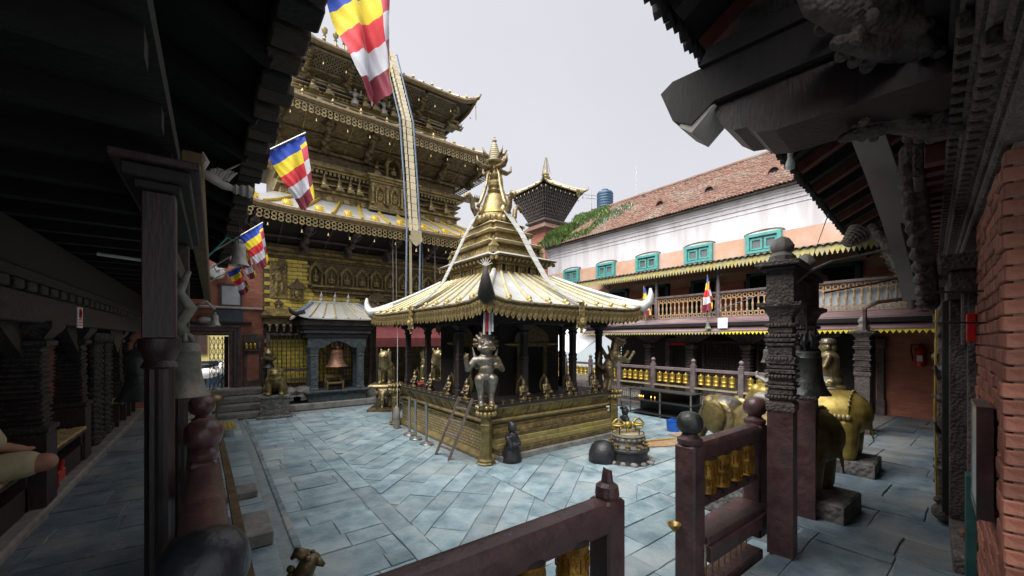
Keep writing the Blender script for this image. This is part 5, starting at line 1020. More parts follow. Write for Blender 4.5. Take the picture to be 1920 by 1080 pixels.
ff = thing('front_railing', 'dark railing with prayer wheels under its sloping handrail beside the court opening', 'railing', (.8, 1.19, 0))
prof = [(-.055, -.10), (-.062, -.03), (-.058, .0), (-.04, .025), (0, .035), (.04, .025), (.058, .0), (.062, -.03), (.055, -.10)]
m = MB(); m.loft([[(x, 1.19 + a, .845 + b_) for a, b_ in prof] for x in (.06, 1.46)]); m.build('handrail', 'wood_maroon', ff, smooth=True)
MB().box(1.38, 1.50, 1.13, 1.25, -.25, .875, .012).build('post', 'wood_maroon', ff)
b = MB(); b.lathe([(.05, .875), (.055, .89), (.05, .93), (.03, .945)], 14, (1.44, 1.19, 0)); b.loft([[(1.44 + .028 * math.cos(2 * PI * i / 8), 1.19 + .028 * math.sin(2 * PI * i / 8), .94) for i in range(8)], [(1.44 + .022 * math.cos(2 * PI * i / 8), 1.19 + .022 * math.sin(2 * PI * i / 8), .985 + .012 * (i % 3)) for i in range(8)]]); b.build('broken_finial', 'wood_maroon', ff)
MB().box(.06, 1.38, 1.15, 1.23, .30, .36).build('shelf', 'wood_maroon', ff); MB().box(.06, 1.38, 1.15, 1.23, .05, .12).build('lower_rail', 'wood_maroon', ff)
def wheel(par, x, y, z, r, h, m_, glyph=0, seed=0):
    w_ = MB().lathe([(r * .2, 0), (r * .95, .004), (r, .012), (r, h * .04), (r * .95, h * .06), (r * .95, h * .45), (r, h * .47), (r, h * .50), (r * .95, h * .52), (r * .95, h * .92), (r, h * .95), (r, h), (r * .6, h + .012), (r * .25, h + .03), (r * .22, h + .05), (.0, h + .055)], 20, (x, y, z)).build('prayer_wheel', m_, par, smooth=True)
    MB().tube([(x, y, z - .05), (x, y, z + h + .08)], .008, 6).build('spindle', 'wire', w_); MB().lathe([(r * .5, -.05), (r * .55, -.035), (r * .2, -.015), (.01, 0)], 10, (x, y, z)).build('foot', 'wood_black', w_)
    MB().lathe([(r * .98, h), (r * .9, h + .012), (r * .35, h + .035), (r * .25, h + .05), (0, h + .052)], 20, (x, y, z + .004)).build('cap', 'wood_black', w_, smooth=True)
    if glyph:                                   # raised script letters round the drum, two rows
        rr = random.Random(seed); g_ = MB(); n = 9
        for row in (.12, .58):
            for k in range(n):
                a = 2 * PI * k / n + .2 * row; z0 = z + h * row; hh = h * .26
                def pt(da, dz): return (x + (r * .965) * math.cos(a + da), y + (r * .965) * math.sin(a + da), z0 + dz * hh)
                def st_(p, q, wd=.0035): g_.bar(p, q, wd * 2, wd * 2)
                st_(pt(-.27, 1), pt(.27, 1))                                # head line
                st_(pt(.16, 1), pt(.16, 0)); c_ = rr.randint(0, 2)
                if c_ == 0: st_(pt(-.18, .75), pt(-.02, .45)); st_(pt(-.02, .45), pt(-.18, .15)); st_(pt(-.02, .45), pt(.16, .45))
                elif c_ == 1: st_(pt(-.16, .8), pt(-.16, .3)); st_(pt(-.16, .3), pt(.16, .3)); st_(pt(-.16, .3), pt(-.05, .05))
                else: st_(pt(-.2, .7), pt(.0, .7)); st_(pt(.0, .7), pt(-.18, .35)); st_(pt(-.18, .35), pt(.02, .08))
        g_.build('script_relief', 'wheel_old', w_, kind='stuff')
    return w_
for k, x in enumerate((.24, .48, .73, .97, 1.215)): wheel(ff, x, 1.19, .49, .072, .255, 'wheel_old', 1, k)
ml = thing('lion_finial', 'small worn brass lion finial standing below the front railing', 'finial', (.345, 2.14, .30))
b = MB(); b.lathe([(.05, -.55), (.05, -.05), (.06, 0), (.03, .03)], 10); b.tube([(0, .02, .0), (0, .03, .08), (0, .0, .16), (0, -.03, .22), (0, -.07, .245)], [.04, .05, .045, .042, .02], 10); b.tube([(0, -.02, .25), (0, .03, .27), (0, .05, .24)], [.03, .025, .01], 8); b.tube([(0, -.06, .225), (0, -.10, .20)], [.025, .01], 8)
for sx in (-1, 1): b.ell((sx * .03, -.035, .25), (.012, .014, .014)); b.tube([(sx * .03, -.03, .03), (sx * .035, -.05, .10)], [.016, .02], 6)
for k in range(5): b.ell((0, .055, .05 + k * .035), (.012, .02, .02))
b.build('body', 'bronze', ml, smooth=2, world=False, rot=R(60))
# bell frame on the left railing line
bf = thing('left_bell_frame', 'tall dark maroon two-post frame with moulded lintel holding the grey bell', 'bell frame', (-.2, 3.2, 0))
fl_ = [(.062, 0), (.062, .9), (.055, .95)]
for (x, y) in ((-.215, 2.66), (-.215, 4.0)):
    b = MB(); n = 20; b.loft([[(x + r_ * (1 if i % 2 else .9) * math.cos(2 * PI * i / n), y + r_ * (1 if i % 2 else .9) * math.sin(2 * PI * i / n), z) for i in range(n)] for r_, z in ((.06, 0), (.06, 1.45))]); p = b.build('post', 'maroon_shaded', bf)
    MB().lathe([(.066, 1.45), (.075, 1.46), (.06, 1.49), (.07, 1.52), (.085, 1.55), (.085, 1.6)], 18, (x, y, 0)).build('collar', 'maroon_shaded', p, smooth=True)
    MB().box(x - .064, x + .064, y - .064, y + .064, 1.6, 2.32, .006).build('upper_block', 'maroon_shaded', p)
MB().box(-.30, -.13, 2.56, 4.12, 2.32, 2.36, .006).build('lintel', 'wood_black', bf); MB().box(-.34, -.09, 2.52, 4.16, 2.36, 2.42, .006).build('lintel_moulding', 'wood_black', bf); MB().box(-.38, -.05, 2.48, 4.2, 2.42, 2.46, .006).build('lintel_top', 'maroon_shaded', bf)
MB().box(-.26, -.17, 2.7, 3.96, 2.0, 2.12, .006).build('crossbar', 'wood_black', bf)
t = bell('grey_bell', 'weathered grey-green bell with red smears hanging in the left bell frame', (-.145, 3.28, 1.235), .135, .34, 'bell_green')
m = MB(); m.tube([(0, 0, .38), (-.03, .02, .46), (.03, -.02, .56), (-.03, 0, .66), (.02, 0, .8)], [.03, .035, .035, .03, .015], 8); m.build('hanger', 'bell_green', t, smooth=2, world=False)
bell('dark_bell', 'dark bell rim half hidden behind the fluted post of the left bell frame', (-.33, 3.2, 1.24), .13, .3, 'bell_dark', hangz=2.1)
# things hung from the fascia
t = bell('hanging_bell', 'pale bell hanging by a teal cord from the left fascia board', (.30, 7.0, 2.66), .135, .32, 'bell_pale', hangz=3.3)
MB().tube([(.30, 7, 2.98), (.16, 7, 3.05), (-.06, 7, 2.75)], .012, 6).build('bracket', 'teal', t)
t = bell('small_hanging_bell', 'small pale bell tilted on a carved bracket below the clock', (.02, 9.4, 1.85), .1, .2, 'bell_pale', hangz=2.2)
b = MB(); b.tube([(-.3, 0, .35), (-.12, 0, .45), (0, 0, .30)], .03, 6); b.ell((-.15, 0, .1), (.12, .05, .06)); b.ell((-.05, 0, .02), (.08, .05, .05)); b.build('bracket', 'bell_pale', t, smooth=2, world=False)
# ------------------------------------------------------------------ long house on the right of the court
rh = thing('gallery_house', 'long white and peach house with tiled roof and balustraded timber gallery', 'house', (10.5, 5, 0))
YE = 12.6
wl_ = MB().box(11.4, 14.5, -3, YE, 3.4, 4.3).build('lower_wall', 'plaster_peach', rh)
uw = MB().box(11.4, 14.5, -3, YE, 4.3, 5.05).build('upper_wall', 'plaster_white', rh)
for z0, z1, o in ((5.05, 5.10, .03), (5.10, 5.17, .015), (5.17, 5.24, .045), (5.24, 5.30, .075), (5.30, 5.35, .11), (4.93, 4.95, .02)): MB().box(11.4 - o, 14, -3, YE + o, z0, z1, .008).build('cornice', 'plaster_white', uw)
for k in range(5):
    y = 4.29 + k * 1.72; wn_ = put(None, 'window', wl_, (11.4, y, 3.9))
    MB().box(11.375, 11.41, y - .30, y + .30, 3.86, 4.36).build('pane', 'glass', wn_)
    f = MB()
    for a in ((-.36, .36, 4.33, 4.42), (-.36, .36, 3.82, 3.90), (-.36, -.28, 3.90, 4.33), (.28, .36, 3.90, 4.33)): f.box(11.30, 11.41, y + a[0], y + a[1], a[2], a[3], .004)
    f.build('frame', 'teal', wn_)
    for s_ in (-1, 1):
        g2 = MB()
        for a in ((.02, .27, 4.23, 4.28), (.02, .27, 3.93, 3.98), (.02, .06, 3.98, 4.23), (.23, .27, 3.98, 4.23)):
            lo, hi = sorted((s_ * a[0], s_ * a[1])); g2.box(11.34, 11.38, y + lo, y + hi, a[2], a[3])
        g2.build('casement', 'teal', wn_)
    h = MB(); pts = [(.42 * math.cos(PI * i / 10), .12 * math.sin(PI * i / 10)) for i in range(11)]; pi2 = [(.38 * math.cos(PI * i / 10), .085 * math.sin(PI * i / 10)) for i in range(11)]
    h.loft([[(11.37, y + p[0], 4.42 + p[1]), (11.42, y + p[0], 4.42 + p[1]), (11.42, y + q[0], 4.42 + q[1]), (11.37, y + q[0], 4.42 + q[1])] for p, q in zip(pts, pi2)]); h.build('arch_hood', 'fascia_brown', wn_)
    MB().prism(pi2, (11.385, y, 4.42), (0, 1, 0), (0, 0, 1), (1, 0, 0), .02).build('arch_infill', 'plaster_white', wn_); wn_.scale = (1, 1.16, .84)
# tiled roof: individual curved tiles, too small in the picture to be picked apart
ro = MB().add([(11.14, -3, 5.36), (11.14, YE, 5.36), (13.3, YE - .3, 7.12), (13.3, -3, 7.12), (15.5, -3, 5.36), (15.5, YE, 5.36)], [(0, 1, 2, 3), (3, 2, 5, 4), (0, 3, 4), (1, 5, 2), (0, 4, 5, 1)]).build('roof', 'wood_dusty', rh)
tl_ = MB(); rt = random.Random(3); sl = Vector((2.2, 0, 1.76)); nsl = Vector((-1.76, 0, 2.2)).normalized()
for i in range(30):
    for j in range(165):
        y = -2.9 + j * .094 + rt.uniform(-.005, .005); b0 = Vector((11.10, y, 5.385)) + sl * (i / 30) + nsl * .012; b1 = b0 + sl * (1.22 / 30) - nsl * .010
        if b1.x > 13.32: continue
        dz = rt.uniform(0, .012); r0 = []
        for b_ in (b0, b1):
            r0.append([b_ + Vector((0, .0, 0)) + nsl * dz, b_ + Vector((0, .03, 0)) + nsl * (.026 + dz), b_ + Vector((0, .063, 0)) + nsl * (.026 + dz), b_ + Vector((0, .093, 0)) + nsl * dz])
        tl_.add(r0[0] + r0[1] + [p - nsl * .02 for p in r0[0]], [(0, 1, 5, 4), (1, 2, 6, 5), (2, 3, 7, 6), (0, 8, 9, 1), (1, 9, 10, 2), (2, 10, 11, 3)])
tl_.build('roof_tiles', 'tile_red', ro, kind='stuff')
m = MB(); m.tube([(13.3, -3, 7.15), (13.3, YE - .3, 7.15)], .09, 8); m.build('ridge', 'tile_red', ro)
for (u, v) in ((1240, 386), (1332, 360), (1453, 325)):
    # vent eyebrow on the slope
    a = (u - 960) / 744; dd = Vector((FW[0] + a * RT[0], FW[1] + a * RT[1], (635 - v) / 744)); tt = 0
    for q in range(2000):
        tt = 8 + q * .006; p = dd * tt
        if p.z + 1.6 > 1e9: break
        if p.x > 11.1 and p.z + 1.6 < 5.36 + (p.x - 11.1) * .8: break
    o = Vector((p.x, p.y, 5.36 + (p.x - 11.1) * .8)); vt = put(None, 'roof_vent', ro, o)
    m = MB(); ou = [(.17 * math.cos(PI * i / 8), .2 * math.sin(PI * i / 8)) for i in range(9)]; inn = [(x * .8, z * .8) for x, z in ou]
    m.loft([[o + Vector((-.10, p_[0], p_[1] - .02)), o + Vector((.35, p_[0], p_[1] - .02)), o + Vector((.35, q[0], q[1] - .02)), o + Vector((-.10, q[0], q[1] - .02))] for p_, q in zip(ou, inn)]); m.build('vent_hood', 'tile_red', vt); MB().prism(inn, o + Vector((-.05, 0, -.02)), (0, 1, 0), (0, 0, 1), (1, 0, 0), .03).build('vent_hole', 'dark_void', vt)
# weeds on the roof
def weeds(n, m_, name, seed, y0, y1, u0, u1, hh, par):
    r_ = random.Random(seed); w_ = MB()
    while n > 0:
        y = y0 + (y1 - y0) * r_.random() ** 1.0; u = u0 + (u1 - u0) * r_.random()
        if math.sin(y * 3.1 + u * 5) + math.sin(y * 1.3 - u * 9) + r_.uniform(-.8, .8) + (y - 9) * .25 < .35: n -= .3; continue
        n -= 1; c = Vector((11.1, y, 5.4)) + sl * u
        for q in range(6):
            a = r_.uniform(0, 2 * PI); h = hh * r_.uniform(.5, 1.3); t_ = c + Vector((math.cos(a) * h * .6, math.sin(a) * h * .6, h)); s_ = Vector((-math.sin(a), math.cos(a), 0)) * h * .16; md = c.lerp(t_, .55) + Vector((0, 0, h * .12))
            w_.add([c - s_ * .3, c + s_ * .3, md + s_, t_, md - s_], [(0, 1, 2, 3, 4)])
    w_.build(name, m_, par, kind='stuff')
wt = thing('roof_weeds', 'green weeds spreading over the tiled roof beside the temple tower', 'weeds', (12, 10.5, 5.6)); wt['kind'] = 'stuff'
weeds(900, 'weed', 'green_weeds', 1, 10.1, YE + .1, .02, 1.0, .13, wt); weeds(500, 'weed_blue', 'grey_weeds', 2, 9.0, YE, .1, 1.0, .11, wt); weeds(380, 'weed', 'edge_weeds', 3, 11.5, YE + .2, -.03, .5, .28, wt); weeds(50, 'weed_blue', 'ridge_weeds', 4, 1, 9, .75, 1.0, .08, wt)
# gallery
gl = MB().box(9.75, 11.4, -1, 9.4, 1.98, 2.1).build('gallery_floor', 'wood_maroon', rh)
gb = MB().box(11.2, 11.4, -1, 9.6, 2.1, 3.4).build('gallery_wall', 'plaster_peach', rh)
for k in range(6):
    y = .9 + k * 1.5; dr = MB().box(11.14, 11.2, y, y + .6, 2.1, 3.2).build('gallery_door', 'dark_void', gb)
    f = MB(); f.box(11.08, 11.2, y - .09, y, 2.1, 3.28); f.box(11.08, 11.2, y + .6, y + .69, 2.1, 3.28); f.box(11.08, 11.2, y - .09, y + .69, 3.2, 3.28); f.build('door_frame', 'teal_dark', dr)
    MB().box(11.1, 11.2, y + .75, y + 1.35, 2.1, 3.1).build('brick_panel', 'far_brick_y', gb)
for y in (-.3, 1.35, 3.02, 4.69, 6.37, 8.03, 9.4):
    p = MB().lathe([(.06, 2.1), (.06, 2.72), (.045, 2.78), (.055, 2.82), (.04, 2.9), (.038, 3.2), (.055, 3.24), (.06, 3.32)], 12, (9.8, y, 0)).build('gallery_post', 'post_grey', gl, smooth=True)
    for s_ in (-1, 1):
        if -1 < y < 9: m = MB(); m.tube([(9.8, y, 3.12), (9.8, y + s_ * .14, 3.2), (9.8, y + s_ * .2, 3.34)], .02, 6); m.build('bracket', 'post_grey', p)
bal = MB().box(9.75, 9.86, -1, 9.4, 2.68, 2.74, .012).build('handrail', 'post_grey', gl); MB().box(9.76, 9.85, -1, 9.4, 2.10, 2.14).build('bottom_rail', 'post_grey', bal)
bme = MB().lathe([(.016, 2.24), (.024, 2.27), (.014, 2.30), (.022, 2.36), (.026, 2.4), (.016, 2.45), (.014, 2.5), (.024, 2.53), (.016, 2.56)], 8).mesh('baluster', 'baluster')
for k in range(84): put(bme, 'baluster', bal, (9.805, -.6 + k * .119, 0))
rg_ = MB()
for z in (2.19, 2.62):
    for k in range(4):
        y = -.18 + k * .119; r_ = .052; po = [(r_ * math.cos(2 * PI * i / 10), r_ * math.sin(2 * PI * i / 10)) for i in range(10)]
        rg_.loft([[(-.012, y + p[0], z + p[1]), (.012, y + p[0], z + p[1]), (.012, y + p[0] * .6, z + p[1] * .6), (-.012, y + p[0] * .6, z + p[1] * .6)] for p in po], close=True)
for z in (2.145, 2.24, 2.565, 2.672): rg_.box(-.014, .014, -.238, .238, z - .008, z + .008)
rgm = rg_.mesh('ring_panel', 'baluster')
for k in range(21): put(rgm, 'ring_panel', bal, (9.805, -.5 + k * .476, 0), kind='stuff')
MB().box(9.90, 9.92, .6, 2.9, 2.12, 2.7).build('blue_sheet', 'frosted_glass', bal)
# sloping fascia boards with a yellow pierced edge, gallery eave
fretp = [(-.06, 0), (-.06, -.05), (-.045, -.07), (-.045, -.085), (-.025, -.10), (-.015, -.13), (0, -.145), (.015, -.13), (.025, -.10), (.045, -.085), (.045, -.07), (.06, -.05), (.06, 0)]
fm = MB()
for k in range(6): 
    c = -.2 + k * .08; fm.prism([(a * .66, b) for a, b in fretp], (0, c, 0), (0, 1, 0), (0, 0, 1), (1, 0, 0), .012)
fme = fm.mesh('fret_panel', 'yellow_fret'); fme2 = fme.copy(); fme2.materials.clear(); fme2.materials.append(MAT['yellow_paint'])
fdk = MB()
for k in range(4): fdk.lathe([(.014, -.003), (.014, .0), (0, .0)], 8, (0, 0, 0))
lt = put(None, 'lean_to', rh, (9.5, 4, 1.8))
for k in range(3):
    z0 = lerp(1.78, 2.12, k / 3); x0 = lerp(9.4, 9.76, k / 3); z1 = lerp(1.78, 2.12, (k + 1) / 3); x1 = lerp(9.4, 9.76, (k + 1) / 3)
    MB().add([(x0, -1, z0), (x0, 8.7, z0), (x1, 8.7, z1), (x1, -1, z1), (x0 + .03, -1, z0 - .01), (x0 + .03, 8.7, z0 - .01), (x1 + .05, 8.7, z1 - .01), (x1 + .05, -1, z1 - .01)], [(0, 1, 2, 3), (4, 7, 6, 5), (0, 4, 5, 1), (0, 3, 7, 4), (1, 5, 6, 2), (2, 6, 7, 3)]).build('fascia_board', 'fascia_maroon', lt)
    MB().box(x0 - .012, x0 + .01, -1, 8.7, z0 - .012, z0 + .012).build('board_edge', 'fascia_maroon', lt)
for k in range(20): put(fme2 if k < 11 else fme, 'fret_panel', lt, (9.395, -.6 + k * .48, 1.785), scl=(1, 1, .62))
MB().box(9.42, 11.4, -1, 8.7, 1.9, 1.98).build('lean_to_ceiling', 'soffit', lt)
ge = put(None, 'gallery_eave', rh, (9.5, 4, 3.4)); cg = MB(); n_ = 170
for k in range(n_):
    y0 = -1.2 + k * .064
    z = .018 * (1 if k % 2 else -1); cg.add([(9.42, y0, 3.43 + z), (9.42, y0 + .064, 3.43 - z), (11.4, y0 + .064, 3.80 - z), (11.4, y0, 3.80 + z)], [(0, 1, 2, 3)])
cg.add([(p[0], p[1], p[2] - .02) for p in cg.v[:]], [tuple(reversed(f)) for f in cg.f[:]]); cg.build('corrugated_sheet', 'iron_sheet', ge)
MB().box(9.46, 9.49, -1.2, 9.65, 3.34, 3.41).build('eave_board', 'yellow_fret', ge)
for k in range(22): put(fme, 'fret_panel', ge, (9.455, -.7 + k * .48, 3.36))
# ground floor arcade behind the railing
gf = put(None, 'ground_arcade', rh, (10.8, 5, 0)); MB().box(11.3, 11.6, 2.1, 8.7, 0, 1.9).build('back_wall', 'wood_black', gf); MB().box(11.3, 11.6, -1, 2.1, 0, 1.9).build('brick_wall', 'far_brick_y', gf)
pp = [(.11, 0), (.11, .5), (.12, .52)]
for k in range(9): z = .54 + k * .085; pp += [(.07, z), (.1, z + .02), (.1, z + .05), (.07, z + .07)]
pp += [(.09, 1.33), (.13, 1.38), (.13, 1.44), (.1, 1.46)]; ppm = MB().sq(pp).mesh('arcade_post', 'wood_carved')
for y in (3.05, 4.4, 5.85, 7.2, 8.4):
    put(ppm, 'arcade_post', gf, (10.7, y, 0))
    for s_ in (-1, 1): MB().prism([(0, 0), (s_ * .5, .25), (s_ * .5, .32), (0, .32)][::s_], (10.66, y, 1.42), (0, 1, 0), (0, 0, 1), (1, 0, 0), .08).build('arch_bracket', 'wood_carved', gf)
MB().box(10.6, 10.8, 2.2, 8.7, 1.74, 1.9).build('arcade_beam', 'wood_carved', gf)
lg2 = MB()
for k in range(15): lg2.box(-.018, .018, -.55 + k * .078, -.522 + k * .078, .62, 1.46)
for k in range(11): lg2.box(-.018, .018, -.55, .57, .62 + k * .084, .648 + k * .084)
lg2.box(-.03, .03, -.6, -.55, .5, 1.5); lg2.box(-.03, .03, .57, .62, .5, 1.5); lg2.box(-.03, .03, -.6, .62, 1.46, 1.54); lg2.box(-.03, .03, -.6, .62, .54, .62); lgm = lg2.mesh('lattice_screen', 'lattice_dark')
for y in (3.7, 5.1): put(lgm, 'lattice_screen', gf, (11.05, y, 0)); MB().box(11.02, 11.08, y - .6, y + .62, 0, .54).build('screen_panel', 'wood_carved', gf)
for y in (6.2, 6.85): MB().box(11.1, 11.3, y - .07, y + .07, 0, 1.6, .01).build('door_jamb', 'wood_carved', gf)
MB().box(11.1, 11.3, 6.2, 6.85, 1.5, 1.62).build('door_lintel', 'wood_carved', gf); MB().box(11.12, 11.16, 6.3, 6.75, 1.40, 1.48).build('red_cloth', 'cloth_red', gf)
for y in (2.0, 2.2): MB().sq([(.07, 0), (.07, .3), (.05, .33), (.055, 1.4), (.08, 1.46), (.08, 1.6)], (11.2, y, 0)).build('wall_pilaster', 'wood_carved', gf)
MB().box(10.98, 11.02, 4.65, 4.9, 1.60, 1.72).build('name_board', 'wood_dusty', gf)
fe = thing('fire_extinguisher', 'red fire extinguisher hung on the brick wall', 'extinguisher', (11.22, 1.42, 1.05))
MB().lathe([(.0, 0), (.07, .0), (.08, .02), (.08, .3), (.06, .36), (.03, .39)], 16).build('cylinder', 'red_paint', fe, smooth=True, world=False); MB().lathe([(.025, .38), (.03, .4), (.03, .44), (.01, .45)], 10).build('valve', 'wire', fe, world=False); MB().tube([(0, 0, .43), (0, .12, .44), (0, .13, .3), (0, .1, .1)], .012, 6).build('hose', 'wire', fe, world=False); MB().box(-.082, -.078, -.04, .04, .1, .22).build('label', 'paper', fe, world=False)
pn = tag(MB().box(9.375, 9.385, 4.28, 4.5, 1.84, 2.08).build('paper_notice', 'paper', rot=None), 'white paper notice pinned on the maroon fascia under the gallery', 'notice')
bell('fascia_bell', 'small green bell hanging under a gallery post', (9.36, 4.72, 1.84), .075, .16, 'bell_green', hangz=2.1)
# added white sheet, stands in for the bright opening in the far corner
tag(MB().add([(9.2, 8.75, 1.15), (9.0, 11.6, 1.3), (10.9, 11.6, 2.2), (10.9, 8.75, 1.95), (9.2, 8.75, 1.13), (9.0, 11.6, 1.28), (10.9, 11.6, 2.18), (10.9, 8.75, 1.93)], [(0, 1, 2, 3), (7, 6, 5, 4), (0, 4, 5, 1), (1, 5, 6, 2), (2, 6, 7, 3), (3, 7, 4, 0)]).build('bright_gap_sheet', 'cloth_white'), 'added white sheet standing in for the bright opening behind the shrine columns', 'bright_gap_sheet')
# ------------------------------------------------------------------ prayer-wheel railing on the far right of the court
wf = thing('wheel_railing', 'long grey timber railing with rows of small brass prayer wheels across the court', 'railing', (9, 6, 0))
ysr = [2.76 + 1.06 * k for k in range(8)]
wme = MB().lathe([(.02, 0), (.06, .004), (.066, .02), (.06, .03), (.06, .09), (.064, .1), (.06, .11), (.06, .17), (.066, .18), (.064, .2), (.03, .215), (.01, .24)], 14).mesh('prayer_wheel', 'wheel_brass', True)
for i, y in enumerate(ysr):
    p = MB().box(8.95, 9.05, y - .055, y + .055, ZC, .98, .01).build('post', 'post_grey', wf); MB().lathe([(.05, .98), (.055, 1.0), (.03, 1.02), (.05, 1.05), (.055, 1.08), (.03, 1.12), (0, 1.13)], 12, (9.0, y, 0)).build('knob', 'post_grey', p, smooth=True)
    if i < len(ysr) - 1:
        for z0, z1, m_ in ((.83, .90, 'post_grey'), (.44, .47, 'fascia_brown'), (.20, .27, 'post_grey'), (-.12, -.06, 'post_grey')): MB().box(8.97, 9.03, y + .055, y + 1.005, z0, z1, .006).build('rail', m_, wf)
        MB().box(8.93, 8.968, y + .06, y + 1.0, .43, .46).build('brass_edge', 'gold_pale', wf)
        for k in range(5): put(wme, 'prayer_wheel', wf, (9.0, y + .19 + k * .172, .53), scl=1.05)
        for k in range(14): MB().box(8.992, 9.008, y + .1 + k * .065, y + .112 + k * .065, -.06, .20).build('baluster', 'iron_sheet', wf)
for k in range(26):
    tag(put(lamp_me, 'butter_lamp', loc=(9.0, 2.95 + k * .21, .272), scl=1.25), 'small brass butter lamp on the lower rail of the prayer-wheel railing', 'lamp', 'butter lamps on the prayer-wheel railing')
# candle rack
rk = thing('candle_rack', 'black steel candle rack with two shelves before the prayer-wheel railing', 'rack', (8.4, 5.3, ZC))
for y in (4.55, 5.3, 6.12): MB().box(8.30, 8.33, y, y + .03, ZC + .02, .38).build('upright', 'iron_sheet', rk)
for y in (4.55, 6.12): MB().box(8.72, 8.75, y, y + .03, ZC + .02, .38).build('upright', 'iron_sheet', rk)
for z in (-.2, .1, .35): MB().box(8.30, 8.75, 4.55, 6.15, z, z + .02).build('shelf', 'wire', rk)
MB().box(8.74, 8.76, 4.55, 6.15, -.22, .37).build('back_sheet', 'stone_black', rk)
for k, (y, z) in enumerate(((5.95, .12), (5.9, .12), (5.84, .12), (5.62, .12), (5.52, .12))):
    c_ = thing('candle', 'small lit candle burning on the upper shelf of the black rack', 'candle', (8.42, y, z), group='lit candles on the black rack'); MB().lathe([(.014, 0), (.014, .05), (.004, .055)], 8).build('wax', 'gold_ochre', c_, world=False); MB().lathe([(.001, .055), (.010, .07), (.006, .085), (.001, .10)], 8).build('flame', 'flame', c_, world=False)
# ------------------------------------------------------------------ tower, tank and aerial beyond the roofs
TX, TYy = 15.4, 17.2
tw = thing('tower_pagoda', 'dark latticed pagoda tower with flared eave behind the tiled roof', 'tower', (TX, TYy, 0))
MB().box(TX - .62, TX + .62, TYy - .62, TYy + .62, 0, 8.2).build('shaft', 'far_brick_x', tw)
MB().rects([(TX - 1.0, TX + 1.0, TYy - 1.0, TYy + 1.0, 7.75), (TX - .95, TX + .95, TYy - .95, TYy + .95, 7.82), (TX - .6, TX + .6, TYy - .6, TYy + .6, 8.2)]).build('skirt_roof', 'tile_red', tw)
MB().sq([(.70, 8.1), (.85, 8.2), (.85, 8.3), (.75, 8.34)], (TX, TYy, 0)).build('base_moulding', 'wood_carved', tw)
ip = MB().sq([(.72, 8.34), (1.40, 9.82)], (TX, TYy, 0)).build('flared_soffit', 'wood_black', tw)
for s in range(4):
    for k in range(15):
        q = -1 + 2 * (k + .5) / 15; b = MB(); b.bar((q * .74, -.76, 8.36), (q * 1.42, -1.44, 9.82), .035, .035); b.build('soffit_slat', 'wood_carved', ip, loc=(TX, TYy, 0), rot=side_rot(s))
    for k in range(9):
        z = 8.42 + k * .16; h_ = lerp(.735, 1.41, (z - 8.34) / 1.48); MB().box(-h_, h_, -h_ - .03, -h_, z, z + .03).build('soffit_lath', 'wood_carved', ip, loc=(TX, TYy, 0), rot=side_rot(s))
TS = roof_fn((TX - 1.58, TX + 1.58, TYy - 1.58, TYy + 1.58, 9.88), (TX - .2, TX + .2, TYy - .2, TYy + .2, 10.72), .18, 1.15, 8)
trf = put(None, 'roof', tw, (TX, TYy, 9.9))
for s in range(4):
    for k in range(5):
        m = MB(); sheet(m, TS, s, k / 5, (k + 1) / 5, 3, 5, .06); m.build('roof_sheet', 'bronze', trf, smooth=True)
        if k: m = MB(); m.tube([TS(s, k / 5, v / 5) + Vector((0, 0, .03)) for v in range(6)], .05, 6); m.build('roof_rib', 'gold_pale', trf)
    m = MB(); m.tube([TS(s, 0, v / 5) + Vector((0, 0, .03)) for v in range(6)], .06, 6); m.build('hip_ridge', 'gold_pale', trf)
    b_ = TS(s, 0, 0); d = Vector((b_.x - TX, b_.y - TYy, 0)).normalized(); m = MB(); m.tube([b_ + d * a + Vector((0, 0, z)) for a, z in ((-.3, .0), (0, -.02), (.15, .06), (.2, .2))], [.06, .07, .05, .01], 8); m.build('corner_horn', 'bronze', trf, smooth=2)
    for k in range(9): put(bell_s, 'eave_bell', trf, TS(s, (k + .5) / 9, 0) + Vector((0, 0, -.3)), scl=1.2)
MB().lathe([(.3, 11.0), (.36, 11.06), (.2, 11.12), (.26, 11.22), (.16, 11.34), (.2, 11.4), (.07, 11.5), (.05, 11.7), (.02, 12.1), (.0, 12.3)], 14, (TX, TYy, -.3)).build('pinnacle', 'bronze_light', trf, smooth=True)
for k in range(4): a = k * PI / 2 + .3; MB().tube([(TX + .28 * math.cos(a), TYy + .28 * math.sin(a), 11.1), (TX + .05 * math.cos(a), TYy + .05 * math.sin(a), 12.1)], .02, 5).build('pinnacle_stay', 'bronze', trf)
MB().prism([(-.14, 0), (-.14, -.25), (0, -.45), (.14, -.25), (.14, 0)], (TX + 1.0, TYy - 1.62, 9.95), (1, 0, 0), (0, 0, 1), (0, 1, 0), .03).build('eave_plate', 'gold_relief', trf)
tk = thing('water_tank', 'dark blue ribbed plastic water tank on the roof beside the pagoda tower', 'tank', (14.5, 12.1, 7.5))
pr2 = [(.34, -.3), (.36, 0)]
for k in range(7): pr2 += [(.36, .0 + k * .12), (.375, .03 + k * .12), (.375, .07 + k * .12), (.36, .1 + k * .12)]
MB().lathe(pr2 + [(.33, .88), (.15, .94), (.15, 1.0), (.0, 1.0)], 20).build('body', 'tank_blue', tk, smooth=True, world=False)
MB().sq([(.4, -.9), (.4, -.3)]).build('stand', 'iron_sheet', tk, world=False)
ae = thing('roof_aerial', 'thin metal aerial pole beside the blue water tank', 'aerial', (14.1, 12.6, 7)); MB().tube([(0, 0, -.3), (0, 0, 1.55)], .02, 5).build('mast', 'steel', ae, world=False)
for z, l in ((1.3, .35), (1.15, .25)): MB().tube([(-l, l * .4, z), (l, -l * .4, z)], .012, 5).build('arm', 'steel', ae, world=False)
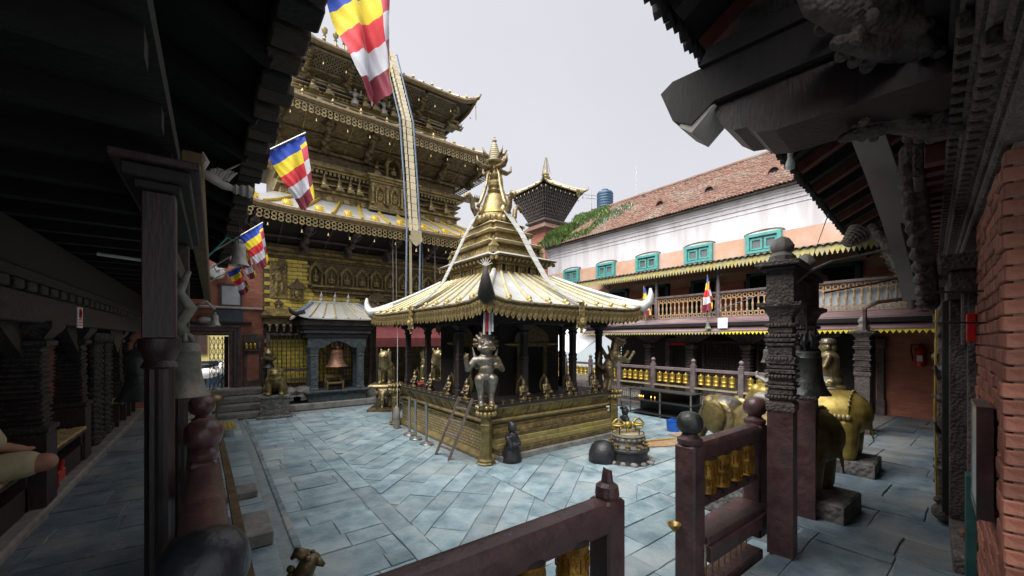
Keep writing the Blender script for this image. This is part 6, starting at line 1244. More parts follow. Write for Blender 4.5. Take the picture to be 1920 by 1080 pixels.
MB().tube([(14, 9.7, 7), (14, 9.7, 8.7)], .012, 5); tag(MB().tube([(13.6, 9.75, 7.0), (13.6, 9.75, 8.5)], .012, 5).build('roof_mast', 'steel'), 'lone thin mast standing on the tiled ridge', 'mast')
# ------------------------------------------------------------------ near building on the right, its brick wall and eaves
NU = Vector((.9936, .1132, 0)).normalized(); NN = Vector((-NU.y, NU.x, 0)); W0 = Vector((2.47, .075, 0)); NA = math.atan2(NU.y, NU.x)
def NP(a, o, z): return W0 + NU * a + NN * o + Vector((0, 0, z))
nbd = thing('near_building', 'brick and carved timber building with deep dark eaves beside the twin-post bell frame', 'building', NP(1, 0, 0))
def nbox(par, name, m_, a0, a1, o0, o1, z0, z1, c=0): return MB().box(a0, a1, o0, o1, z0, z1, c).build(name, m_, par, loc=W0, rot=NA)
bw = nbox(nbd, 'brick_wall', 'brick_mortar', .012, 1.55, -.9, -.016, 0, 2.36)
bl = [MB().box(-l / 2, l / 2, -.05, .05, -.0285, .0285, .006).mesh('brick', 'brick_red') for l in (.212, .205, .10)]
rw = random.Random(12); nbk = 0; rest = MB()
for c_ in range(36):
    z = .032 + c_ * .065; a = 0 if c_ % 2 == 0 else .0; first = True
    L_ = .21 if c_ % 2 == 0 else .105
    a = 0
    while a < 1.54:
        l = min(L_, 1.55 - a); 
        if l < .04: break
        jut = rw.uniform(-.006, .006) + (.012 if a == 0 else 0)
        if z > .16 and z < 2.34 and nbk < 285: put(bl[0], 'brick', bw, NP(a + l / 2, -.05 + jut, z), (R(rw.uniform(-.8, .8)), R(rw.uniform(-.8, .8)), NA + R(rw.uniform(-1, 1))), ((l - .009) / .212, 1, 1)); nbk += 1
        a += l; L_ = .21
    # end face towards the walkway
    o = -.10
    k = 0
    while o > -.62:
        l = .105 if (c_ % 2 == 0 and k == 0) else .21; jut = rw.uniform(-.008, .014)
        p = NP(.045 - jut - .012, o - l / 2 + .0, z); rest_m = MB(); d_ = (l - .009) / 2
        b_ = MB().box(-.05, .05, -d_, d_, -.0285, .0285, .006)
        ca, sa = math.cos(NA), math.sin(NA); rest.add([(p.x + x * ca - y * sa, p.y + x * sa + y * ca, p.z + zz) for x, y, zz in b_.v], b_.f); o -= l; k += 1
rest.build('end_bricks', 'brick_red', bw, kind='stuff')
nbox(nbd, 'end_wall', 'brick_mortar', .03, 1.5, -2.5, -.9, 0, 2.36)
# doorway beyond the brick pier
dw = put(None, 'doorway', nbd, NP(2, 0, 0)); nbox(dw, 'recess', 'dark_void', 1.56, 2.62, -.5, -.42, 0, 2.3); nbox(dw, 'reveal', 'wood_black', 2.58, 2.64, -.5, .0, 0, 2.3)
for a0, a1, o1, m_ in ((1.56, 1.66, .035, 'wood_carved'), (2.40, 2.52, .10, 'wood_carved'), (2.52, 2.62, .14, 'wood_black')): nbox(dw, 'jamb', m_, a0, a1, -.2, o1, .12, 1.92, .008)
nbox(dw, 'threshold', 'wood_dusty', 1.60, 2.6, -.25, .10, 0, .12, .01); nbox(dw, 'lintel', 'wood_carved', 1.5, 2.75, -.2, .12, 1.92, 2.06, .01); nbox(dw, 'lintel', 'wood_carved', 1.45, 2.8, -.2, .17, 2.06, 2.16, .01)
nbox(dw, 'upper_jamb', 'wood_carved', 1.58, 1.76, -.05, .06, 1.55, 1.92, .01)
nbox(nbd, 'far_wall', 'wood_black', 2.75, 9.0, -1.2, -.06, 0, 2.36)
# carved pilaster with knobs and tendrils
cpz = [('c', (0, 0, .02), (0, 0, 1.72), .05, .045), ('e', (0, .0, .06), (.10, .09, .07))]
rk_ = random.Random(2)
for k in range(26):
    z = .1 + k * .064; a = k * 2.4; cpz.append(('e', (.055 * math.cos(a), .05 * math.sin(a), z), (rk_.uniform(.02, .045), rk_.uniform(.02, .045), rk_.uniform(.02, .04))))
for z in (.42, .98, 1.22, 1.6): cpz.append(('e', (0, 0, z), (.085, .08, .02)))
for z, sg in ((1.35, 1), (1.15, -1), (.3, 1), (.7, -1)): cpz.append(('c', (sg * .03, .04, z), (sg * .13, .06, z + .1), .022, .01))
cpm = rings_join(cpz, .010, 'wood_dusty', 'pilaster_carving', 1)
put(cpm, 'carved_pilaster', nbd, NP(2.66, .12, .02), NA, (1, 1, 1.08)); MB().tube([NP(2.62, .17, .2), NP(2.61, .18, 1.0), NP(2.62, .17, 1.85)], .008, 5).build('cord', 'gold_ochre', nbd)
# cornice mouldings stepping outward over the wall
cn = put(None, 'cornice', nbd, NP(0, 0, 2.4))
for k, (o, z0, z1, m_) in enumerate(((.02, 2.36, 2.42, 'wood_carved'), (.04, 2.42, 2.46, 'wood_carved'), (.06, 2.46, 2.52, 'wood_carved'), (.09, 2.52, 2.56, 'wood_dusty'), (.11, 2.56, 2.64, 'wood_carved'), (.14, 2.64, 2.68, 'wood_carved'), (.16, 2.68, 2.78, 'wood_black'))):
    nbox(cn, 'moulding', m_, -.9, 8.5, -.5, o, z0, z1, .01)
blk = MB().box(-.035, .035, -.03, .03, -.03, .03, .008).mesh('cornice_block', 'wood_carved')
for k in range(60):
    a = -.6 + k * .105; put(blk, 'cornice_block', cn, NP(a, .07, 2.49), NA); put(blk, 'cornice_block', cn, NP(a + .05, .12, 2.60), NA, (.8, 1, 1))
# joists and floor of the jettied upper storey
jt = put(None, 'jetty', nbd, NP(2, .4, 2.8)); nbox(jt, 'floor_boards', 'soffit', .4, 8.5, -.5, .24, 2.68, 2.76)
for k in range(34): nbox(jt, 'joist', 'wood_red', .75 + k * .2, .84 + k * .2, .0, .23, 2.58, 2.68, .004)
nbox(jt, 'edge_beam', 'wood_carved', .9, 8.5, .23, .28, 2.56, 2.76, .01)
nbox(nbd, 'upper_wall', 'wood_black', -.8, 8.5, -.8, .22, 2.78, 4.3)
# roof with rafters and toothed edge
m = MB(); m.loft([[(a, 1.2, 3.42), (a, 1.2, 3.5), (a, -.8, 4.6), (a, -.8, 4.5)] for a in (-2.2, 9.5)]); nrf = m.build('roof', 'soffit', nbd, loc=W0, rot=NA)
tth = MB().prism([(-.035, 0), (.035, 0), (.02, -.05), (0, -.075), (-.02, -.05)], (0, 0, 0), (1, 0, 0), (0, 0, 1), (0, 1, 0), .05).mesh('eave_tooth', 'wood_black')
for k in range(150): put(tth, 'eave_tooth', nrf, NP(-1.4 + k * .072, 1.19 + rw.uniform(-.012, .012), 3.44), NA, (1, 1, rw.uniform(.8, 1.3)))
for k in range(26):
    a = -1.6 + k * .42; MB().bar(NP(a, 1.16, 3.38), NP(a, .3, 3.86), .10, .10).build('rafter', 'wood_red' if k % 2 == 0 else 'wood_black', nrf)
# pair of great cantilever beams over the walkway
bmx = put(None, 'cantilever_beam', nbd, NP(-.1, .6, 2.9))
def nprism(par, name, m_, a0, a1, poly): 
    b_ = MB(); b_.loft([[NP(a, o, z) for o, z in poly] for a in (a0, a1)]); return b_.build(name, m_, par)
DZ = -.14
def nbeam(name, m_, a0, a1, poly): return nprism(bmx, name, m_, a0, a1, [(o, z + DZ) for o, z in poly])
nbeam('upper_beam', 'wood_black', -.28, -.02, [(-.3, 2.98), (.98, 2.98), (1.10, 2.90), (1.20, 2.96), (1.27, 3.14), (1.20, 3.18), (-.3, 3.16)])
nbeam('beam_tip', 'strut_white', -.27, -.03, [(.98, 2.965), (1.10, 2.86), (1.17, 2.92), (1.12, 2.965)])
nbeam('lower_beam', 'maroon_shaded', -.24, .10, [(-.3, 2.74), (.72, 2.74), (.80, 2.76), (.84, 2.80), (.90, 2.81), (.96, 2.86), (1.0, 2.98), (-.3, 2.98)])
nbeam('upper_plank', 'wood_black', -.3, .25, [(-.2, 3.16), (1.05, 3.18), (1.0, 3.26), (-.2, 3.24)]); nbeam('top_plank', 'wood_shaded', -.26, .2, [(-.2, 3.26), (.92, 3.28), (.86, 3.38), (-.2, 3.36)]); nbeam('side_plank', 'wood_shaded', .14, .26, [(-.2, 3.0), (.85, 3.02), (.80, 3.12), (-.2, 3.12)])
# carved snout above the beams
sn = [('c', (0, .0, 0), (0, .5, .26), .12, .10), ('c', (0, .5, .26), (0, .78, .30), .10, .045), ('c', (0, .78, .30), (0, .86, .42), .045, .02), ('c', (0, .42, .12), (0, .68, .14), .06, .03)]
for k in range(34):
    a = rk_.uniform(0, 6.28); y = rk_.uniform(-.1, .62); sn.append(('e', (.11 * math.cos(a), y, y * .5 + .11 * math.sin(a) + .02), (rk_.uniform(.025, .05), rk_.uniform(.03, .07), rk_.uniform(.025, .05))))
for k in range(9): sn.append(('e', (rk_.choice((-.09, .09)), .05 + k * .07, .02 + k * .03 - .08), (.03, .03, .035)))
snm = rings_join(sn, .011, 'wood_carved', 'snout_carving', 1)
put(snm, 'carved_snout', nbd, (2.44, .20, 2.70), (R(-8), 0, R(63)), (.9, .85, .85)); put(snm, 'carved_snout', nbd, (2.75, .25, 2.62), (R(-20), 0, R(50)), (.8, .7, .7))
# white-backed bracket board and knobbed strut beyond
b = MB(); P5 = [AT(1622, 238, X=3.4), AT(1652, 320, X=3.7), AT(1682, 410, X=4.0), AT(1706, 500, X=4.4), AT(1718, 556, X=4.6)]
for i in range(4): b.bar(P5[i], P5[i + 1] + (P5[i + 1] - P5[i]) * .06, .04, .16, NN)
b.build('bracket_board', 'strut_white', nbd)
kb_ = [('c', (0, 0, 0), (0, 0, 1.12), .055, .06)]
for k in range(11):
    for sg in (-1, 1): kb_.append(('e', (sg * .055, .03, .05 + k * .1), (.05, .045, .038)))
kbm = rings_join(kb_, .011, 'wood_dusty', 'strut_carving', 1)
def place_strut(p, q, nm_, rz=0):
    d = (q - p); put(kbm, nm_, nbd, p, d.to_track_quat('Z', 'X').to_euler(), (1, 1, d.length / 1.12))
place_strut(AT(1745, 568, X=4.45), AT(1708, 285, X=3.55), 'carved_strut')
lfz = [('c', (0, 0, 0), (0, .25, .5), .05, .06), ('c', (0, .25, .5), (0, .42, .95), .06, .03)]
for k in range(9): lfz.append(('c', (0, .05 + k * .04, .12 + k * .09), (.0, .20 + k * .035, .14 + k * .1), .03, .012)); lfz.append(('e', (.03, .06 + k * .04, .1 + k * .09), (.05, .04, .03)))
lfm = rings_join(lfz, .012, 'wood_dusty', 'leaf_strut', 1)
for a in (3.9, 5.6, 7.3): put(lfm, 'leaf_strut', nbd, NP(a, .05, 1.95), NA, (1.3, 1.5, 1.05))
b = MB()
for k in range(6): b.lathe([(.11 - .012 * k, 0), (.125 - .012 * k, .015), (.11 - .012 * k, .03)], 12, (0, 0, -k * .032))
b.build('ringed_boss', 'wood_dusty', nbd, loc=NP(3.25, .75, 2.74), rot=(R(30), R(40), 0))
for (p, q) in ((NP(1.75, .3, 2.5), NP(2.3, .2, 1.85)), (NP(1.6, .35, 2.45), NP(2.35, .22, 1.98))): tag(MB().tube([p, p.lerp(q, .5) + Vector((0, 0, -.16)), q], .012, 6).build('cable_loop', 'wire'), 'black cable drooping beside the carved doorway strut', 'cable', 'cables drooping at the carved strut')
# things fixed on the wall
cs = thing('wall_case', 'glass-fronted case with maroon frame screwed to the near brick wall', 'case', NP(.35, .05, .8))
for nm_, m_, a0, a1, o0, o1, z0, z1 in (('back', 'bell_pale', .34, .66, .0, .01, .80, 1.27), ('side', 'wood_maroon', .31, .34, .0, .05, .78, 1.29), ('glass', 'frosted_glass', .34, .66, .042, .046, .81, 1.26), ('side', 'steel', .66, .68, .0, .05, .78, 1.29), ('rim', 'steel', .34, .66, .0, .05, .78, .80), ('rim', 'steel', .34, .66, .0, .05, 1.27, 1.29)): nbox(cs, nm_, m_, a0, a1, o0 + .012, o1 + .012, z0, z1)
tag(nbox(None, 'switch_box', 'red_paint', 1.30, 1.40, 0.01, .05, 1.58, 1.76, .006), 'small red and white box high on the near brick wall', 'switch box')
tag(nbox(None, 'metal_cabinet', 'teal_dark', 1.40, 1.54, .0, .05, 0, .72, .004), 'narrow green metal cabinet edge at the foot of the brick wall', 'cabinet')
cl_ = thing('clay_cup', 'small terracotta cup lying on the door threshold', 'cup', NP(1.95, .02, .165)); MB().lathe([(.02, -.04), (.03, -.04), (.045, .04), (.04, .04), (.026, -.03), (.0, -.03)], 14).build('bowl', 'brick_red', cl_, loc=NP(1.95, .02, .165), rot=(R(80), 0, R(-60)), smooth=True)
for a, z, l in ((.9, 1.86, .24), (1.1, 1.69, .16)): tag(MB().tube([NP(a, -.02, z), NP(a - .0, l, z + .01)], .006, 5).build('wall_nail', 'wire'), 'thin iron spike sticking out of the near brick wall', 'spike', 'iron spikes in the brick wall')
bb = thing('light_bulb', 'unlit white bulb under the dark eave beside the great beams', 'lamp', NP(1.35, .98, 3.0)); MB().lathe([(.0, -.05), (.03, -.035), (.035, -.0), (.025, .035), (.018, .05)], 14).build('bulb', 'white_paint', bb, loc=NP(1.35, .98, 3.0), smooth=2); MB().lathe([(.02, .05), (.02, .10), (.006, .12), (.005, .42)], 8).build('holder', 'white_paint', bb, loc=NP(1.35, .98, 3.0))
# ------------------------------------------------------------------ right-hand railing and carved bell frame
rr_ = thing('wheel_fence', 'dark ball-topped railing with four old brass prayer wheels next to the carved bell frame', 'railing', (3, 1.39, 0))
ball_post(rr_, 2.5, 1.38, ZC, 1.125, .07, 'wood_dusty' if 0 else 'wood_maroon', .082, bm='bell_dark'); ball_post(rr_, 3.54, 1.40, 0, 1.125, .07, 'wood_maroon', .085)
m = MB(); m.loft([[(x, 1.39 + a, .885 + b_) for a, b_ in prof] for x in (2.57, 3.47)]); m.build('handrail', 'wood_maroon', rr_, smooth=True)
MB().box(2.57, 3.47, 1.36, 1.42, .46, .53, .008).build('wheel_rail', 'wood_maroon', rr_); MB().box(2.57, 3.47, 1.29, 1.49, .25, .30, .008).build('shelf', 'wood_maroon', rr_); MB().box(2.57, 3.47, 1.27, 1.31, .14, .25, .008).build('shelf_apron', 'wood_maroon', rr_); MB().box(2.57, 3.47, 1.31, 1.47, -.16, -.06, .008).build('bottom_rail', 'wood_maroon', rr_)
for k in range(9): MB().tube([(2.66 + k * .09, 1.40, -.06), (2.66 + k * .09, 1.40, .25)], .007, 6).build('brass_spindle', 'brass_dark', rr_)
for k in range(4): wheel(rr_, 2.71 + k * .2, 1.39, .545, .074, .235, 'wheel_old', 1, 20 + k)
gfz = thing('carved_bell_frame', 'pair of carved timber posts with stone-capped lintel holding a dark bell', 'bell frame', (3.85, 1.2, 0))
cpst = [(.078, 0), (.078, 1.05), (.09, 1.07), (.09, 1.12), (.07, 1.14)]
z = 1.15
for h_, q in ((.03, .088), (.05, .078), (.03, .092), (.022, .086), (.06, .074), (.035, .094), (.03, .084), (.05, .090), (.022, .080), (.065, .072), (.03, .090), (.035, .096), (.028, .084), (.05, .076), (.03, .09)):
    cpst += [(.070, z), (q, z + h_ * .2), (q + .002, z + h_ * .7), (.070, z + h_ * .95)]; z += h_
cpst += [(.07, 1.76), (.085, 1.79), (.10, 1.82), (.135, 1.84), (.14, 1.865), (.08, 1.87)]
cpsm = MB().sq(cpst).mesh('post', 'wood_carved'); base_m = MB().sq([(.081, 0), (.081, 1.05)]).mesh('post_base', 'wood_maroon')
bd = MB()
for k in range(7):
    for s_ in range(4):
        bd.ell((-.066 + .022 * k, -.088, 0) if s_ == 0 else (.088, -.066 + .022 * k, 0) if s_ == 1 else (-.066 + .022 * k, .088, 0) if s_ == 2 else (-.088, -.066 + .022 * k, 0), (.013, .013, .016), 6, 5)
bdm = bd.mesh('bead_band', 'wood_carved', 2)
for x, y in ((3.41, 1.16), (4.28, 1.27)):
    p = put(cpsm, 'post', gfz, (x, y, 0), R(8)); put(base_m, 'post_base', p, (x, y, 0), R(8))
    for z in (1.17, 1.32, 1.45, 1.62, 1.70): put(bdm, 'bead_band', p, (x, y, z), R(8))
    MB().sq([(.085, 0), (.085, .24)], (0, 0, 0)).build('upper_block', 'wood_carved', p, loc=(x, y, 1.87), rot=R(8))
    MB().lathe([(.075, 0), (.085, .05), (.06, .08), (.075, .1), (.08, .13), (.05, .18), (.01, .2)], 8, ph=PI / 8).build('stone_cap', 'stone_grey', p, loc=(x, y, 2.165), rot=R(8), smooth=True)
a_, b_ = Vector((3.41, 1.16, 0)), Vector((4.28, 1.27, 0)); dv = (b_ - a_).normalized(); ln = math.atan2(dv.y, dv.x); L_ = (b_ - a_).length
for nm_, h_, z0, z1, m_, ex in (('lintel', .055, 1.89, 2.08, 'wood_carved', .0), ('lintel_moulding', .11, 2.10, 2.13, 'wood_black', .14), ('lintel_top', .14, 2.13, 2.165, 'wood_carved', .17)): MB().box(-ex, L_ + ex, -h_, h_, z0, z1, .006).build(nm_, m_, gfz, loc=a_, rot=ln)
MB().prism([(.1, 1.89), (.3, 1.89), (.2, 1.78), (.1, 1.72)], (0, -.03, 0), (1, 0, 0), (0, 0, 1), (0, 1, 0), .06).build('arch_bracket', 'wood_carved', gfz, loc=a_, rot=ln); MB().prism([(L_ - .1, 1.72), (L_ - .2, 1.78), (L_ - .3, 1.89), (L_ - .1, 1.89)], (0, -.03, 0), (1, 0, 0), (0, 0, 1), (0, 1, 0), .06).build('arch_bracket', 'wood_carved', gfz, loc=a_, rot=ln)
t = bell('black_bell', 'black bell hanging between the two carved posts of the right bell frame', (3.96, 1.165, 1.14), .165, .36, 'bell_dark', hangz=1.89)
m = MB()
for k in range(8):
    a = k * PI / 4; m.tube([(.03 * math.cos(a), .03 * math.sin(a), .36), (.075 * math.cos(a), .075 * math.sin(a), .42), (.04 * math.cos(a), .04 * math.sin(a), .5)], .014, 6)
m.build('dragon_loop', 'bell_dark', t, smooth=2, world=False)
bell('small_green_bell', 'small green bell hung on the courtward face of the carved bell frame', (3.37, 1.245, 1.42), .045, .10, 'bell_green', hangz=1.58)
MB().bar((3.37, 1.25, 1.585), (3.40, 1.16, 1.585), .015, .015).build('bell_arm', 'wire', gfz)
# farther pair of capped posts with iron bracket and little bell
fp = thing('capped_posts', 'pair of slim carved posts joined by a bent iron bar before the brick wall', 'bell frame', (8.9, 1.9, 0))
for x, y in ((8.75, 1.78), (9.15, 1.86)):
    put(cpsm, 'post', fp, (x, y, 0), 0, (1.25, 1.25, .92)); MB().lathe([(.08, 1.72), (.09, 1.8), (.06, 1.84), (.08, 1.9), (.03, 1.98)], 8, (x, y, 0)).build('stone_cap', 'stone_grey', fp)
MB().box(8.6, 9.3, 1.70, 1.92, 1.70, 1.74).build('lintel', 'wood_dusty', fp); m = MB(); m.tube([(8.68, 1.75, 1.70), (8.68, 1.75, 2.10), (8.72, 1.6, 2.2), (9.1, .9, 2.3)], .03, 6); m.build('iron_bar', 'wood_maroon', fp)
bell('little_bell', 'little green bell between the slim capped posts', (8.95, 1.82, 1.02), .10, .2, 'bell_green', hangz=1.7)
sr = thing('side_railing', 'short maroon ball-topped railing behind the kneeling gilt rider', 'railing', (8.3, 2.3, 0))
for x in (8.35, 8.85): ball_post(sr, x, 2.2, 0, 1.08, .07, 'wood_maroon', .09)
for z in (.8, .4): MB().box(8.35, 8.85, 2.17, 2.23, z, z + .07).build('rail', 'wood_maroon', sr)
# ------------------------------------------------------------------ elephants with riders
def saddle(par, m_, bead):
    ny, nf = 8, 14; T = []; 
    for j in range(ny + 1):
        y = lerp(-.24, .36, j / ny); k = math.sqrt(max(.1, 1 - ((y - .12) / .62) ** 2)); 
        T.append([(.305 * k * math.sin(f), y, .525 + .29 * k * math.cos(f)) for f in [lerp(-1.55, 1.55, i / nf) for i in range(nf + 1)]])
    m = MB(); vs_ = [p for r_ in T for p in r_]; W = nf + 1; fs = [(j * W + i, j * W + i + 1, (j + 1) * W + i + 1, (j + 1) * W + i) for j in range(ny) for i in range(nf)]
    m.add(vs_, fs); m.add([(x * .96, y, .525 + (z - .525) * .96) for x, y, z in vs_], [tuple(reversed(f)) for f in fs]); m.build('saddle_cloth', m_, par, smooth=True, world=False)
    for e in (0, nf):
        for j in range(ny * 2 + 1):
            q = j / 2; a = Vector(T[int(q)][e]); b_ = Vector(T[min(int(q) + 1, ny)][e]); p = a.lerp(b_, q - int(q)); MB().ell(p + Vector((0, 0, -.02)), (.03, .03, .034), 8, 6).build('bead', bead, par, smooth=2, world=False)
    for i in range(2, nf - 1): p = T[ny][i]; MB().ell(p, (.018, .018, .018), 6, 5).build('bead', bead, par, smooth=2, world=False)
el_g = elephant; el_b = elephant.copy(); el_b.materials.clear(); el_b.materials.append(MAT['brass_olive'])
for k, (x, y, lab, me) in enumerate(((6.22, 1.74, 'gilt elephant statue carrying a kneeling rider, beyond the bell frame', el_g), (4.56, 1.60, 'brass elephant statue with grey head right behind the carved bell frame', el_b))):
    t = thing('elephant_statue', lab, 'statue', (x, y, 0), PI + R(4 if k == 0 else 0))
    MB().rects([(-.28, .28, -.70, .60, -.25), (-.28, .28, -.70, .60, .15), (-.265, .265, -.685, .585, .165)]).build('pedestal', 'stone_carved', t, world=False)
    put(me, 'body', t, (0, 0, .165), scl=(1.1, 1.04 if k == 0 else 1.0, 1.0), world=False)
    h_ = put(None, 'saddle', t, (0, 0, .165), scl=(1.1, 1.04 if k == 0 else 1.0, 1.0), world=False); saddle(h_, 'gold_bright' if k == 0 else 'brass_olive', 'gold' if k == 0 else 'brass_olive')
    if k == 1:
        MB().ell((0, -.5, .80), (.20, .19, .17), 16, 10).build('head_cloth', 'silver_bronze', t, smooth=2, world=False)
        for sx in (-1, 1): MB().ell((sx * .22, -.44, .74), (.035, .14, .19), 14, 9).build('ear', 'bronze_light', t, smooth=2, world=False)
    else:
        for sx in (-1, 1): MB().ell((sx * .22, -.44, .74), (.035, .14, .19), 14, 9).build('ear', 'gold', t, smooth=2, world=False)
for k, (x, y, z, lab, m_) in enumerate(((6.24, 1.62, .955, 'bronze turbaned figure kneeling with joined hands on the gilt elephant', 'bronze_light'), (4.55, 1.62, .955, 'pale figure kneeling on the grey-headed elephant behind the carved posts', 'bell_pale'))):
    t = thing('elephant_rider', lab, 'statue', (x, y, z), PI + R(22 if k == 0 else 10), scl=(.84, .84, .84) if k == 0 else (.62, .62, .62)); me = kneel if k == 0 else kneel.copy()
    if k: me.materials.clear(); me.materials.append(MAT[m_])
    put(me, 'body', t, world=False); MB().lathe([(.10, .69), (.112, .70), (.112, .725), (.09, .76), (.04, .775), (0, .78)], 16).build('turban', 'silver_bronze', t, smooth=True, world=False); MB().lathe([(.16, .02), (.15, .06), (.125, .16), (.12, .2)], 16).build('skirt', 'bell_pale' if k == 0 else m_, t, smooth=True, world=False)
# ------------------------------------------------------------------ things standing in the court
ld = thing('wooden_ladder', 'grey wooden ladder leaning against the shrine base', 'ladder', (2.87, 5.6, ZC))
A0, A1, B0, B1 = Vector((2.84, 5.80, ZC)), Vector((3.17, 5.62, .66)), Vector((2.86, 5.40, ZC)), Vector((3.17, 5.22, .68))
for p, q in ((A0, A1), (B0, B1)): MB().bar(p, q, .05, .04).build('rail', 'ladder_wood', ld)
for k in range(4): f = .16 + k * .22; MB().bar(A0.lerp(A1, f), B0.lerp(B1, f), .035, .025).build('rung', 'ladder_wood', ld)
stg = 'steel barrier posts by the shrine'
for k, (x, y, lab) in enumerate(((3.02, 7.30, 'steel barrier post nearest the gilt pillar, beside the shrine base'), (2.98, 6.92, 'middle of three steel barrier posts beside the shrine base'), (2.98, 6.45, 'steel barrier post closest to the ladder'))):
    t = thing('barrier_post', lab, 'barrier post', (x, y, ZC), group=stg); MB().lathe([(.115, 0), (.12, .012), (.11, .03), (.04, .045), (.03, .05)], 24).build('base', 'steel', t, smooth=True, world=False); MB().lathe([(.026, .045), (.026, .66), (.032, .67), (.032, .72), (.0, .73)], 14).build('tube', 'steel', t, smooth=True, world=False)
slab_ = tag(MB().lathe([(.10, 0), (.11, .2), (.09, .38), (.03, .45)], 10, (3.05, 8.05, ZC), sx=.6).build('upright_stone', 'stone_grey', smooth=True), 'rough grey upright stone beside the gilt pillar behind the barrier posts', 'stone')
tag(MB().tube([(3.12, 8.2, .1), (3.13, 8.2, 2.1)], .005, 5).build('white_string', 'white_paint'), 'thin white cord hanging from the shrine eave by the far pillar', 'cord')
vj = thing('vajra_stone', 'round carved stone altar with gilt disc and gilt thunderbolt on top', 'altar', (5.06, 3.78, ZC))
MB().lathe([(.38, -.02), (.36, .02), (.30, .03), (.29, .05), (.29, .15), (.315, .17), (.315, .2), (.29, .22), (.27, .225)], 32).build('drum', 'stone_black', vj, smooth=True, world=False)
MB().lathe([(.27, .22), (.25, .24), (.22, .26), (.215, .30), (.23, .32), (.24, .34), (.24, .37), (.22, .38)], 32).build('upper_drum', 'stone_carved', vj, smooth=True, world=False)
for k in range(18): a = 2 * PI * k / 18; MB().ell((.235 * math.cos(a), .235 * math.sin(a), .345), (.032, .032, .024), 7, 5).build('petal', 'stone_carved', vj, smooth=2, world=False)
MB().lathe([(.22, .375), (.25, .39), (.25, .415), (.235, .42), (0, .42)], 32).build('gilt_disc', 'gold_pale', vj, smooth=True, world=False)
v = MB(); v.ell((0, 0, .54), (.05, .05, .05)); v.lathe([(.02, .42), (.03, .45), (.015, .49)], 8)
for s_ in (-1, 1):
    v.ell((s_ * .07, 0, .54), (.025, .05, .05))
    for q in range(5):
        dy = [0, .085, -.085, 0, 0][q]; dz = [0, 0, 0, .085, -.075][q]; v.tube([(s_ * .07, 0, .54), (s_ * .13, dy * .9, .54 + dz * .9), (s_ * .19, dy, .54 + dz), (s_ * .24, dy * .5, .54 + dz * .5), (s_ * .27, 0, .54)], [.018, .018, .016, .013, .008], 6)
v.build('thunderbolt', 'gold_bright', vj, smooth=2, world=False, rot=R(-25))
for x, y in ((.2, 0), (-.2, 0), (0, .2), (0, -.2)): MB().tube([(x, y, .3), (x, y, .52)], .01, 6).build('iron_stay', 'wire', vj, world=False)
b = MB(); b.tube([(.235 * math.cos(2 * PI * i / 24), .235 * math.sin(2 * PI * i / 24), .42) for i in range(25)], .008, 5); b.build('iron_hoop', 'wire', vj, world=False)
rr2 = random.Random(8)
for k in range(14): a = 2 * PI * k / 14; MB().ell((.34 * math.cos(a), .34 * math.sin(a), .015), (rr2.uniform(.04, .07), rr2.uniform(.04, .07), .04), 7, 5).build('base_pebble', 'stone_grey', vj, smooth=2, world=False)
for k in range(10): a = 2 * PI * k / 10; tag(put(lamp_me, 'butter_lamp', loc=(5.06 + .275 * math.cos(a), 3.78 + .275 * math.sin(a), ZC + .225), scl=1.3), 'small brass butter lamp on the rim of the round vajra altar', 'lamp', 'butter lamps round the vajra altar')
tag(MB().lathe([(.215, -.01), (.215, .08), (.20, .16), (.165, .24), (.11, .285), (.05, .305), (0, .31)], 28, (4.72, 3.98, ZC)).build('black_dome_stone', 'stone_black', smooth=2), 'smooth black domed stone beside the vajra altar', 'stone')
bk = thing('blue_bucket', 'blue plastic bucket with handle on the court paving by the candle rack', 'bucket', (7.35, 4.4, ZC))
MB().lathe([(.10, 0), (.115, .01), (.13, .08), (.135, .16), (.13, .2), (.14, .205), (.14, .22), (.125, .22), (.115, .05), (0, .03)], 24).build('pail', 'blue_plastic', bk, smooth=True, world=False); m = MB(); m.tube([(.13 * math.cos(PI * i / 10), .02, .21 + .05 * math.sin(PI * i / 10)) for i in range(11)], .006, 5); m.build('handle', 'blue_plastic', bk, world=False)
for x, y, rz, sx, sy, lab in ((6.35, 3.95, R(-28), .45, .19, 'long brown jute mat lying beside the broom on the paving'), (7.2, 4.05, R(-20), .28, .16, 'small brown jute mat lying next to the blue bucket')):
    m = MB(); n = 6; m.loft([[(lerp(-sx, sx, i / n), -sy, .004), (lerp(-sx, sx, i / n), sy, .004), (lerp(-sx, sx, i / n), sy, .014 + .006 * math.sin(i * 2)), (lerp(-sx, sx, i / n), -sy, .014 + .006 * math.sin(i * 2 + 1))] for i in range(n + 1)]); o = m.build('jute_mat', 'jute', loc=(x, y, ZC + .008), rot=rz); tag(o, lab, 'mat')
br = thing('broom', 'green-headed broom with yellow handle lying on the paving', 'broom', (6.5, 4.25, ZC)); MB().tube([(5.75, 4.35, ZC + .03), (6.75, 3.95, ZC + .05)], .012, 6).build('handle', 'gold_ochre', br); b = MB(); b.tube([(6.75, 3.95, ZC + .05), (6.9, 3.89, ZC + .06), (7.15, 3.8, ZC + .03)], [.02, .05, .09], 8, .5); b.build('bristles', 'green_paint', br)
ol = thing('oil_lamp', 'brass oil lamp bowl bracketed to the dark ball-topped post', 'lamp', (2.40, 1.42, .36)); MB().bar((0, 0, .02), (.05, 0, .02), .02, .02).build('bracket', 'wire', ol, world=False); MB().lathe([(.012, 0), (.035, .025), (.045, .045), (.035, .045), (.01, .02)], 14, (-.02, 0, 0)).build('bowl', 'brass_dark', ol, smooth=True, world=False)
dm = thing('doormat', 'yellow slatted mat on the left ledge below the stone steps', 'mat', (.1, 9.3, -.1))
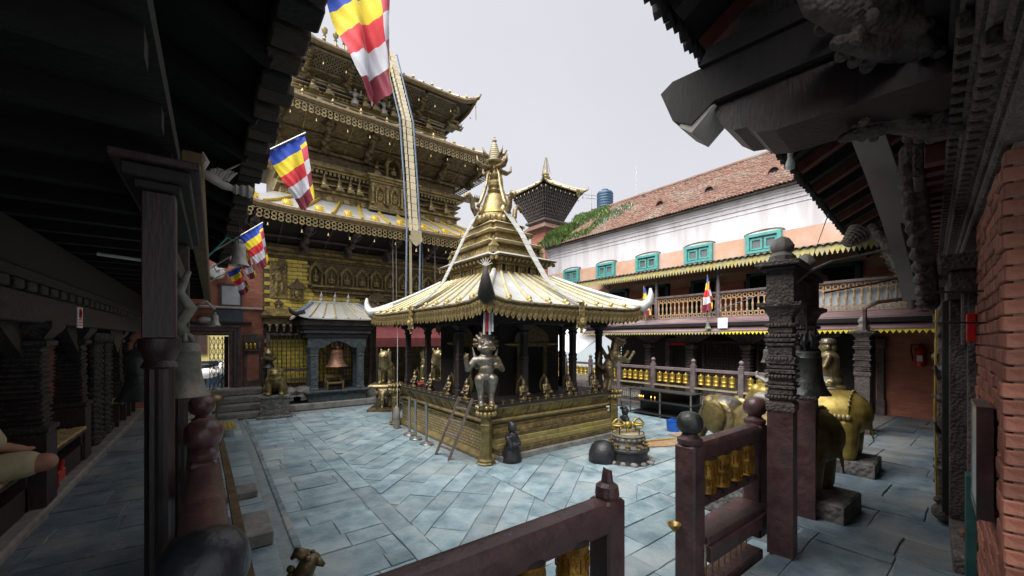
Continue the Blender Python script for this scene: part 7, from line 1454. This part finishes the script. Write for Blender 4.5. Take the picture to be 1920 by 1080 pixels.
for k in range(6): MB().box(-.02 + k * .06, .02 + k * .06, 8.8, 9.5, -.03, -.01).build('slat', 'gold_ochre', dm)
for k in range(4): MB().box(-.03, .33, 8.85 + k * .2, 8.89 + k * .2, -.045, -.03).build('cross_slat', 'gold_ochre', dm)
tag(MB().box(3.55, 3.85, 8.0, 8.25, .592, .63, .01).build('red_cloth', 'cloth_red'), 'folded red cloth lying on the shrine ledge near the far pillar', 'cloth')
cs_ = thing('cloth_streamer', 'red and white cloth streamer tied under the corner of the shrine roof', 'streamer', (3.12, 4.72, 1.7))
for k in range(4): MB().bar((3.08 + k * .03, 4.74 - k * .02, 1.98), (3.07 + k * .035, 4.74 - k * .02, 1.66 + .04 * (k % 2)), .03, .008).build('cloth_strip', 'flag_red' if k == 1 else 'flag_white', cs_)
# ------------------------------------------------------------------ flags
FM = ['flag_blue', 'flag_yellow', 'flag_red', 'flag_white', 'flag_maroon', 'flag_pink']
def flag(lab, root, tip, TL, TR, BR, BL, seed, Y=None, X=None, fold=.03, n_st=5):
    P_ = lambda q: AT(q[0], q[1], Y=Y) if Y is not None else AT(q[0], q[1], X=X)
    t = thing('striped_flag', lab, 'flag', P_(root)); r_ = random.Random(seed); nrm = Vector((0, 1, 0)) if Y is not None else Vector((1, 0, 0))
    MB().tube([P_(root), P_(tip)], .010, 8).build('pole', 'steel', t)
    a, b_, c_, d_ = P_(TL), P_(TR), P_(BR), P_(BL); nu, nv = 24, 30; ph = r_.uniform(0, 6); V = []
    for j in range(nv + 1):
        v = j / nv
        for i in range(nu + 1):
            u = i / nu; p = a.lerp(b_, u).lerp(d_.lerp(c_, u), v); L_ = (b_ - a).length
            p = p + Vector((0, 0, -.10 * L_ * v * math.sin(PI * u) - .03 * L_ * v * math.sin(u * 9 + ph)))
            p += nrm * (fold * (.35 + v) * math.sin(u * 10 + ph + v * 3.4) + .4 * fold * v * math.sin(u * 21 + ph * 2 + v * 5) + .5 * fold * math.sin(v * 7 + u * 3) + .22 * fold * math.sin(u * 34 - v * 17 + ph)); V.append(p)
    m = MB(); m.v = [tuple(p) for p in V]
    for j in range(nv):
        for i in range(nu):
            v = (j + .5) / nv; u = (i + .5) / nu; k = min(4, int(v * 5)); cc = k if u < .84 else [1, 5, 3, 4, 1][k] if v > .12 else 0
            q = j * (nu + 1) + i; m.f.append((q, q + 1, q + nu + 2, q + nu + 1)); m.m.append(cc)
    m.build('cloth', FM, t, smooth=2); return t
flag('large blue yellow red white maroon flag drooping high before the temple roofs', (470, 15), (722, -72), (603, -30), (718, -70), (742, 162), (688, 186), 1, Y=3.6, fold=.06)
flag('striped flag on a pole from the carved white snout bracket', (398, 332), (573, 249), (498, 287), (571, 250), (590, 366), (566, 394), 2, Y=4.9)
flag('striped flag nearest the brick house gilt wall corner, largest of the eave three', (392, 476), (493, 417), (446, 446), (491, 418), (504, 488), (488, 506), 3, Y=8.2)
flag('striped flag between the two others below the pale hanging bell', (388, 507), (466, 461), (437, 478), (464, 462), (482, 516), (468, 524), 4, Y=8.35)
flag('lowest striped flag of the three beside the wall clock', (387, 531), (453, 497), (426, 511), (451, 498), (469, 542), (451, 555), 5, Y=8.5)
flag('striped flag on the gallery railing by the curled shrine eave', (1212, 610), (1207, 536), (1207, 538), (1210, 541), (1223, 590), (1203, 594), 6, X=9.6)
flag('striped flag on the gallery railing beside a gallery post', (1330, 600), (1326, 514), (1325, 516), (1329, 520), (1336, 578), (1317, 586), 7, X=9.6)
# wires across the right walkway
tag(MB().tube([AT(1492, 530, X=3.44), AT(1520, 508, X=3.55), AT(1560, 490, X=3.75), AT(1640, 473, X=4.1), AT(1722, 456, X=4.55)], .011, 6).build('steel_cable', 'steel'), 'thick grey cable from the carved bell frame to the near building', 'cable')
tag(MB().tube([AT(1546, 549, X=4.25), AT(1640, 531, X=4.5), AT(1732, 512, X=4.75)], .008, 6).build('thin_cable', 'wire'), 'thin dark cable from the farther carved post to the near building', 'cable')
tag(MB().tube([Vector((9.38, 7.6, 1.95)), Vector((7.0, 3.6, 2.02)), Vector((4.3, 1.28, 2.15)), NP(3.2, 1.0, 3.0)], .006, 5).build('blue_cable', 'rope_blue'), 'long blue cord strung across the gallery front', 'cord')
